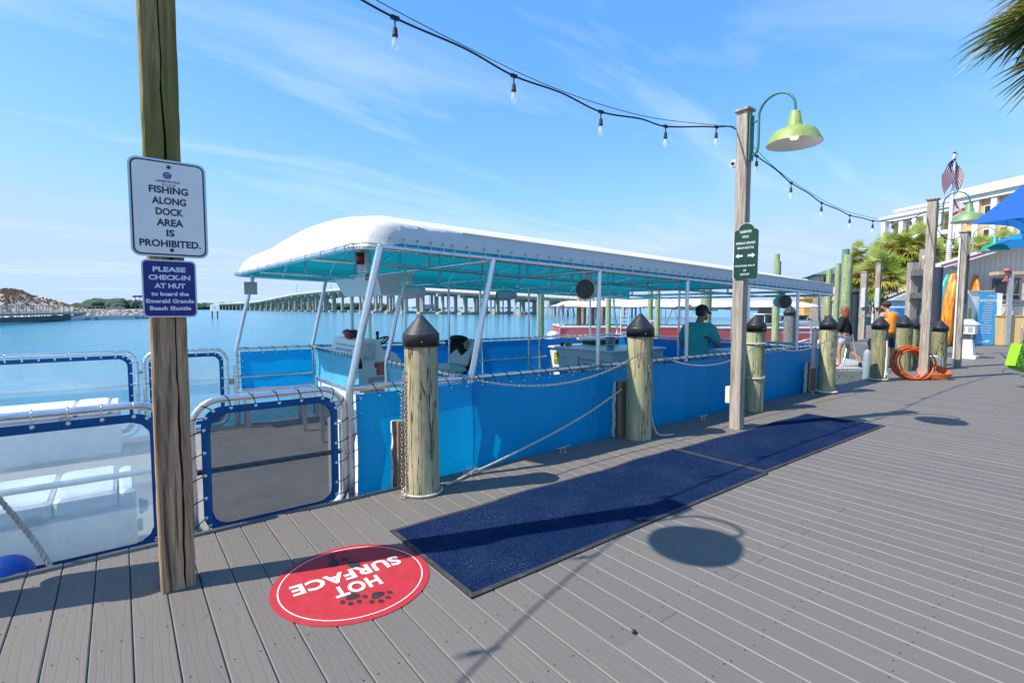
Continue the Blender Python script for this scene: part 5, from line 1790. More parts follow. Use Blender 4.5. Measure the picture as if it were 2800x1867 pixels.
# ------------------------------------------------------------------ dune shore with boardwalk and rocks
def dune_mat():
    m, nt, b = _new('dune_sand')
    vec = coords(nt)
    f = noise(nt, vec, .22, 8, .7, .8)
    c = ramp(nt, f, [(.40, (.50, .46, .41)), (.50, (.42, .36, .29)), (.60, (.25, .17, .10)), (.8, (.20, .135, .08))])
    nt.links.new(c, b.inputs['Base Color']); b.inputs['Roughness'].default_value = .95
    bump(nt, b, f, .8, .5)
    return m
DUNE = dune_mat()
SAND = plain('white_sand', (.60, .57, .52), .95, 0, .08, .3)
flat0 = {}
shore_px = [(-900, 46), (-500, 58), (-250, 66), (0, 76), (120, 85), (250, 96), (380, 106), (425, 112)]
front_pts = [spot(px, 900, d) for px, d in shore_px]
back_pts = [spot(px, 900, d) for px, d in ((440, 125), (400, 175), (200, 330), (-900, 330))]
g = MB().prism([(p.x, p.y) for p in (front_pts + back_pts)][::1], (0, 0, WATER_Z + .75), (1, 0, 0), (0, 1, 0), 1.5)
setting('beach', g, SAND)
tops = [(-900, 13.0), (-400, 9.8), (-150, 8.6), (0, 7.0), (20, 7.2), (43, 7.35), (65, 6.8), (100, 5.2), (150, 3.9), (190, 2.7), (220, 1.9), (250, .9), (275, -.1)]
tops = [(a, b * .74 - .1) for a, b in tops]
rows = []
for v_ in range(13):
    row = []
    for i, (px, h) in enumerate(tops):
        d0 = 88 + max(0, px) * .12 + (px / 30 if px < 0 else 0)
        d = d0 + 3.4 * v_
        k = math.sin(min(1, v_ / 8) * math.pi / 2) if v_ <= 8 else math.cos((v_ - 8) / 4 * math.pi / 2 * .6)
        p = spot(px, 843, d)
        jit = .35 * math.sin(px * .09 + v_ * 1.7) * (k if 0 < v_ < 12 else 0)
        row.append(V((p.x, p.y, -.2 + (h + .2 + jit) * k)))
    rows.append(row)
fine_rows = [bezier(r_, 5) for r_ in rows]
hill = setting('dune_hill', MB().sheet(fine_rows, flip=False), DUNE)
sb = MB()
rs = random.Random(3)
for k in range(5200):
    i, j = rs.uniform(0, len(fine_rows) - 1.01), rs.uniform(0, len(fine_rows[0]) - 1.01)
    a = fine_rows[int(i)][int(j)]
    if rs.random() > .06 + .94 * (max(0, a.z) / 5.0) ** 1.5: continue
    a = a.lerp(fine_rows[int(i) + 1][int(j) + 1], rs.random())
    s_ = rs.uniform(.2, .6)
    for q in range(4):
        an = rs.uniform(0, 6.28)
        d = V((math.cos(an), math.sin(an), 0)) * s_ * .7
        sb.add([a - d * .4 - V((0, 0, .1)), a + d * .6 - V((0, 0, .1)), a + d * rs.uniform(-.4, .9) + V((0, 0, s_))], [(0, 1, 2)])
sc_ = part('scrub', sb, plain('dry_scrub', (.27, .18, .10), .95, 0, .35, .5), kind='stuff')
BOARDWALK = plain('boardwalk_wood', (.40, .36, .30), .85, 0, .12, .6)
a0, a1 = spot(-420, 843, 46), spot(293, 843, 109)
bw = thing('boardwalk', (a0.x, a0.y, .5), 'grey timber boardwalk with long railing along the dune', 'boardwalk')
dirb = (a1 - a0); dirb.z = 0; Lb = dirb.length; dirb.normalize()
nb = V((-dirb.y, dirb.x, 0))
angb = math.atan2(dirb.y, dirb.x)
mid = (a0 + a1) / 2
part('walkway', MB().box((mid.x + nb.x, mid.y + nb.y, .50), (Lb, 2.2, .16), angb), BOARDWALK, bw)
part('valance', MB().box((mid.x, mid.y, .30), (Lb, .12, .22), angb), BOARDWALK, bw)
for off in (0, 2.0):
    m_ = mid + nb * off
    part('handrail', MB().box((m_.x, m_.y, 1.66), (Lb, .12, .07), angb), BOARDWALK, bw)
    part('handrail', MB().box((m_.x, m_.y, .72), (Lb, .08, .08), angb), BOARDWALK, bw)
    n = int(Lb / 2.2)
    for k in range(n + 1):
        q = a0 + dirb * (Lb * k / n) + nb * off
        part('rail_post', MB().box((q.x, q.y, .7), (.10, .10, 1.95), angb), BOARDWALK, bw)
q0, q1 = spot(-420, 843, 45.2), spot(215, 843, 95)
d_ = q1 - q0; d_.z = 0; m_ = (q0 + q1) / 2
solid('seawall', MB().box((m_.x, m_.y, -.35), (d_.length, .5, .75), math.atan2(d_.y, d_.x)), plain('seawall_dark', (.10, .095, .085), .85, 0, .2, .4), (m_.x, m_.y, WATER_Z), 'dark low seawall under the boardwalk at the dune', 'wall')
# steps down to the sand at the end of the boardwalk
p = spot(316, 851, 112)
st_ = MB()
for s_ in (-1, 1):
    for k in range(5):
        st_.box((p.x + s_ * .9 * RGT.x + k * .28 * RGT.x * s_, p.y + s_ * .9 * RGT.y + k * .28 * RGT.y * s_, 1.55 - k * .25), (.5, 1.6, .14), angb)
    st_.box((p.x + s_ * 1.0 * RGT.x, p.y + s_ * 1.0 * RGT.y, .6), (.16, .16, 2.2), angb)
solid('boardwalk_steps', st_, BOARDWALK, (p.x, p.y, 0), 'pair of pale timber steps at the end of the boardwalk', 'steps')
p = spot(357, 851, 118)
solid('beach_hut', MB().box((p.x, p.y, .5), (2.6, 1.6, .9), angb, top=(.9, .5)), WHITE_PAINT, (p.x, p.y, 0), 'small white shape on the sand spit behind the rocks', 'boat')
# riprap
ROCK = plain('riprap_stone', (.36, .31, .26), .9, 0, .2, .6, .5, 3, dirt=(.18, .155, .13), dirt_amt=.6)
jet = thing('rock_jetty', spot(240, 870, 96), 'bank of tan boulders at the water edge below the dune', 'rocks')
protos = []
for k in range(7):
    r2 = random.Random(k)
    b_ = MB().ball((0, 0, 0), 1, 7, 5)
    b_.v = [V((p.x * r2.uniform(.75, 1.2), p.y * r2.uniform(.75, 1.2), p.z * r2.uniform(.6, 1.0))) for p in b_.v]
    b_.s = [False] * len(b_.s)
    me = b_.mesh('boulder'); me.materials.append(ROCK); protos.append(me)
for k in range(285):
    u = rs.random() ** .75
    px = -40 + 475 * u
    i = 0
    dd = 76 + (px / 425) * 34 if px > 0 else 76 + px * .04
    wide = 1.2 + 4.0 * max(0, (px - 120) / 300)
    t_ = rs.random()
    p = spot(px, 860, dd + t_ * wide)
    sz = rs.uniform(.35, .62) * (1 + .55 * max(0, px - 150) / 270)
    o = link('boulder', protos[k % 7], jet)
    hz = WATER_Z + .1 + t_ * (.35 + 1.0 * max(0, px - 100) / 320) * 1.1
    o.location = V((p.x, p.y, hz)) - jet.location
    o.scale = (sz * rs.uniform(.8, 1.5), sz, sz * .8)
    o.rotation_euler = (rs.uniform(-.5, .5), rs.uniform(-.5, .5), rs.uniform(0, 6.3))

# sign standing in the water
p = spot(588, 872, 110); p.z = WATER_Z
ws = thing('channel_sign', p, 'white square sign with a circle standing on two legs in the water', 'sign')
o_ = V((p.x, p.y, 1.42))
part('board', MB().prism(rrect(2.0, 1.45, .05, 2), o_, RGT, UZ, .12), WHITE_PAINT, ws)
rg = MB()
c_ = o_ - FWD * .02
n = 20
vs = []
for k in range(n):
    a = 2 * math.pi * k / n
    for r_ in (.34, .27):
        vs.append(c_ + RGT * r_ * math.cos(a) + UZ * r_ * math.sin(a))
rg.add(vs, [(2 * k, (2 * k + 2) % (2 * n), (2 * k + 3) % (2 * n), 2 * k + 1) for k in range(n)])
part('circle', rg, plain('sign_orange', (.40, .18, .10), .6), ws)
for s_ in (-.62, .52):
    q = p + RGT * s_ + FWD * .1
    part('leg', MB().cyl((q.x, q.y, WATER_Z - 1), (q.x, q.y, .75), .12, seg=8), DARK, ws)

# wooded far shore
TREES = plain('far_trees', (.040, .075, .042), .95, 0, .35, .05)
tl = MB()
def grove(px0, px1, d, hmin, hmax, n, seed):
    r2 = random.Random(seed)
    for k in range(n):
        px = px0 + (px1 - px0) * (k + r2.random()) / n
        h = r2.uniform(hmin, hmax)
        if r2.random() < .35: h *= .6
        p = spot(px, 843, d + r2.uniform(0, 40))
        w_ = h * r2.uniform(.5, 1.0)
        b_ = MB().ball((0, 0, 0), 1, 9, 6)
        for q in b_.v:
            tl_p = V((q.x * w_ * r2.uniform(.85, 1.15), q.y * w_ * r2.uniform(.85, 1.15), h * .45 + q.z * h * .55 * r2.uniform(.85, 1.12)))
            q.x, q.y, q.z = p.x + tl_p.x, p.y + tl_p.y, WATER_Z + tl_p.z
        tl.add(b_.v, b_.f)
grove(208, 262, 560, 5.5, 8.0, 26, 1); grove(250, 330, 560, 8.0, 14.0, 40, 2); grove(320, 470, 580, 7.0, 11.5, 60, 3); grove(520, 640, 640, 6.5, 9.5, 46, 4); grove(640, 1075, 640, 6.0, 10.5, 130, 5)
part('treeline', tl, TREES, kind='stuff')
pn = MB()
for px in (371, 384):
    p = spot(px, 843, 545)
    pn.cyl((p.x, p.y, WATER_Z), (p.x, p.y, 13.5), .35, seg=5, mi=1)
    for k in range(6):
        pn.ball((p.x + rs.uniform(-2.4, 2.4), p.y + rs.uniform(-2.4, 2.4), 13.3 + rs.uniform(-.3, .8)), 1.6, 7, 5, scale=(1.3, 1.3, .55))
solid('pine_tree', pn, [TREES, plain('far_bark', (.12, .10, .08), .9)], spot(377, 846, 545), 'pair of flat-topped pines rising above the far woods', 'tree')
fs = MB()
a, b_, c_, d_ = spot(200, 843, 530), spot(500, 843, 530), spot(500, 843, 545), spot(200, 843, 545)
fs.prism([(q.x, q.y) for q in (a, b_, c_, d_)], (0, 0, WATER_Z + .9), (1, 0, 0), (0, 1, 0), 2)
setting('far_beach', fs, SAND)
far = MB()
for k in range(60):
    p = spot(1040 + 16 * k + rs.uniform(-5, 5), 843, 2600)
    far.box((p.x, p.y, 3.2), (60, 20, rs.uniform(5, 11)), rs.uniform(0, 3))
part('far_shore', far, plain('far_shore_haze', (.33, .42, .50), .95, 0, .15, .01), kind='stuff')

# ------------------------------------------------------------------ tall unpainted and green pilings in the basin
GT = 'tall pilings standing in the water'
def tall(px, depth, r, ztop, mat, label, seed, cap=False, capmat=None):
    p = spot(px, 843, depth)
    return piling(p.x, p.y, r, ztop + 1.3, mat, capmat or CAP_GREY, label, GT, seed, z0=-1.3, cap=cap, rough=.7, taper=.95)
tall(1478, 20, .15, 2.6, PILE_FAR, 'pale green piling behind the boat between the canopy and the far rail', 61)
tall(1583, 30, .14, 2.9, PILE_FAR, 'green piling at the bow of the red boat', 62)
tall(1596, 31, .13, 2.8, PILE_SHORE, 'dark piling touching the green one at the bow of the red boat', 63)
tall(1620, 30, .135, 2.9, PILE_FAR, 'green piling seen through the canopy posts of the red boat', 64)
tall(1664, 26, .125, 2.6, PILE_FAR, 'green piling in front of the side cloth of the red boat', 65)
tall(1648, 31, .12, 2.6, PILE_SHORE, 'thin dark green piling behind the red boat', 66)
tall(1778, 26.3, .14, 2.6, PILE_FAR, 'green piling carrying a small white notice', 67)
tall(1798, 25.6, .135, 2.6, PILE_FAR, 'green piling standing just beside the one with the notice', 68)
tall(1931, 14.5, .15, 2.3, PILE_FAR, 'thick pale green piling directly behind the man in the turquoise shirt', 69)
tall(2120, 22.4, .115, 3.78, PILE_FAR, 'taller of the two pilings rising above the canopy beside the green sign', 70)
tall(2122, 21.4, .145, 3.37, PILE_FAR, 'shorter of the two pilings rising above the canopy beside the green sign', 71)
tall(2264, 27, .145, 3.44, PILE_FAR, 'lowest of the four green pilings above the end of the canopy', 72)
tall(2287, 29, .138, 3.97, PILE_FAR, 'second green piling from the end of the canopy', 73)
tall(2306, 22, .15, 3.95, plain('piling_blue_green', (.13, .24, .17), .85, 0, .2, 5), 'tallest dark green piling among the four beyond the canopy', 74)
tall(2313, 17, .147, 3.19, PILE_FAR, 'thick light green piling with a dark notch behind the woman in black', 75)
tall(2337, 22, .15, 2.27, plain('wrapped_navy', (.02, .028, .05), .7, 0, .3, 6), 'navy wrapped piling with a grey cone cap', 76, True)
carpet = plain('carpet_wrap', (.20, .19, .18), .95, 0, .6, 24, .8, 60, dirt=(.05, .05, .05), dirt_amt=.9)
tall(2161, 14, .157, 1.45, carpet, 'piling wrapped in speckled grey carpet with a grey cone cap', 77, True)
p = spot(1783, 880, 25.9)
nb_ = MB().prism(rrect(.34, .50, .02, 2), (p.x, p.y, .55), RGT, UZ, .02)
for k in range(3):
    nb_.box(V((p.x, p.y, .68 - k * .12)) - FWD * .012, (.12, .005, .06), R(-38), 1)
solid('dock_notice', nb_, [WHITE_PAINT, RED_STICK], (p.x, p.y, .3), 'small white notice with red marks on a green piling', 'sign')
for i, (px, d, zt, w_, lb) in enumerate(((2360, 24, 3.1, .24, 'square grey timber post with a light box near the palm'), (2398, 24, 3.5, .2, 'slim square grey post in front of the palm trunk'))):
    p = spot(px, 843, d)
    tp = thing('mooring_post', (p.x, p.y, -1.0), lb, 'post', 'square grey posts by the palms')
    part('shaft', post_shape(p.x, p.y, w_, w_, -1.0, zt, None, 80 + i), POST_GREY, tp)
    post_cap(tp, p.x, p.y, zt, w_, POST_GREY)
    part('box', MB().bevbox((p.x - .2, p.y - .05, 1.9), (.10, .18, .9), .02), plain('meter_box', (.5, .53, .53), .5), tp)

# ------------------------------------------------------------------ red pontoon boats moored behind
RED_VINYL = glow_through('red_vinyl', (.70, .15, .16), .4, .5, (.90, .26, .26), .06, 1.2, .2)
RED_DEEP = glow_through('red_awning', (.30, .015, .02), .35, .5, (.5, .03, .03), .06, 1.2)
def red_boat(p, ang, L, label, rail=.43, roof=1.50, ladder=None):
    root = thing('pontoon_boat', (p.x, p.y, WATER_Z), label, 'boat', 'red pontoon boats moored behind the blue one')
    ax = V((math.cos(ang), math.sin(ang), 0)); ay = V((-ax.y, ax.x, 0))
    O = V((p.x, p.y, 0))
    W_ = 3.2
    def at(u, v_, z): return O + ax * u + ay * v_ + UZ * z
    for v_ in (.4, W_ - .4):
        part('pontoon', MB().tube([at(-.7, v_, -.72), at(-.2, v_, -.8), at(L, v_, -.8)], [.08, .3, .3], 14), ALU, root)
    c_ = at(L / 2, W_ / 2, -.48)
    part('deck', MB().box(c_, (L, W_, .10), ang), BOAT_WHITE, root)
    n = max(3, int(L / 2.2))
    k_ = 0
    for v_, s_ in ((0, -1), (W_, 1)):
        for i in range(n):
            u0, u1 = L * i / n, L * (i + 1) / n
            if ladder and v_ == 0 and abs((u0 + u1) / 2 - ladder) < L / n / 2: u1 -= .35
            rows_ = []
            for z in (-.43, -.1, rail - .06):
                rows_.append([at(u0 + .02 + (u1 - u0 - .04) * q / 4, v_ + (.10 if q == 0 and i == 0 else 0) + s_ * .015 * math.sin(q * .8), z) for q in range(5)])
            part('side_panel', MB().sheet(rows_), RED_VINYL, root)
        part('rail', MB().tube([at(0, v_, rail), at(L, v_, rail)], .028, 8), WHITE_PAINT, root)
        part('top_rail', MB().tube([at(0, v_, rail - .06), at(L, v_, rail - .06)], .035, 6), WHITE_PAINT, root)
    for u_ in (0, L):
        rows_ = [[at(u_, W_ * q / 4, z) for q in range(5)] for z in (-.43, rail - .06)]
        part('end_panel', MB().sheet(rows_), RED_VINYL, root)
        part('rail', MB().tube([at(u_, 0, rail), at(u_, W_, rail)], .028, 8), WHITE_PAINT, root)
    for v_ in (0, W_):
        for i in range(n + 1):
            u_ = L * i / n
            part('post', MB().cyl(at(u_, v_, -.43), at(u_, v_, roof), .026, seg=8), ALU, root)
        for s_ in (.0,):
            part('brace', MB().cyl(at(.05, v_, rail), at(.45, v_, roof), .022, seg=6).cyl(at(.85, v_, rail), at(.45, v_, roof), .022, seg=6), ALU, root)
    rows_ = []
    for i in range(15):
        u_ = -.15 + (L + .3) * i / 14
        row_ = []
        e_ = min(1, min(i, 14 - i) / 1.5)
        for q in range(11):
            s_ = q / 10
            z = roof + (.10 if 0 < q < 10 else -.02) * (1 if e_ > 0 else .2) + (.22 * math.sin(math.pi * s_) ** .8) * e_ + (.02 * math.sin(u_ * 2.9))
            row_.append(at(u_, -.08 + (W_ + .16) * s_, z))
        rows_.append(row_)
    part('canopy', MB().sheet(rows_, flip=True), CANOPY_WHITE, root)
    part('canopy_lining', MB().sheet([[q - UZ * .03 for q in r_] for r_ in rows_]), RED_DEEP, root)
    part('canopy_rail', MB().tube([at(-.1, 0, roof - .03), at(L + .1, 0, roof - .03)], .024, 6).tube([at(-.1, W_, roof - .03), at(L + .1, W_, roof - .03)], .024, 6), ALU, root)
    hl = part('helm', MB().box(at(L * .42, W_ * .55, -.02), (.8, .9, .9), ang, top=(.8, .9)), BOAT_WHITE, root)
    part('bench', MB().box(at(L * .75, W_ * .7, -.2), (1.6, .6, .5), ang), BOAT_WHITE, root)
    if ladder:
        ld = MB()
        for du in (-.15, .25):
            ld.cyl(at(ladder + du, -.05, -.7), at(ladder + du, -.05, roof - .05), .024, seg=8)
        for k in range(9):
            ld.cyl(at(ladder - .15, -.05, -.55 + k * .22), at(ladder + .25, -.05, -.55 + k * .22), .017, seg=6)
        part('ladder', ld, WHITE_PAINT, root)
    return root
angr = math.atan2(RGT.y, RGT.x)
red_boat(spot(1531, 900, 27.3), angr + R(2.5), 6.6, 'red pontoon boat with a white canopy, bow end by the green pilings', ladder=3.45)
red_boat(spot(1876, 900, 26.4), angr + R(2), 7.1, 'second red pontoon boat, behind the man in the turquoise shirt')
p = spot(1512, 928, 27.0)
eg = MB().bevbox((p.x, p.y, -.1), (.5, .6, .55), .12).bevbox((p.x + .1, p.y, -.55), (.3, .3, .7), .06)
solid('outboard_motor', eg, WHITE_PAINT, (p.x, p.y, -.9), 'white outboard motor at the end of the red boat', 'motor')

# ------------------------------------------------------------------ palms
def frond_mesh(name, L, pet, n, mat, seed, droop=.35, spread=108, w=.075):
    r_ = random.Random(seed)
    mb = MB()
    mb.tube([(0, 0, 0), (pet * .5, 0, .03), (pet, 0, 0)], [.022, .016, .012], 5)
    for k in range(n):
        a = R(-spread + 2 * spread * k / (n - 1)) + r_.uniform(-.03, .03)
        ln = L * (1 - .30 * abs(a) / R(spread)) * r_.uniform(.85, 1.08)
        d = V((math.cos(a), math.sin(a), 0)); s_ = V((-math.sin(a), math.cos(a), 0))
        base = V((pet, 0, 0))
        dr = droop * r_.uniform(.6, 1.5)
        cen, lf, rt = [], [], []
        for t_, ww in ((0.02, .35), (.3, 1.0), (.6, .85), (.82, .45), (1.0, .02)):
            p = base + d * ln * t_ * (1 - .12 * t_ * dr) + V((0, 0, .10 * math.cos(a) * t_ - dr * t_ ** 2.4 * ln * .55))
            cen.append(p - V((0, 0, .012 * ww)))
            lf.append(p + s_ * w * ww * .5); rt.append(p - s_ * w * ww * .5)
        m = len(cen)
        mb.add(lf + cen + rt, [(i, i + 1, m + i + 1, m + i) for i in range(m - 1)] + [(m + i, m + i + 1, 2 * m + i + 1, 2 * m + i) for i in range(m - 1)])
    me = mb.mesh(name)
    me.materials.append(mat)
    return me
def leaf(name, a, b):
    m, nt, bs = _new(name)
    f = noise(nt, coords(nt, (1, 1, 1), True), 3.0, 4, .6)
    nt.links.new(ramp(nt, f, [(.3, a), (.7, b)]), bs.inputs['Base Color'])
    bs.inputs['Roughness'].default_value = .42
    tl_ = nt.nodes.new('ShaderNodeBsdfTranslucent'); tl_.inputs['Color'].default_value = (b[0] * 1.3, b[1] * 1.3, b[2], 1)
    mx = nt.nodes.new('ShaderNodeMixShader'); mx.inputs[0].default_value = .22
    out = [n for n in nt.nodes if n.type == 'OUTPUT_MATERIAL'][0]
    nt.links.new(bs.outputs[0], mx.inputs[1]); nt.links.new(tl_.outputs[0], mx.inputs[2]); nt.links.new(mx.outputs[0], out.inputs['Surface'])
    return m
LEAF_G = leaf('palm_green', (.10, .17, .02), (.30, .34, .04))
LEAF_Y = leaf('palm_yellow_green', (.24, .22, .03), (.46, .36, .06))
LEAF_B = leaf('palm_dry', (.28, .18, .06), (.44, .30, .12))
LEAF_D = leaf('palm_blue_green', (.035, .07, .02), (.10, .135, .035))
FR = [frond_mesh('frond', .85, .8, 26, LEAF_G, 1), frond_mesh('frond', .9, .75, 26, LEAF_G, 2, .5), frond_mesh('frond', .85, .7, 24, LEAF_Y, 3, .7), frond_mesh('frond', .8, .6, 24, LEAF_B, 4, 1.0)]
BOOTS = plain('palm_boots', (.22, .17, .12), .9, 0, .4, 9, .8, 30, dirt=(.06, .045, .035), dirt_amt=.8)
def palm(base, top, r, label, n=38, seed=0, boots=False, fr=FR, scale=1.0, group='fan palms by the shops'):
    r_ = random.Random(seed)
    root = thing('palm_tree', base, label, 'palm tree', group)
    base, top = V(base), V(top)
    pts = [base.lerp(top, k / 8) + V((.05 * math.sin(k * .9 + seed), .05 * math.cos(k * 1.3), 0)) for k in range(9)]
    tr = part('trunk', MB().tube(pts, [r * (1.15 - .2 * k / 8) for k in range(9)], 12), BOOTS, root)
    bo = MB()
    L = (top - base).length
    for k in range(int(46 * (1 if boots else .35))):
        z = r_.uniform(.25 if boots else .7, .98)
        a = r_.uniform(0, 6.28)
        p = base.lerp(top, z)
        d = V((math.cos(a), math.sin(a), 0))
        s_ = V((-d.y, d.x, 0)) * r * .45
        q = p + d * r * .8
        bo.add([q - s_, q + s_, q + d * r * .9 + V((0, 0, r * 1.5)) + s_ * .5, q + d * r * .9 + V((0, 0, r * 1.5)) - s_ * .5], [(0, 1, 2, 3)])
        bo.add([q - s_ - V((0, 0, r * .5)), q + s_ - V((0, 0, r * .5)), q + d * r * .9 + V((0, 0, r * 1.5)) + s_ * .5, q + d * r * .9 + V((0, 0, r * 1.5)) - s_ * .5], [(0, 1, 2, 3)])
    part('boots', bo, BOOTS, tr, kind='stuff')
    for k in range(n):
        u = k / (n - 1)
        el = R(78 - 128 * u ** .85 + r_.uniform(-9, 9))
        az = k * 2.399963 + r_.uniform(-.25, .25)
        me = fr[0] if u < .3 else fr[1] if u < .62 else fr[2] if u < .86 else fr[3]
        if r_.random() < .2: me = fr[(fr.index(me) + 1) % len(fr)]
        o = link('frond', me, root)
        o.location = top - base + V((0, 0, .05 + .25 * (1 - u)))
        o.rotation_mode = 'ZYX'
        o.rotation_euler = (r_.uniform(-.25, .25), -el, az)
        s_ = scale * r_.uniform(.85, 1.12)
        o.scale = (s_, s_, s_)
    return root
def palm_at(px, py, d, bpx, r, label, **k):
    t_ = spot(px, py, d); b_ = spot(bpx, 843, d)
    return palm((b_.x, b_.y, -.05), t_, r, label, **k)
palm_at(2398, 768, 30.5, 2416, .27, 'lowest fan palm, its shaggy trunk behind the man in orange', seed=1, boots=True, n=34, scale=1.15)
palm_at(2442, 712, 34, 2446, .17, 'fan palm with a slim dark trunk beside the shaggy palm', seed=2, n=32, scale=1.2)
palm_at(2504, 692, 33, 2512, .18, 'fan palm with yellowing leaves directly behind the hose post', seed=3, n=34, scale=1.2)
palm_at(2354, 712, 44, 2362, .2, 'small fan palm at the end of the row nearest the hip-roofed building', seed=4, n=32, scale=1.0)
palm_at(2600, 716, 36, 2606, .18, 'fan palm behind the flagpole with the striped flag', seed=5, n=32, scale=1.2)
palm_at(2672, 712, 37, 2676, .2, 'fan palm above the roof of the white shack', seed=6, n=42, scale=1.2)
palm_at(2735, 690, 41, 2738, .2, 'fan palm beneath the tip of the blue umbrella', seed=7, n=40, scale=1.25)
palm_at(2474, 742, 47, 2458, .2, 'fan palm farther back, in line between the slim trunk and the hose post', seed=8, n=36, scale=1.15)
# near palm whose leaves hang in at the top of the picture
FN = [frond_mesh('frond', 1.15, .9, 40, LEAF_D, 21, .25, 100, .05), frond_mesh('frond', 1.15, .9, 40, LEAF_D, 22, .4, 100, .05), frond_mesh('frond', 1.1, .85, 38, LEAF_Y, 23, .5, 100, .045), frond_mesh('frond', 1.0, .8, 32, LEAF_B, 24, .8, 95, .045)]
top_ = spot(3150, -10, 6.2)
near_palm = palm((top_.x + .1, top_.y - .1, 0), top_, .2, 'tall fan palm whose leaves hang into view over the umbrella', seed=9, n=26, fr=FN, scale=1.0)
left_az = math.atan2(-RGT.y, -RGT.x)
for el, da, me, s_, up in ((-2, .05, 0, 1.0, .1), (-14, .25, 1, 1.05, .0), (-26, -.1, 0, 1.0, -.1), (8, -.3, 2, .95, .2), (-34, .35, 1, .95, -.1), (14, .2, 0, 1.0, .25)):
    o = link('frond', FN[me], near_palm)
    o.location = top_ - near_palm.location + V((0, 0, up))
    o.rotation_mode = 'ZYX'
    o.rotation_euler = (rnd.uniform(-.5, .5), R(-el), left_az + da)
    o.scale = (s_, s_, s_)

# ------------------------------------------------------------------ hotel
HOTEL_Y = plain('hotel_ochre', (.62, .40, .16), .85, 0, .05, .3)
HOTEL_W = plain('hotel_white', (.74, .72, .68), .8, 0, .04, .3)
GLASS_D = plain('dark_glass', (.03, .035, .045), .12, 0, .2, 1)
RAIL_D = plain('balcony_iron', (.06, .055, .05), .6)
h1, h2 = spot(2399, 843, 90), spot(2660, 843, 74)
hd = h2 - h1; hd.z = 0; hd.normalize()
hn = V((hd.y, -hd.x, 0))
if hn.dot(EYE - h1) < 0: hn = -hn
hotel = thing('hotel', (h1.x, h1.y, 0), 'cream and ochre hotel with white square columns and balconies behind the palms', 'building')
hang = math.atan2(hd.y, hd.x)
def hb(mb, u0, u1, v0, v1, z0, z1, mi=0):
    c_ = h1 + hd * (u0 + u1) / 2 - hn * (v0 + v1) / 2
    mb.box((c_.x, c_.y, (z0 + z1) / 2), (u1 - u0, abs(v1 - v0), z1 - z0), hang, mi)
    return mb
def hpart(name, args, mat, parent=None):
    mb = MB()
    for a in args: hb(mb, *a)
    return part(name, mb, mat, parent or hotel)
HL = 40
wl_ = hpart('wall', [(0.0, HL, 2.4, 16, 0, 16.5)], HOTEL_Y)
for f in range(5):
    z = 16.3 - 3.25 * f
    if f: hpart('floor_slab', [(0, 16, 0, 2.5, z - .15, z + .45)], HOTEL_W)
    else:
        hpart('cornice', [(-.1, HL, -.1, 3, 16.3, 16.85)], HOTEL_W)
        hpart('cornice', [(-.35, HL, -.35, 3, 16.85, 17.3)], HOTEL_W)
        hpart('parapet', [(2.6, HL, .2, 3, 17.3, 17.75)], HOTEL_W)
        hpart('parapet', [(2.3, HL, -.1, 3, 17.75, 18.15)], HOTEL_W)
    if f == 4: break
    zb = z - 3.25 + .45
    for u in (0, 3.4, 5.7, 7.8, 9.9, 12.1, 14.4):
        hpart('column', [(u, u + .75, 0, .75, zb, z - (.15 if f else 0))], HOTEL_W)
    for u in (1.5, 6.5, 10.6, 13.0):
        wd = hpart('window', [(u, u + 1.5, 2.33, 2.45, zb, zb + 2.2)], HOTEL_W, hotel)
        for a, b_ in ((0.1, .7), (.8, 1.4)):
            for c_, e_ in ((.1, .72), (.8, 1.42), (1.5, 2.1)):
                hpart('pane', [(u + a, u + b_, 2.29, 2.34, zb + c_, zb + e_)], GLASS_D, wd)
    ra = MB()
    hb(ra, .75, 14.4, .1, .15, zb + .95, zb + 1.0)
    for k in range(90):
        hb(ra, .8 + k * .15, .83 + k * .15, .1, .13, zb, zb + .95)
    part('balcony_rail', ra, RAIL_D, hotel, kind='stuff')
# stepped wing
hpart('wing_wall', [(15.2, 28, -1.8, 3, 0, 16.6)], HOTEL_Y)
for u in (15.0, 17.3, 19.6, 21.9, 24.2):
    hpart('pilaster', [(u, u + .75, -2.3, -1.75, 0, 16.6)], HOTEL_W)
for u in (16.1, 18.5, 20.7, 23.0):
    for f in range(4):
        wd = hpart('window', [(u, u + 1.0, -1.88, -1.78, 13.4 - 3.25 * f, 15.7 - 3.25 * f)], HOTEL_W)
        hpart('pane', [(u + .1, u + .9, -1.93, -1.87, 13.5 - 3.25 * f, 15.6 - 3.25 * f)], GLASS_D, wd)
hpart('wing_cornice', [(14.7, 28.3, -2.5, 3, 16.6, 17.3)], HOTEL_W)
hpart('wing_cornice', [(14.4, 28.6, -2.9, 3, 17.3, 17.6)], HOTEL_W)
hpart('wing_parapet', [(14.9, 28, -2.3, 3, 17.6, 18.6)], HOTEL_W)

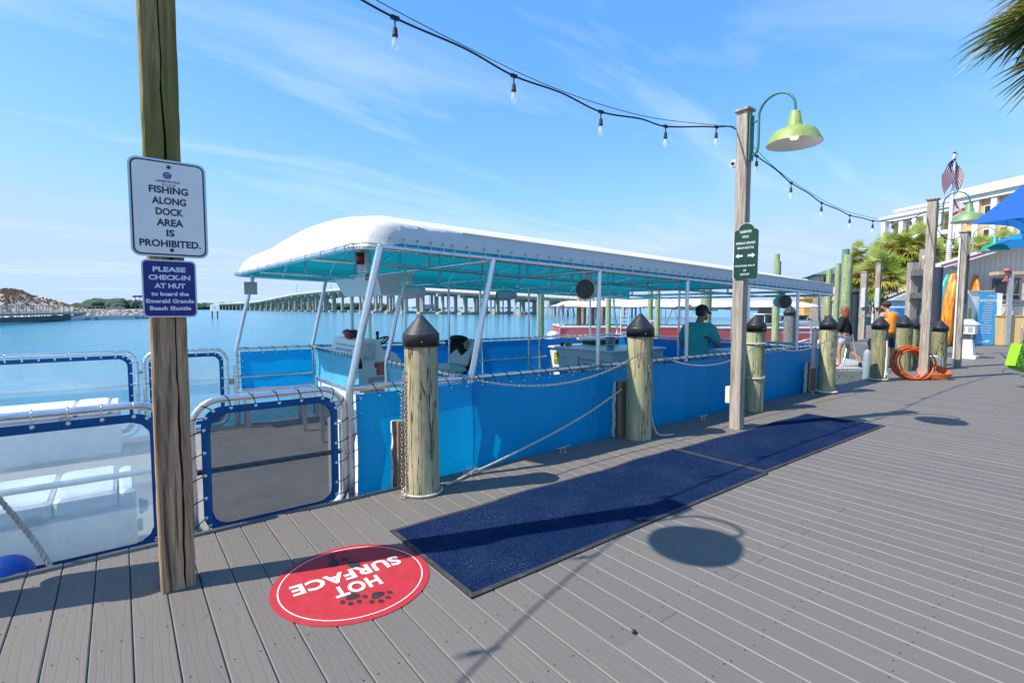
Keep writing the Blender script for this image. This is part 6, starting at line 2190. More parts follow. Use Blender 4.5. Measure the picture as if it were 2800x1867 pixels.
# low building with hipped green roof
b1 = spot(2236, 843, 104)
lb = thing('restaurant_building', (b1.x, b1.y, 0), 'low building with a hipped grey-green roof beyond the marina', 'building')
bd = RGT.copy(); bd.z = 0; bd.normalize()
bdir = (bd * .93 - V((FWD.x, FWD.y, 0)).normalized() * .37).normalized()
bn_ = V((bdir.y, -bdir.x, 0))
if bn_.dot(EYE - b1) < 0: bn_ = -bn_
bang = math.atan2(bdir.y, bdir.x)
def bb(u0, u1, v0, v1, z0, z1):
    c_ = b1 + bdir * (u0 + u1) / 2 - bn_ * (v0 + v1) / 2
    return MB().box((c_.x, c_.y, (z0 + z1) / 2), (u1 - u0, v1 - v0, z1 - z0), bang)
part('wall', bb(0, 26, 0, 14, 0, 8.3), plain('beige_siding', (.50, .44, .36), .8), lb)
def hip(u0, u1, v0, v1, z0, z1, ov, mat, nm):
    P_ = lambda u, v_, z: b1 + bdir * u - bn_ * v_ + UZ * z
    mb = MB()
    a = [P_(u0 - ov, v0 - ov, z0), P_(u1 + ov, v0 - ov, z0), P_(u1 + ov, v1 + ov, z0), P_(u0 - ov, v1 + ov, z0)]
    a = [V((p.x, p.y, z0)) for p in a]
    m_ = (v0 + v1) / 2
    r1, r2 = P_(u0 + 6, m_, 0), P_(u1 - 6, m_, 0)
    r1.z = r2.z = z1
    mb.add(a + [r1, r2], [(0, 1, 5, 4), (1, 2, 5), (2, 3, 4, 5), (3, 0, 4), (3, 2, 1, 0)])
    part(nm, mb, mat, lb)
ROOF_G = plain('roof_grey_green', (.13, .17, .14), .8, 0, .1, 1)
hip(0, 26, 0, 14, 8.3, 11.0, 1.2, ROOF_G, 'roof')
sk = bb(-1.2, 27.2, -1.8, 0, 5.9, 6.3)
part('lower_roof', sk, ROOF_G, lb)
for k in range(12):
    wd = part('window', bb(.6 + 2.1 * k, 2.2 + 2.1 * k, -.12, 0, 6.6, 8.0), HOTEL_W, lb)
    part('pane', bb(.75 + 2.1 * k, 2.05 + 2.1 * k, -.18, -.1, 6.75, 7.85), GLASS_D, wd)
    part('veranda_post', bb(.2 + 2.1 * k, .4 + 2.1 * k, -1.7, -1.5, 0, 5.9), HOTEL_W, lb)
part('veranda_floor', bb(-1, 27, -1.8, 0, 3.0, 3.3), HOTEL_W, lb)

# shops and huts between the palms
def hut(px, d, w_, dp, h, rise, wall, roof, label, ang=0.0, win=True):
    p = spot(px, 843, d)
    root = thing('kiosk', (p.x, p.y, 0), label, 'hut', 'small shop huts behind the pilings')
    dx = Matrix.Rotation(ang, 3, 'Z') @ V((RGT.x, RGT.y, 0)).normalized()
    dy = V((-dx.y, dx.x, 0))
    an = math.atan2(dx.y, dx.x)
    part('wall', MB().box((p.x, p.y, h / 2), (w_, dp, h), an), wall, root)
    P_ = lambda u, v_, z: V((p.x, p.y, 0)) + dx * u + dy * v_ + UZ * z
    mb = MB()
    o_ = .18
    v_ = [P_(-w_ / 2 - o_, -dp / 2 - o_, h - .05), P_(w_ / 2 + o_, -dp / 2 - o_, h - .05), P_(w_ / 2 + o_, dp / 2 + o_, h - .05), P_(-w_ / 2 - o_, dp / 2 + o_, h - .05), P_(0, -dp / 2 - o_, h + rise), P_(0, dp / 2 + o_, h + rise)]
    mb.add(v_, [(0, 1, 4), (2, 3, 5), (1, 2, 5, 4), (3, 0, 4, 5), (3, 2, 1, 0)])
    part('roof', mb, roof, root)
    if win:
        wd = part('window', MB().box(P_(0, -dp / 2 - .03, h * .58), (w_ * .36, .06, h * .40), an), HOTEL_W, root)
        for s_ in (-1, 1):
            part('pane', MB().box(P_(s_ * w_ * .085, -dp / 2 - .05, h * .58), (w_ * .14, .06, h * .33), an), GLASS_D, wd)
        part('counter', MB().box(P_(0, -dp / 2 - .15, h * .33), (w_ * .8, .3, .06), an), HOTEL_W, root)
    return root
GREY_ROOF = plain('hut_roof_grey', (.33, .35, .36), .7, 0, .1, 2)
hut(2487, 29, 1.9, 2.2, 1.9, .55, plain('hut_pale_blue', (.45, .58, .70), .7), GREY_ROOF, 'pale blue hut with a grey gable roof', R(-25))
hut(2455, 33, 1.9, 2.2, 1.95, .55, plain('hut_white', (.62, .66, .66), .7), GREY_ROOF, 'white hut with a steep grey roof beside the pale blue one', R(-25))
hut(2473, 38, 3.2, 2.4, 2.6, .6, HOTEL_W, plain('hut_roof_yellow', (.62, .48, .22), .8), 'hut with a yellow canvas roof behind the two small huts', R(10), False)
hut(2485, 44, 5.0, 3.0, 3.7, 1.1, HOTEL_W, plain('roof_terracotta', (.42, .11, .05), .8, 0, .15, 2), 'shop with a terracotta roof between the palms', R(12))
hut(2605, 40, 4.2, 3.0, 3.5, 1.0, HOTEL_W, plain('roof_rust', (.44, .13, .06), .8, 0, .15, 2), 'shop with a rust red roof behind the flagpole', R(5))
hut(2352, 46, 3.4, 2.4, 2.2, .8, plain('hut_teal', (.03, .34, .33), .7), plain('hut_roof_orange', (.55, .14, .06), .7), 'teal hut with an orange roof near the navy wrapped piling', R(0))
p = spot(2470, 843, 27)
bx = thing('locker_bank', (p.x, p.y, 0), 'bright blue bank of lockers below the pale blue hut', 'lockers')
LB = plain('locker_blue', (.02, .22, .62), .45)
part('frame', MB().box((p.x, p.y, .72), (1.25, .5, 1.45), angr), LB, bx)
for k in range(4):
    for j in range(2):
        q = p + RGT * (-.46 + .305 * k) - FWD * .26
        part('door', MB().bevbox((q.x, q.y, .38 + .68 * j), (.28, .03, .62), .01, angr), LB, bx)

# marina in the distance, right of the red boats
DOCKW = plain('far_dock_wood', (.30, .26, .21), .85, 0, .2, .5)
p = spot(2228, 843, 58)
fd = thing('far_dock', (p.x, p.y, WATER_Z), 'distant finger dock with upright posts seen under the end of the canopy', 'dock')
part('deck', MB().box((p.x, p.y, .15), (5.5, 16, .3), R(20)), DOCKW, fd)
for k in range(9):
    q = spot(2206 + k * 6.2, 843, 46 + 2.1 * (8 - k))
    part('dock_post', MB().cyl((q.x, q.y, WATER_Z), (q.x, q.y, 1.2 + .32 * k), .15, seg=8), DOCKW, fd)
p = spot(2170, 843, 66)
for k in range(7):
    q = spot(2076 + k * 5.0, 843, 63)
    piling(q.x, q.y, .2, 2.9 + .25 * (k % 3), plain('far_dark_pile', (.04, .045, .055), .8) if k == 0 else bpy.data.materials['far_dark_pile'], CAP_GREY, ('dark far-off piling at the end of the row nearest the lamp post', 'second dark far-off piling from the lamp post', 'third dark far-off piling from the lamp post', 'middle dark far-off piling of the row of seven', 'fifth dark far-off piling from the lamp post', 'sixth dark far-off piling, one from the end of the row', 'dark far-off piling at the end of the row nearest the white notice')[k], 'dark pilings far behind', 90 + k, z0=WATER_Z - .5, cap=False)
bush = MB()
p = spot(2218, 822, 62)
for k in range(500):
    c_ = p + V((rnd.gauss(0, .9), rnd.gauss(0, .9), rnd.gauss(0, .7)))
    a = rnd.uniform(0, 6.3)
    d = V((math.cos(a), math.sin(a), rnd.uniform(-.6, .6))) * .22
    e = V((-d.y, d.x, .05))
    bush.add([c_ - d, c_ + e * .5, c_ + d, c_ - e * .5], [(0, 1, 2, 3)])
bush.cyl((p.x, p.y, -.5), (p.x, p.y, p.z), .15, seg=6, mi=1)
solid('shrub', bush, [leaf('yellow_shrub', (.20, .16, .03), (.42, .32, .05)), BOOTS], (p.x, p.y, 0), 'yellowing shrub beyond the marina, under the end of the canopy', 'shrub')
yd = spot(2204, 843, 60)
solid('far_kiosk', MB().box((yd.x, yd.y, 1.2), (1.0, 1.0, 2.6), angr).box((yd.x, yd.y, 2.6), (1.4, 1.4, .2), angr), plain('kiosk_yellow', (.6, .36, .08), .7), (yd.x, yd.y, -.1), 'narrow yellow kiosk in the distance by the shrub', 'hut')
for i, (px, d, lbx) in enumerate(((2150, 52, 'small white boat moored far behind the carpet-wrapped piling'), (2190, 56, 'small pale boat moored in front of the narrow yellow kiosk'), (2098, 50, 'small white boat with a cabin far behind the second red boat'))):
    p = spot(px, 843, d); p.z = WATER_Z
    an = angr + R(20 * i - 15)
    dx = V((math.cos(an), math.sin(an), 0)); dy = V((-dx.y, dx.x, 0))
    mb = MB()
    rws = []
    for k in range(9):
        u = k / 8
        hw = .85 * (1 - u ** 3.2)
        rws.append([p + dx * (u * 5 - 2.5) + dy * s_ * hw * f_ + UZ * z_ for s_, f_, z_ in ((-1, 1, .75 + .25 * u), (-1, .8, .1), (0, .1, -.2), (1, .8, .1), (1, 1, .75 + .25 * u))])
    mb.sheet(rws); mb.add([r_[0] for r_ in rws] + [r_[-1] for r_ in rws][::-1], [tuple(range(18))])
    mb.box(p + UZ * 1.15, (1.3, 1.1, .8), an, 1, top=(.8, .9))
    mb.box(p + UZ * 1.75 - dx * .3, (1.8, 1.3, .07), an)
    for s_ in (-1, 1):
        for t_ in (-1, .4):
            mb.cyl(p + dx * t_ + dy * s_ * .55 + UZ * .8, p + dx * t_ + dy * s_ * .55 + UZ * 1.75, .03, seg=5)
    solid('motor_boat', mb, [WHITE_PAINT, GLASS_D], p, lbx, 'boat', 'small boats moored far off')
gc = plain('far_bank', (.34, .31, .27), .9, 0, .2, .05)

# ------------------------------------------------------------------ flagpole with two flags
fp_ = spot(2586, 843, 30)
fpole = thing('flagpole', (fp_.x, fp_.y, 0), 'tall white flagpole flying a striped flag above a smaller red and white one', 'flagpole')
part('pole', MB().cyl((fp_.x, fp_.y, 0), (fp_.x, fp_.y, 10.35), .13, .07, 14), WHITE_PAINT, fpole)
part('truck', MB().ball((fp_.x, fp_.y, 10.4), .08, 10, 7).cyl((fp_.x, fp_.y, 10.3), V((fp_.x, fp_.y, 10.36)) + RGT * .18, .02), DARK, fpole)
part('halyard', MB().tube([V((fp_.x, fp_.y, .8)) + RGT * .12, V((fp_.x, fp_.y, 10.3)) + RGT * .16], .008, 4), ROPE, fpole)
wr_ = MB()
for k in range(10):
    wr_.lathe((fp_.x, fp_.y, 4.1 + k * .11), [(.115, 0), (.15, .03), (.15, .06), (.115, .09)], 12)
part('wrapping', wr_, ROPE_WHITE, fpole)
FLAG_R = glow_through('flag_red', (.42, .012, .03), .3, .8)
FLAG_W = glow_through('flag_white', (.72, .68, .68), .3, .8)
FLAG_B = glow_through('flag_navy', (.012, .02, .10), .25, .8)
sf = MB()
X_ = RGT.copy()
def flag_pt(s_, t_, side):
    """s along the fly 0..1, t down the hoist 0..1; the cloth hangs almost limp"""
    h0 = V((fp_.x, fp_.y, 10.15)) - UZ * (1.05 * t_) - FWD * .13
    if side < 0:
        d = (-X_ * .60 - UZ * .80)
        p = h0 + d * (1.35 * s_) - X_ * .10 * math.sin(s_ * 3.1) * (1 - t_) + FWD * .10 * math.sin(6 * s_ + 3 * t_)
        p += X_ * .30 * s_ * t_ - UZ * .05 * s_ * t_
    else:
        d = (X_ * .42 - UZ * .86)
        p = h0 + d * (1.25 * s_) + X_ * .10 * math.sin(s_ * 3.1) + FWD * (.12 + .08 * math.sin(5 * s_))
        p += -X_ * .38 * s_ * t_ * t_
    return p
for side in (-1, 1):
    ns, nt_ = 14, 13
    for i in range(ns):
        for j in range(nt_):
            q = [flag_pt(a / ns, b_ / nt_, side) for a, b_ in ((i, j), (i + 1, j), (i + 1, j + 1), (i, j + 1))]
            can = (i / ns < (.30 if side < 0 else .34)) and j < 7
            sf.add(q, [(0, 1, 2, 3)], 2 if can else (0 if j % 2 == 0 else 1), True)
    for k in range(16):
        s_, t_ = rnd.uniform(.03, .27), rnd.uniform(.05, .5)
        c_ = flag_pt(s_, t_, side) - FWD * .03
        sf.add([c_ + X_ * .035, c_ + UZ * .035, c_ - X_ * .035, c_ - UZ * .035], [(0, 1, 2, 3)], 1)
ff = part('striped_flag', sf, [FLAG_R, FLAG_W, FLAG_B], fpole)
sf = MB()
h0 = V((fp_.x, fp_.y, 7.75)) - FWD * .14
n_ = 16
for i in range(n_):
    for j in range(n_):
        def fpt(a, b_):
            s_, t_ = a / n_, b_ / n_
            return h0 - UZ * (.95 * t_) + X_ * (.85 * s_ * (1 - .25 * t_)) - UZ * (.50 * s_ ** 1.2) + FWD * .07 * math.sin(5 * s_ + 2 * t_)
        q = [fpt(i, j), fpt(i + 1, j), fpt(i + 1, j + 1), fpt(i, j + 1)]
        a, b_ = (i + .5) / n_, (j + .5) / n_
        red = abs(a - b_) < .11 or abs(a + b_ - 1) < .11
        seal = math.hypot(a - .5, b_ - .5) < .15
        sf.add(q, [(0, 1, 2, 3)], 2 if seal else (0 if red else 1), True)
part('saltire_flag', sf, [FLAG_R, FLAG_W, plain('flag_seal', (.36, .28, .16), .8)], fpole)

# ------------------------------------------------------------------ blue umbrellas
UMB = glow_through('umbrella_blue', (.006, .13, .52), .35, .55, (.02, .30, .85), .05, 2)
UMB_L = glow_through('umbrella_light_blue', (.03, .28, .62), .35, .55, (.05, .42, .85), .05, 2)
def umbrella(c, half, z_edge, z_top, rot, mat, label, lettered=False):
    root = thing('umbrella', (c.x, c.y, 0), label, 'umbrella', 'blue umbrellas at the shack')
    dx = V((math.cos(rot), math.sin(rot), 0)); dy = V((-dx.y, dx.x, 0))
    O = V((c.x, c.y, 0))
    part('pole', MB().cyl((c.x, c.y, 0), (c.x, c.y, z_top), .025, seg=10), ALU, root)
    part('base', MB().lathe((c.x, c.y, 0), [(.001, .12), (.06, .12), (.3, .06), (.32, 0)], 20), DARK, root)
    mb = MB()
    cs_ = [(-1, -1), (1, -1), (1, 1), (-1, 1)]
    for k in range(4):
        a, b_ = cs_[k], cs_[(k + 1) % 4]
        rows_ = []
        for i in range(11):
            v_ = i / 10
            row_ = []
            for j in range(11):
                u = j / 10
                x_, y_ = a[0] + (b_[0] - a[0]) * u, a[1] + (b_[1] - a[1]) * u
                inset = .22 * math.sin(math.pi * u) * (1 - v_)       # edges drawn in between the tips
                f = (1 - v_) * (1 - inset * .55)
                z = z_top + (z_edge - z_top) * ((1 - v_) ** .85)
                z += .05 * math.sin(math.pi * u) * (1 - v_)
                row_.append(O + dx * x_ * half * f + dy * y_ * half * f + UZ * z)
            rows_.append(row_)
        mb.sheet(rows_, flip=True)
    part('canopy', mb, mat, root)
    for a in cs_:
        pts = [O + (dx * a[0] + dy * a[1]) * half * f + UZ * (z_top + (z_edge - z_top) * f ** .85 - .025) for f in (0.02, .25, .5, .75, .98)]
        part('rib', MB().tube(pts, .010, 6), ALU, root)
    return root
tip = spot(2654, 613, 6.5)
RX, FX = V((RGT.x, RGT.y, 0)).normalized(), V((FWD.x, FWD.y, 0)).normalized()
half_u = 1.25
e1, e2 = RX * .83 + FX * .56, RX * .56 - FX * .83
uc = tip + (e1 + e2) * half_u
corner2 = tip + e1 * 2 * half_u
rot_u = math.atan2(tip.y - uc.y, tip.x - uc.x) - R(135)
um = umbrella(uc, half_u, tip.z, tip.z + 1.75, rot_u, UMB, 'deep blue umbrella printed BUD LIGHT reaching into view', True)
# print on the panel that faces the dock, laid on that panel's own slope
dxu = V((math.cos(rot_u), math.sin(rot_u), 0)); dyu = V((-dxu.y, dxu.x, 0))
def panel_pt(k, u, v_):
    cs_ = [(-1, -1), (1, -1), (1, 1), (-1, 1)]
    a, b_ = cs_[k], cs_[(k + 1) % 4]
    x_, y_ = a[0] + (b_[0] - a[0]) * u, a[1] + (b_[1] - a[1]) * u
    f = (1 - v_) * (1 - .22 * math.sin(math.pi * u) * (1 - v_) * .55)
    z = tip.z + 1.75 - 1.75 * ((1 - v_) ** .85) + .05 * math.sin(math.pi * u) * (1 - v_)
    return V((uc.x, uc.y, 0)) + dxu * x_ * half_u * f + dyu * y_ * half_u * f + UZ * z
def edge_gap(k):
    q = panel_pt(k, .5, 0); m = (tip + corner2) / 2
    return math.hypot(q.x - m.x, q.y - m.y)
best = min(range(4), key=edge_gap)
def on_panel(k, s_, u0, u1, v0, v1, mb, frame=False):
    vs, fs, x0, x1, y0, y1 = text_shape(s_, .03, 1.0)
    flip = (panel_pt(k, .9, .1) - panel_pt(k, .1, .1)).dot(RGT) < 0
    out = []
    for v in vs:
        a, b_ = (v.x - x0) / (x1 - x0), (v.y - y0) / (y1 - y0)
        a += .06 * (b_ - .5)
        u = u0 + (u1 - u0) * a
        if flip: u = 1 - u
        p = panel_pt(k, u, v0 + (v1 - v0) * b_)
        out.append(p + OUT * .012)
    mb.add(out, fs)
tx = MB()
k = best
OUT = (-RX * .8 + UZ * .6).normalized()
on_panel(k, 'BUD LIGHT', .34, .86, .055, .125, tx)
flip = (panel_pt(k, .9, .1) - panel_pt(k, .1, .1)).dot(RGT) < 0
P5 = [panel_pt(k, (1 - u if flip else u), v_) + OUT * .012 for u, v_ in ((.29, .035), (.90, .035), (.93, .145), (.33, .145))]
for a, b_ in zip(P5, P5[1:] + P5[:1]):
    tx.tube([a, a.lerp(b_, .5), b_], .005, 4)
part('lettering', tx, LETTER_WHITE, um)
u2 = spot(2905, 843, 10.5)
umbrella(u2, 1.25, 2.75, 3.35, rot_u + R(20), UMB_L, 'lighter blue umbrella lower behind the printed one')

# ------------------------------------------------------------------ white shack with ochre base wall
SIDING = plain('shack_siding', (.60, .58, .54), .8, 0, .05, 2)
OCHRE = plain('ochre_render', (.66, .47, .22), .85, 0, .06, .8)
W0 = V((26.79, 4.05, 0)); wd_ = V((.61, -.79, 0)).normalized(); wn = V((-wd_.y, wd_.x, 0))
if wn.dot(EYE - W0) < 0: wn = -wn
wang = math.atan2(wd_.y, wd_.x)
shack = thing('beach_shack', (W0.x + 2, W0.y - 2, 0), 'white boarded shack with red roof edge and an ochre base wall', 'building')
def sb_(s0, s1, n0, n1, z0, z1):
    c_ = W0 + wd_ * (s0 + s1) / 2 + wn * (n0 + n1) / 2
    return MB().box((c_.x, c_.y, (z0 + z1) / 2), (abs(s1 - s0), abs(n1 - n0), z1 - z0), wang)
part('base_wall', sb_(0, 7, -.22, 0, 0, 1.12), OCHRE, shack)
part('coping', sb_(-.03, 7, -.26, .03, 1.12, 1.16), OCHRE, shack)
gable = [(-1.9, .0), (9.9, 0), (9.9, 2.95), (4.0, 4.9), (-1.9, 2.95)]
SO = W0 - wn * 1.0
part('wall', MB().prism(gable, SO, wd_ if wd_.cross(UZ).dot(wn) > 0 else wd_, UZ, .2), SIDING, shack)
for k in range(34):
    s_ = -1.8 + k * .17
    zt = 2.95 + (4.9 - 2.95) * min(1, max(0, (s_ + 1.9) / 5.9)) if s_ < 4 else 4.9
    part('siding_batten', sb_(s_, s_ + .022, -1.0, -.985, .5, zt - .25), SIDING, shack)
ROOF_RED = plain('roof_edge_red', (.32, .03, .04), .6)
ROOF_GREY = plain('shack_roof', (.45, .43, .42), .7, 0, .1, 2)
def slope(s0, z0, s1, z1, n0, n1, th, mat, nm):
    a = [W0 + wd_ * s0 + wn * n0 + UZ * z0, W0 + wd_ * s1 + wn * n0 + UZ * z1, W0 + wd_ * s1 + wn * n1 + UZ * z1, W0 + wd_ * s0 + wn * n1 + UZ * z0]
    b_ = [p + UZ * th for p in a]
    part(nm, MB().add(a + b_, [(3, 2, 1, 0), (4, 5, 6, 7), (0, 1, 5, 4), (1, 2, 6, 5), (2, 3, 7, 6), (3, 0, 4, 7)]), mat, shack)
slope(-1.7, 3.02, 4.0, 4.92, -2.6, -.45, .07, ROOF_GREY, 'roof')
slope(10.3, 2.82, 4.0, 4.92, -2.6, -.45, .07, ROOF_GREY, 'roof')
slope(-1.7, 3.0, 4.0, 4.90, -.45, -.40, .12, WHITE_PAINT, 'barge_board')
slope(-1.7, 3.1, 4.0, 5.0, -.47, -.38, .05, ROOF_RED, 'roof_trim')
part('eave_beam', sb_(-.05, 6, -.5, .1, 2.70, 2.83), plain('eave_board', (.50, .38, .26), .7), shack)
wdw = part('window', sb_(.35, 1.25, -1.0, -.94, 1.75, 2.62), plain('window_trim', (.17, .155, .14), .7), shack)
part('pane', sb_(.43, .80, -.945, -.92, 1.84, 2.53), GLASS_D, wdw)
part('pane', sb_(.83, 1.18, -.945, -.92, 1.84, 2.53), GLASS_D, wdw)
for z in (1.95, 1.72, 1.55):
    part('shelf_rail', sb_(.25, 1.45, -.75, -.70, z, z + .03), WHITE_PAINT, shack)
part('storage_box', sb_(.55, 1.5, -.7, -.25, 1.05, 1.50), SIDING, shack)
part('steel_post', sb_(.26, .40, .02, .14, 0, 2.72), plain('galvanised_post', (.50, .51, .52), .4, .6), shack)
part('white_post', sb_(.05, .18, -.2, -.05, 1.1, 2.0), WHITE_PAINT, shack)
part('leaning_board', MB().tube([W0 + wd_ * .42 - wn * .1 + UZ * 1.7, W0 + wd_ * .62 - wn * .1 + UZ * 2.5], .05, 4), plain('new_pine', (.55, .40, .22), .7), shack)
part('hand_rail', MB().tube(bezier([W0 + wd_ * .78 + wn * .1, W0 + wd_ * .78 + wn * .1 + UZ * .62, W0 + wd_ * .86 + wn * .1 + UZ * .74, W0 + wd_ * 1.6 + wn * .1 + UZ * 1.0], 5), .025, 8), ALU, shack)
# red tassel of a coiled umbrella cover
tp_ = W0 + wd_ * .18 + wn * .12 + UZ * 2.86
ts = MB().ball(tp_, .10, 10, 7, scale=(1.9, 1, .7))
ts.tube(bezier([tp_ + wd_ * .1, tp_ + wd_ * .12 - UZ * .15, tp_ - wd_ * .02 - UZ * .28], 4), .025, 6)
for k in range(8):
    ts.tube([tp_ - wd_ * .02 - UZ * .26, tp_ + wd_ * (-.14 + k * .035) - UZ * .42], .014, 4)
solid('rope_tassel', ts, plain('faded_red_rope', (.55, .16, .15), .9), tp_, 'faded red rope tassel hanging from the eave beam', 'tassel')

# blue list sign, cabinet and power pedestal
sgo = V((26.15, 4.52, 0)); sgd = (V((26.74, 4.08, 0)) - sgo).normalized(); sgn_ = sgd.cross(UZ)
lean_up = (UZ * 1.0 + sgd * .10 - sgn_ * .05).normalized()
lsg = thing('list_sign', sgo, 'tall sky blue sign with white list of goods and an arrow', 'sign')
SKYB = plain('sign_sky_blue', (.055, .36, .66), .45, 0, .05, 3)
Wd, Ht = .74, 2.04
ctr = lambda u, v_: sgo + sgd * (u * Wd) + lean_up * (v_ * Ht)
part('board', MB().prism([(0, 0), (Wd, 0), (Wd, Ht), (0, Ht)], sgo, sgd, lean_up, .03), SKYB, lsg)
bn2 = MB().prism([(.03, Ht * .825), (Wd - .03, Ht * .825), (Wd - .03, Ht * .87), (.03, Ht * .87)], sgo + sgn_ * .004, sgd, lean_up, .003)
part('banner', bn2, LETTER_WHITE, lsg)
tx = MB()
letter(tx, 'UP THE STAIRS', ctr(.5, .848), sgd, lean_up, .56, .05, bold=.02, lift=.008)
part('banner_lettering', tx, plain('orange_letter', (.62, .25, .06), .6), lsg)
tx = MB()
for k, (s_, w_) in enumerate((('T-SHIRTS', .28), ('SUNSCREEN', .37), ('SPORTSWEAR', .42), ('FOOTWEAR', .34), ('SWIMWEAR', .36), ('BEACH GEAR', .39), ('DRINKWARE', .39), ('TOYS & GIFTS', .42), ('WATER', .22), ('PROOF BAGS', .42), ('BEACH TOWELS', .50), ('HEADWEAR', .36), ('SUNGLASSES', .42))):
    letter(tx, s_, ctr(.5, .795 - .0468 * k), sgd, lean_up, w_, .043, bold=.03, lift=.005)
ar = [(.12, .088), (.35, .068), (.58, .085), (.56, .058), (.84, .098), (.54, .128), (.57, .105), (.35, .084), (.13, .098)]
tx.add([ctr(u, v_ - .02) + sgn_ * .005 for u, v_ in ar], [tuple(range(9))])
sw = [(.30, .915), (.55, .95), (.85, .93), (.75, .92), (.55, .935)]
tx.add([ctr(u, v_) + sgn_ * .005 for u, v_ in sw], [tuple(range(5))])
part('lettering', tx, LETTER_WHITE, lsg)
cb = thing('steel_cabinet', sgo - sgd * .3, 'tall white cabinet with a yellow label behind the sky blue sign', 'cabinet')
part('body', MB().box(sgo + sgd * .25 - sgn_ * .5 + UZ * 1.03, (.95, .7, 2.06), math.atan2(sgd.y, sgd.x)), WHITE_PAINT, cb)
part('label', MB().box(sgo - sgd * .12 - sgn_ * .145 + UZ * 1.15, (.10, .01, .55), math.atan2(sgd.y, sgd.x)), YELLOW, cb)
rf = MB()
for k in range(12):
    rf.box(sgo + sgd * (-.2 + .085 * k) - sgn_ * .5 + UZ * 2.09, (.045, .8, .05), math.atan2(sgd.y, sgd.x))
part('corrugated_top', rf, GREY_PLASTIC, cb, kind='stuff')
pd = V((19.05, 3.45, 0))
pw = thing('power_pedestal', pd, 'white dock power pedestal with a flared base', 'pedestal')
part('base', MB().box(pd + UZ * .04, (.46, .46, .08)).box(pd + UZ * .30, (.34, .34, .46), top=(.66, .66)), WHITE_PAINT, pw)
part('neck', MB().box(pd + UZ * .62, (.16, .16, .22)), plain('pedestal_lens', (.25, .28, .34), .2), pw)
part('head', MB().box(pd + UZ * .83, (.42, .36, .27)), WHITE_PAINT, pw)
part('cap', MB().box(pd + UZ * 1.03, (.50, .44, .14), top=(.35, .35)), WHITE_PAINT, pw)
for k in range(2):
    part('socket_cover', MB().bevbox(pd + V((-.215, -.08 + .16 * k, .83)), (.02, .10, .14), .005), GREY_PLASTIC, pw)

# kayaks stood on end
def kayak_mat(name, a, b_, c_):
    m, nt, bs = _new(name)
    f = noise(nt, coords(nt, (6, 6, 1.1), True, (0, R(25), 0)), 1.4, 4, .6, .6)
    nt.links.new(ramp(nt, f, [(.36, a), (.48, b_), (.62, c_)]), bs.inputs['Base Color'])
    bs.inputs['Roughness'].default_value = .4
    return m
K_OR = kayak_mat('kayak_flame', (.62, .02, .01), (.72, .20, .01), (.78, .44, .03))
K_TEAL = kayak_mat('kayak_teal', (.01, .30, .40), (.02, .42, .52), (.05, .50, .58))
def kayak(p, topdir, L, mat, label, seed, roll=0):
    root = thing('kayak', p, label, 'kayak', 'kayaks stood on end beside the shack')
    up = V(topdir).normalized()
    sx = V((RGT.x, RGT.y, 0)); sx = (sx - up * sx.dot(up)).normalized()
    sx = Quaternion(up, roll) @ sx
    sy = up.cross(sx)
    rows_ = []
    for k in range(17):
        u = k / 16
        w_ = .50 * math.sin(math.pi * (.04 + .92 * u)) ** .55
        h_ = .19 * math.sin(math.pi * (.05 + .9 * u)) ** .5
        rows_.append([V(p) + up * (u * L) + sx * w_ * math.cos(a) + sy * (h_ * math.sin(a) * (1 if math.sin(a) > 0 else .75)) for a in [2 * math.pi * j / 14 for j in range(15)]])
    part('hull', MB().sheet(rows_), mat, root)
    ck = MB()
    n = 16
    for zz in (.42, .62):
        ring = [V(p) + up * (L * zz + .26 * math.sin(a)) + sx * .22 * math.cos(a) - sy * .155 for a in [2 * math.pi * j / n for j in range(n)]]
        ck.tube(ring, .02, 5, closed=True)
        ck.add([q + sy * .03 for q in ring], [tuple(range(n))])
    part('cockpit', ck, DARK, root)
    return root
for i, (px, d, lean, mat, lbk) in enumerate(((2571, 19.6, .16, K_TEAL, 'teal kayak standing at the outer end of the kayak row'), (2580, 19.9, .14, K_TEAL, 'second teal kayak, next to the flame coloured ones'), (2588, 19.4, .12, K_OR, 'flame coloured kayak just inside the teal ones'), (2599, 19.2, .10, K_OR, 'flame coloured kayak behind the pedestal post'), (2611, 19.3, .07, K_OR, 'flame coloured kayak partly covered by the post with the conduit'), (2668, 20.4, .03, K_OR, 'flame coloured kayak upright beside the white cabinet'))):
    p = spot(px, 843, d); p.z = .02
    kayak(p, UZ + V((RGT.x, RGT.y, 0)) * lean + V((FWD.x, FWD.y, 0)) * .06, 2.72, mat, lbk, i, R(25 + 7 * i))

# orange hose coil, hoops, bag
HOSE = plain('orange_hose', (.62, .115, .015), .45, 0, .1, 8)
hc = spot(2497, 990, 9.95)
hs = MB()
hx_, hz_ = V((RGT.x, RGT.y, 0)).normalized(), (UZ + V((FWD.x, FWD.y, 0)) * .35).normalized()
rh = random.Random(4)
for k in range(13):
    r1, r2 = rh.uniform(.31, .41), rh.uniform(.27, .34)
    o_ = V((hc.x, hc.y, 0)) + hx_ * rh.uniform(-.03, .16) - V((FWD.x, FWD.y, 0)) * (.012 * k - .1) + hz_ * (r2 + .03)
    tl_ = rh.uniform(-.3, .3)
    pts = []
    for j in range(26):
        a = 2 * math.pi * j / 26
        u_, v_ = r1 * math.cos(a), r2 * math.sin(a)
        q = o_ + hx_ * (u_ * math.cos(tl_) - v_ * math.sin(tl_)) + hz_ * (u_ * math.sin(tl_) + v_ * math.cos(tl_))
        q.z = max(q.z, .018)
        pts.append(q)
    hs.tube(pts, .016, 8, closed=True)
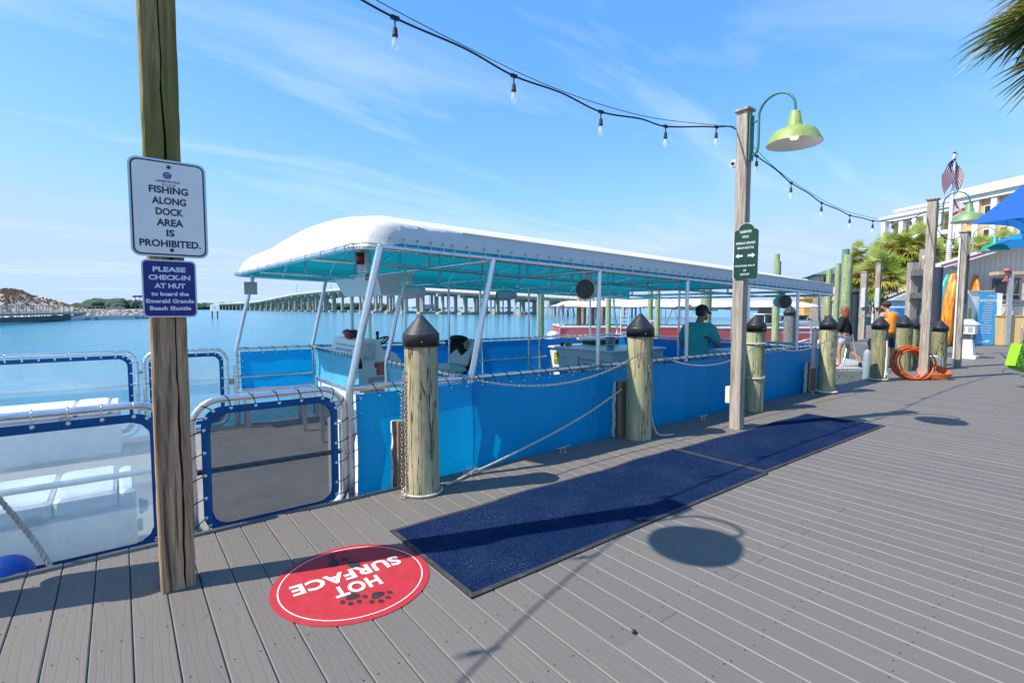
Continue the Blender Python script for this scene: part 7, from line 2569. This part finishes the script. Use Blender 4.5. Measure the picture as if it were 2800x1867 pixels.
for k in range(5):
    o_ = spot(2556, 1020, 10.1) + V((0, 0, 0))
    pts = []
    for j in range(22):
        a = 2 * math.pi * j / 22
        pts.append(V((o_.x, o_.y, .04 + .018 * k)) + hx_ * (.24 + .02 * k) * math.cos(a) + V((FWD.x, FWD.y, 0)) * .17 * math.sin(a) + UZ * (.16 * max(0, math.sin(a))))
    hs.tube(pts, .016, 8, closed=True)
solid('hose_coil', hs, HOSE, (hc.x, hc.y, 0), 'big loose coil of bright orange hose leaning on pilings and post', 'hose')
for k, (px, py) in enumerate(((2563, 1028), (2574, 1028))):
    q = on_z(px, py + 4)
    dv = V((RGT.x, RGT.y, 0)) * -.18 + V((FWD.x, FWD.y, 0)) * .22
    pts = bezier([q, q + UZ * .28, q + UZ * .40 + dv * .18, q + UZ * .43 + dv * .5, q + UZ * .40 + dv * .85, q + UZ * .25 + dv, q + dv], 5)
    solid('steel_hoop', MB().tube(pts, .019, 8), ALU, (q.x, q.y, 0), ('bent steel hoop nearest the orange hose', 'bent steel hoop nearest the stout piling')[k], 'hoop', 'steel hoops by the hose')

# finger pier with gangway rails, where two people stand
fpz = -.2
fo = spot(2280, 843, 13.45)
fx, fy = V((RGT.x, RGT.y, 0)).normalized(), V((FWD.x, FWD.y, 0)).normalized()
def FPt(u, v_, z): return V((fo.x, fo.y, 0)) + fx * u + fy * v_ + UZ * z
pier_ = thing('finger_pier', (fo.x, fo.y, fpz), 'low timber finger pier with aluminium handrails beside the dock', 'pier')
GRATE = plain('pier_grating', (.42, .40, .37), .7, .2, .1, 9, .4, 60)
n = 26
for k in range(n):
    part('plank', MB().box(FPt(.04 + k * .085, 1.6, fpz - .02), (.075, 3.2, .04), angr), GRATE, pier_)
part('side_beam', MB().box(FPt(1.1, -.04, fpz - .24), (2.25, .08, .36), angr), TIMBER, pier_)
part('side_beam', MB().box(FPt(1.1, 3.24, fpz - .2), (2.25, .08, .36), angr), TIMBER, pier_)
for u, v_ in ((.1, .2), (2.1, .2), (.1, 3.1), (2.1, 3.1)):
    part('pier_pile', MB().cyl(FPt(u, v_, -1.6), FPt(u, v_, fpz - .05), .10), PILE_SHORE, pier_)
hr = MB()
for v_ in (3.1,):
    for u in (.45, 1.25, 2.1):
        hr.cyl(FPt(u, v_, fpz), FPt(u, v_, 1.0), .028, seg=8)
    for z in (1.0, .62, .28):
        hr.cyl(FPt(.3, v_, z), FPt(2.2, v_, z), .024, seg=8)
part('handrail', hr, ALU, pier_)
gw = MB()
for k, (u0, z0_, u1, z1_) in enumerate(((.2, -.05, 1.5, .62), (.2, -.15, 1.6, .48), (.9, .05, 2.2, .55), (.05, .12, 1.3, .42))):
    gw.cyl(FPt(u0, 1.9 + .3 * k, z0_), FPt(u1, 2.6 + .2 * k, z1_), .022, seg=6)
part('gangway_strut', gw, WHITE_PAINT, pier_)
part('ramp_frame', MB().tube([FPt(.9, .9, fpz), FPt(1.1, 1.0, .6), FPt(1.6, 1.6, .62), FPt(1.85, 1.7, fpz)], .024, 6), ALU, pier_)
q = spot(2372, 975, 11.9)
solid('dock_fender', MB().lathe((q.x, q.y, -.35), [(.001, 0), (.07, .02), (.085, .1), (.08, .7), (.05, .78), (.001, .8)], 18), plain('fender_grey', (.26, .31, .34), .5, 0, .08, 5), (q.x, q.y, -.35), 'tall grey fender beside the dark piling with white rope', 'fender')

# timber frame with a round number plate, behind the hose post
q0, q1 = spot(2490, 843, 15.5), spot(2522, 843, 15.5)
tf = thing('timber_gantry', (q0.x, q0.y, -.5), 'weathered timber frame with two cross beams and a round white plate', 'frame')
part('upright', MB().box((q0.x, q0.y, 1.3), (.20, .20, 3.0), angr), POST_GREY, tf)
part('upright', MB().box((q1.x, q1.y, 1.5), (.20, .20, 3.4), angr), POST_GREY, tf)
mq = (q0 + q1) / 2
for z in (2.48, 1.80):
    part('cross_beam', MB().box((mq.x - FWD.x * .14, mq.y - FWD.y * .14, z), (.75, .10, .17), angr), TIMBER, tf)
dk = MB().lathe((q1.x - RGT.x * .1 - FWD.x * .13, q1.y - RGT.y * .1 - FWD.y * .13, 2.93), [(.001, .012), (.085, .012), (.085, 0)], 18, axis=(-FWD.x, -FWD.y, 0))
part('number_plate', dk, LETTER_WHITE, tf)
fl_ = spot(2622, 724, 15.2)
mb = MB().cyl(fl_, fl_ + V((RGT.x, RGT.y, 0)) * -.16 - UZ * .09, .07, .085).cyl(fl_ + V((RGT.x, RGT.y, 0)) * .22 + UZ * .10, fl_ + V((RGT.x, RGT.y, 0)) * .05 + UZ * .02, .065, .075)
mb.cyl(fl_ + UZ * .03, V((15.82, 3.10, fl_.z + .08)), .02, seg=6)
solid('floodlight', mb, plain('flood_grey', (.22, .20, .19), .5), fl_, 'pair of grey flood lamps clamped near the pedestal post', 'flood lamp')
tall(2561, 15.0, .115, 2.62, bpy.data.materials['wrapped_navy'], 'navy wrapped piling just behind the hose post', 79)

# ------------------------------------------------------------------ people
SKIN = plain('skin', (.46, .24, .16), .5, 0, .06, 12)
SKIN_TAN = plain('tanned_skin', (.36, .16, .10), .5, 0, .06, 12)
HAIR_DK = plain('dark_hair', (.05, .03, .02), .6, 0, .3, 40, .5, 90)
HAIR_RED = plain('auburn_hair', (.26, .075, .03), .5, 0, .35, 30, .6, 70)
def skin_mesh(name, verts, edges, radii, mat, sub=2, root=0):
    me = bpy.data.meshes.new(name)
    me.from_pydata([tuple(v) for v in verts], edges, [])
    o = bpy.data.objects.new(name, me)
    COL.objects.link(o)
    sk = o.modifiers.new('skin', 'SKIN')
    sk.use_smooth_shade = True
    for i, r_ in enumerate(radii):
        me.skin_vertices[0].data[i].radius = r_ if isinstance(r_, tuple) else (r_, r_)
        me.skin_vertices[0].data[i].use_root = (i == root)
    ss = o.modifiers.new('sub', 'SUBSURF'); ss.levels = sub; ss.render_levels = sub
    dg = bpy.context.evaluated_depsgraph_get()
    out = bpy.data.meshes.new_from_object(o.evaluated_get(dg))
    bpy.data.objects.remove(o)
    bpy.data.meshes.remove(me)
    out.name = name
    out.materials.clear(); out.materials.append(mat)
    return out
def person(loc, heading, H, J, skin, label, build=1.0):
    """J: joint name -> (x right, y forward, z up) for a 1.75 m figure; returns root and helpers"""
    root = thing('person', loc, label, 'person')
    k = H / 1.75
    fw = V((math.cos(heading), math.sin(heading), 0)); rt = V((fw.y, -fw.x, 0))
    def W(p): return (rt * p[0] + fw * p[1] + UZ * p[2]) * k
    names, verts, rad, edges = [], [], [], []
    def add(n, p, r_, parent=None):
        names.append(n); verts.append(W(p)); rad.append(tuple(q * k for q in r_) if isinstance(r_, tuple) else r_ * k)
        if parent: edges.append((names.index(parent), len(names) - 1))
    b_ = build
    add('pelvis', J['pelvis'], (.155 * b_, .115 * b_))
    add('waist', J['waist'], (.140 * b_, .105 * b_), 'pelvis')
    add('chest', J['chest'], (.165 * b_, .115 * b_), 'waist')
    add('neckb', J['neckb'], (.075, .07), 'chest')
    add('neck', J['neck'], .056, 'neckb')
    add('jaw', J['jaw'], (.062, .070), 'neck')
    add('head', J['head'], (.074, .090), 'jaw')
    add('crown', J['crown'], (.060, .070), 'head')
    hd = (V(J['face']) - V(J['head']))
    add('nose', V(J['head']) + hd * 1.06 - V((0, 0, .015)), .013, 'head')
    ear = V((hd.y, -hd.x, 0)).normalized() * .083
    for s_ in (-1, 1):
        add('ear%d' % s_, V(J['head']) + ear * s_ - hd * .1, .016, 'head')
    for s_, sd in ((-1, 'l'), (1, 'r')):
        add('sho' + sd, J['sho' + sd], .066 * b_, 'chest')
        add('elb' + sd, J['elb' + sd], .044 * b_, 'sho' + sd)
        add('wri' + sd, J['wri' + sd], .029, 'elb' + sd)
        add('han' + sd, J['han' + sd], (.036, .020), 'wri' + sd)
        hv = (V(J['han' + sd]) - V(J['wri' + sd])).normalized()
        side = hv.cross(V((1, .2, .1))).normalized()
        other = hv.cross(side).normalized()
        for q, (o_, ln) in enumerate(((-.027, .062), (-.009, .072), (.009, .068), (.027, .052))):
            b0 = V(J['han' + sd]) + side * o_ + hv * .035
            add('f%s%d' % (sd, q), b0, .0095, 'han' + sd)
            add('g%s%d' % (sd, q), b0 + hv * ln * .55 + other * .012, .0085, 'f%s%d' % (sd, q))
            add('h%s%d' % (sd, q), b0 + hv * ln * .85 + other * .035, .007, 'g%s%d' % (sd, q))
        add('t%s' % sd, V(J['han' + sd]) + side * .040 - hv * .005 + other * .01, .0105, 'han' + sd)
        add('u%s' % sd, V(J['han' + sd]) + side * .052 + hv * .035 + other * .02, .009, 't%s' % sd)
        add('hip' + sd, J['hip' + sd], .090 * b_, 'pelvis')
        add('kne' + sd, J['kne' + sd], .058, 'hip' + sd)
        cm = V(J['kne' + sd]).lerp(V(J['ank' + sd]), .35)
        add('clf' + sd, cm, .054, 'kne' + sd)
        add('ank' + sd, J['ank' + sd], .036, 'clf' + sd)
        add('hee' + sd, V(J['toe' + sd]).lerp(V(J['ank' + sd]), .62) - V((0, 0, .0)), (.038, .030), 'ank' + sd)
        add('toe' + sd, J['toe' + sd], (.042, .022), 'hee' + sd)
    me = skin_mesh('body', verts, edges, rad, skin, 2)
    body = link('body', me, root)
    def garment(name, pts, mat, sub=2, root_i=0):
        """pts: list of (key, position, radius, parent key)"""
        ks, vs, rs_, es = [], [], [], []
        for n_, p_, r_, pa in pts:
            ks.append(n_); vs.append(W(p_)); rs_.append(tuple(q * k for q in r_) if isinstance(r_, tuple) else r_ * k)
            if pa: es.append((ks.index(pa), len(ks) - 1))
        return link(name, skin_mesh(name, vs, es, rs_, mat, sub, root_i), root)
    def shape(name, mb, mats):
        me_ = mb.mesh(name)
        for m_ in (mats if isinstance(mats, (list, tuple)) else [mats]): me_.materials.append(m_)
        return link(name, me_, root)
    return root, W, garment, shape, fw, rt, k
def mid_(a, b, t): return V(a).lerp(V(b), t)

TURQ = plain('turquoise_shirt', (.035, .34, .33), .85, 0, .1, 7, .5, 14)
BLACK_CLOTH = plain('black_knit', (.012, .012, .014), .85, 0, .25, 10, .4, 20)
ORANGE = plain('orange_jersey', (.92, .27, .015), .8, 0, .07, 8, .4, 16)
NAVY = plain('navy_shorts', (.035, .045, .12), .85, 0, .12, 10, .4, 20)
PINK = plain('pale_pink_shorts', (.62, .50, .56), .85, 0, .08, 10, .4, 18)

# boat hand in a turquoise shirt, back to the dock, looking down at what he holds
J = dict(pelvis=(0, 0, .95), waist=(0, .0, 1.10), chest=(0, .02, 1.32), neckb=(.0, .05, 1.46), neck=(.0, .085, 1.52), jaw=(.012, .135, 1.585), head=(.012, .135, 1.655), crown=(.008, .11, 1.715), face=(.045, .225, 1.62),
         shol=(-.195, .03, 1.41), elbl=(-.27, .06, 1.13), wril=(-.16, .26, 1.17), hanl=(-.08, .33, 1.22),
         shor=(.195, .05, 1.41), elbr=(.27, .13, 1.14), wrir=(.17, .30, 1.30), hanr=(.12, .33, 1.38),
         hipl=(-.09, 0, .90), knel=(-.10, .02, .50), ankl=(-.10, 0, .09), toel=(-.12, .15, .03),
         hipr=(.09, 0, .90), kner=(.10, .02, .50), ankr=(.10, 0, .09), toer=(.12, .15, .03))
cp = (7.16, 4.50, DECK_Z)
root, W, G, SH, fw, rt, k = person(cp, R(10), 1.80, J, SKIN_TAN, 'bearded man in a turquoise shirt and black cap standing in the blue boat', 1.10)
G('shirt', [('a', (0, 0, .84), (.215, .165), None), ('b', (0, 0, .98), (.215, .168), 'a'), ('c', J['waist'], (.212, .168), 'b'), ('d', (0, .02, 1.25), (.225, .165), 'c'), ('e', (0, .02, 1.38), (.200, .140), 'd'), ('f', (0, .055, 1.475), (.095, .088), 'e'),
            ('l', J['shol'], .100, 'e'), ('l2', mid_(J['shol'], J['elbl'], .5), .082, 'l'), ('l3', mid_(J['shol'], J['elbl'], .85), .084, 'l2'),
            ('r', J['shor'], .100, 'e'), ('r2', mid_(J['shor'], J['elbr'], .5), .082, 'r'), ('r3', mid_(J['shor'], J['elbr'], .85), .084, 'r2')], TURQ, 2)
G('trousers', [('p', (0, 0, .90), (.165, .125), None), ('hl', (-.09, 0, .80), .105, 'p'), ('kl', (-.10, .02, .46), .085, 'hl'), ('al', (-.10, 0, .12), .075, 'kl'), ('hr', (.09, 0, .80), .105, 'p'), ('kr', (.10, .02, .46), .085, 'hr'), ('ar', (.10, 0, .12), .075, 'kr')], NAVY, 2)
hx = (V(J['face']) - V(J['head'])); hx.z = 0; hx.normalize(); hr_ = V((hx.y, -hx.x, 0))
qz = V((0, .10, -.0))
capm = MB()
hc_ = V(J['head']) + V((0, -.012, .042))
rot = Matrix(((hr_.x, hx.x, 0), (hr_.y, hx.y, 0), (0, 0, 1)))
dome = []
for i in range(7):
    a = i / 6 * R(88)
    dome.append([W(hc_ + rot @ V((.094 * math.cos(a) * math.cos(b_), .112 * math.cos(a) * math.sin(b_), -.02 + .098 * math.sin(a)))) for b_ in [2 * math.pi * j / 20 for j in range(21)]])
capm.sheet(dome)
vis = []
for i in range(5):
    t_ = i / 4
    vis.append([W(hc_ + rot @ V((.080 * math.cos(b_) * (1 - .15 * t_), .095 * math.sin(b_) + .115 * t_ * math.sin(b_), -.018 - .050 * t_ * math.sin(b_)))) for b_ in [math.pi * (.1 + .8 * j / 12) for j in range(13)]])
capm.sheet(vis); capm.sheet([[p - UZ * .006 for p in r_] for r_ in vis], flip=True)
SH('cap', capm, DARK)
hb_ = MB()
hb_.ball(W(V(J['head']) - hx * .030 + V((0, 0, -.005))), .083 * k, 14, 10, scale=(1, 1.0, .85))
SH('hair', hb_, HAIR_DK)
bd_ = MB().ball(W(V(J['jaw']) + hx * .045 - V((0, 0, .018))), .052 * k, 12, 8, scale=(1, 1, .8))
SH('beard', bd_, plain('beard', (.15, .065, .035), .7, 0, .3, 50))
sg_ = MB()
for s_ in (-1, 1):
    sg_.ball(W(V(J['head']) + hx * .088 + hr_ * .034 * s_ - V((0, 0, .0))), .024 * k, 10, 7, scale=(1.1, .9, .8))
    sg_.tube([W(V(J['head']) + hx * .088 + hr_ * .055 * s_), W(V(J['head']) + hr_ * .088 * s_ + V((0, 0, .004)))], .004, 5)
SH('sunglasses', sg_, DARK)
ph = MB().bevbox(V(cp) + W((.06, .38, 1.30)), (.075, .012, .15), .004, R(10))
solid('phone', ph, DARK, V(cp) + W((.06, .38, 1.22)), 'dark phone held by the man in the turquoise shirt', 'phone')

# woman in black walking off along the finger pier
wp = spot(2312, 843, 13.9); wp.z = fpz
J = dict(pelvis=(0, 0, .94), waist=(0, .01, 1.10), chest=(0, .03, 1.31), neckb=(0, .03, 1.45), neck=(0, .03, 1.51), jaw=(0, .06, 1.575), head=(0, .05, 1.65), crown=(0, .04, 1.71), face=(0, .15, 1.64),
         shol=(-.165, .03, 1.40), elbl=(-.20, .08, 1.13), wril=(-.20, .24, .94), hanl=(-.20, .28, .87),
         shor=(.165, .02, 1.40), elbr=(.22, -.10, 1.14), wrir=(.235, -.13, .89), hanr=(.235, -.12, .81),
         hipl=(-.085, 0, .90), knel=(-.09, .10, .49), ankl=(-.09, .07, .08), toel=(-.10, .23, .03),
         hipr=(.085, -.01, .90), kner=(.095, -.11, .50), ankr=(.10, -.40, .23), toer=(.11, -.40, .05))
root, W, G, SH, fw, rt, k = person(wp, math.atan2(-RGT.y * .75 + FWD.y * .66, -RGT.x * .75 + FWD.x * .66), 1.66, J, SKIN, 'auburn-haired woman in a black top and pale pink shorts walking away', .92)
G('top', [('a', (0, 0, .95), (.180, .150), None), ('c', J['waist'], (.172, .142), 'a'), ('d', (0, .03, 1.27), (.190, .148), 'c'), ('e', (0, .03, 1.38), (.165, .122), 'd'), ('f', (0, .03, 1.46), (.080, .075), 'e')] +
  [x_ for s_ in 'lr' for x_ in ((s_, J['sho' + s_], .082, 'e'), (s_ + '1', J['elb' + s_], .062, s_), (s_ + '2', mid_(J['elb' + s_], J['wri' + s_], .9), .043, s_ + '1'))], BLACK_CLOTH, 2)
G('shorts', [('p', (0, 0, .95), (.180, .150), None)] + [x_ for s_ in 'lr' for x_ in (('h' + s_, V(J['hip' + s_]) - V((0, 0, .06)), .122, 'p'), ('k' + s_, mid_(J['hip' + s_], J['kne' + s_], .68), .112, 'h' + s_))], PINK, 2)
h_ = MB().ball(W((0, .02, 1.655)), .105 * k, 16, 12, scale=(1, 1.05, 1.08))
for q in range(46):
    a = rnd.uniform(R(150), R(390))
    p0 = W((.092 * math.cos(a), .03 + .09 * math.sin(a), 1.68))
    p1 = W((.115 * math.cos(a), .02 + .10 * math.sin(a) - .01, 1.56 + rnd.uniform(-.02, .02)))
    p2 = W((.125 * math.cos(a) + rnd.uniform(-.02, .02), .0 + .10 * math.sin(a), 1.43 + rnd.uniform(-.03, .05)))
    h_.tube([p0, p1, p2], [.018, .022, .006], 6)
SH('hair', h_, HAIR_RED)
sh = MB()
for s_ in 'lr':
    a, b_ = V(J['ank' + s_]), V(J['toe' + s_])
    sh.tube([W(mid_(a, b_, .3) - V((0, 0, .03))), W(mid_(a, b_, .7) - V((0, 0, .02))), W(b_ + (b_ - a) * .2)], [.044, .046, .036], 8)
SH('shoes', sh, DARK)

# man in an orange tank top, head bent, seen from behind
mp = spot(2436, 843, 13.55); mp.z = fpz
J = dict(pelvis=(0, 0, .95), waist=(0, 0, 1.11), chest=(0, .02, 1.33), neckb=(0, .05, 1.46), neck=(-.01, .085, 1.515), jaw=(-.035, .13, 1.575), head=(-.035, .13, 1.64), crown=(-.025, .105, 1.70), face=(-.09, .215, 1.60),
         shol=(-.205, .03, 1.405), elbl=(-.30, .02, 1.14), wril=(-.33, .10, .92), hanl=(-.335, .13, .84),
         shor=(.205, .03, 1.405), elbr=(.31, .03, 1.15), wrir=(.30, .25, 1.05), hanr=(.29, .32, 1.04),
         hipl=(-.095, 0, .90), knel=(-.105, .01, .50), ankl=(-.105, 0, .09), toel=(-.12, .16, .03),
         hipr=(.095, 0, .90), kner=(.105, .01, .50), ankr=(.105, -.01, .09), toer=(.12, .15, .03))
root, W, G, SH, fw, rt, k = person(mp, math.atan2(FWD.y, FWD.x) + R(6), 1.80, J, SKIN, 'man in an orange tank top and navy shorts with his back turned', 1.12)
G('tank_top', [('a', (0, 0, .86), (.215, .170), None), ('b', (0, 0, 1.0), (.215, .168), 'a'), ('c', J['waist'], (.218, .168), 'b'), ('d', (0, .02, 1.28), (.238, .168), 'c'), ('e', (0, .03, 1.40), (.205, .135), 'd'), ('f', (0, .05, 1.47), (.100, .092), 'e'), ('l', (-.14, .03, 1.42), .078, 'e'), ('r', (.14, .03, 1.42), .078, 'e')], ORANGE, 2)
G('shorts', [('p', (0, 0, .92), (.195, .155), None), ('hl', (-.10, 0, .82), .132, 'p'), ('kl', (-.11, .01, .52), .115, 'hl'), ('hr', (.10, 0, .82), .132, 'p'), ('kr', (.11, .01, .52), .115, 'hr')], NAVY, 2)
h_ = MB().ball(W((-.03, .105, 1.665)), .098 * k, 16, 12, scale=(1, 1.05, .92))
for q in range(60):
    a, e = rnd.uniform(0, 6.28), rnd.uniform(.0, 1.4)
    d = V((math.cos(a) * math.cos(e), math.sin(a) * math.cos(e), math.sin(e)))
    c_ = V((-.03, .105, 1.665)) + d * .09
    h_.ball(W(c_), .022 * k, 6, 4)
SH('hair', h_, HAIR_DK)
sd = MB()
for s_ in 'lr':
    b_ = V(J['toe' + s_])
    sd.tube([W(b_ + V((0, -.19, -.022))), W(b_ + V((0, -.05, -.022))), W(b_ + V((0, .06, -.022)))], [.036, .044, .036], 8)
SH('sandals', sd, DARK)
bg_ = V(mp) + W((-.345, .13, .66))
bag = MB().ball(bg_, .15, 12, 9, scale=(.7, .9, 1.0))
bag.ball(bg_ - UZ * .12 - RGT * .03, .10, 10, 7, scale=(.9, .8, 1.0))
bag.tube([bg_ + UZ * .10, V(mp) + W((-.338, .13, .82))], .018, 6)
solid('cloth_bag', bag, BLACK_CLOTH, bg_, 'crumpled black cloth bag in the hand of the man in orange', 'bag')

# the green shopping bag, carried by someone just outside the picture
LIME = plain('lime_bag', (.26, .62, .015), .5, 0, .08, 3)
bc = spot(2795, 976, 9.0)
bx_ = (V((RGT.x, RGT.y, 0)).normalized() * .97 + V((FWD.x, FWD.y, 0)) * .2).normalized()
by_ = V((-bx_.y, bx_.x, 0))
tilt = Quaternion(V((FWD.x, FWD.y, 0)), R(14))
up_ = tilt @ UZ; bxt = tilt @ bx_
bagg = thing('shopping_bag', bc - UZ * .22, 'lime green shopping bag with rings and dots at the edge of the view', 'bag')
body_ = MB()
def BP(u, v_, z): return bc + bxt * u + by_ * v_ + up_ * z
pts8 = [BP(u, v_, z) for z in (-.20, .20) for u, v_ in ((-.215, -.08), (.215, -.08), (.215, .08), (-.215, .08))]
body_.add(pts8, [(3, 2, 1, 0), (0, 1, 5, 4), (1, 2, 6, 5), (2, 3, 7, 6), (3, 0, 4, 7)])
part('body', body_, LIME, bagg)
part('bottom', MB().add([BP(u, v_, z) for z in (-.245, -.203) for u, v_ in ((-.15, -.06), (.2, -.07), (.2, .07), (-.15, .06))] , [(3, 2, 1, 0), (0, 1, 5, 4), (1, 2, 6, 5), (2, 3, 7, 6), (3, 0, 4, 7)]), plain('lime_dark', (.12, .36, .01), .5), bagg)
rg, dt = MB(), MB()
for i in range(9):
    for j in range(8):
        c_ = BP(-.19 + .048 * i, -.084, -.175 + .050 * j)
        if (i + j) % 3 == 1:
            dt.disc(c_, .015, -by_, 10)
        else:
            vs_ = []
            for q in range(12):
                a = 2 * math.pi * q / 12
                for r_ in (.019, .012):
                    vs_.append(c_ + bxt * r_ * math.cos(a) + up_ * r_ * math.sin(a))
            rg.add(vs_, [(2 * q, (2 * q + 2) % 24, (2 * q + 3) % 24, 2 * q + 1) for q in range(12)])
part('ring_print', rg, plain('bag_ring', (.03, .20, .01), .6), bagg, kind='stuff')
part('dot_print', dt, plain('bag_dot', (.62, .85, .30), .6), bagg, kind='stuff')
hand = BP(.10, 0, .52)
for v_ in (-.07, .07):
    part('strap', MB().tube(bezier([BP(-.06, v_, .19), BP(.04, v_ * .6, .38), hand, BP(.17, v_ * .6, .38), BP(.18, v_, .19)], 5), .010, 5), plain('strap_brown', (.10, .06, .03), .7), bagg)
hl_ = hand
pp = V((hl_.x, hl_.y, 0)) + V((RGT.x, RGT.y, 0)).normalized() * .34
kk = 1.75 / 1.75
J = dict(pelvis=(0, 0, .94), waist=(0, 0, 1.10), chest=(0, .02, 1.31), neckb=(0, .03, 1.45), neck=(0, .03, 1.51), jaw=(0, .06, 1.575), head=(0, .05, 1.65), crown=(0, .04, 1.71), face=(0, .15, 1.64),
         shol=(-.175, .02, 1.40), elbl=(-.25, .02, 1.16), wril=(-.32, .03, .98), hanl=(-.335, .03, hl_.z + .02),
         shor=(.175, .02, 1.40), elbr=(.23, -.02, 1.14), wrir=(.24, .06, .90), hanr=(.24, .08, .82),
         hipl=(-.09, 0, .90), knel=(-.09, .04, .50), ankl=(-.09, .02, .08), toel=(-.10, .17, .03),
         hipr=(.09, 0, .90), kner=(.09, -.02, .50), ankr=(.10, -.12, .09), toer=(.11, .03, .03))
root, W, G, SH, fw, rt, k = person(pp, math.atan2(FWD.y, FWD.x), 1.70, J, SKIN, 'shopper holding the lime green bag at the very edge of the view', .95)
G('dress', [('a', (0, 0, .62), (.22, .18), None), ('b', (0, 0, .90), (.185, .145), 'a'), ('c', J['waist'], (.155, .12), 'b'), ('d', (0, .02, 1.28), (.165, .12), 'c'), ('e', (0, .03, 1.40), (.13, .09), 'd'), ('l', J['shol'], .07, 'e'), ('r', J['shor'], .07, 'e')], plain('brown_dress', (.14, .08, .05), .8), 2)
SH('hair', MB().ball(W((0, .03, 1.66)), .103 * k, 14, 10), HAIR_DK)
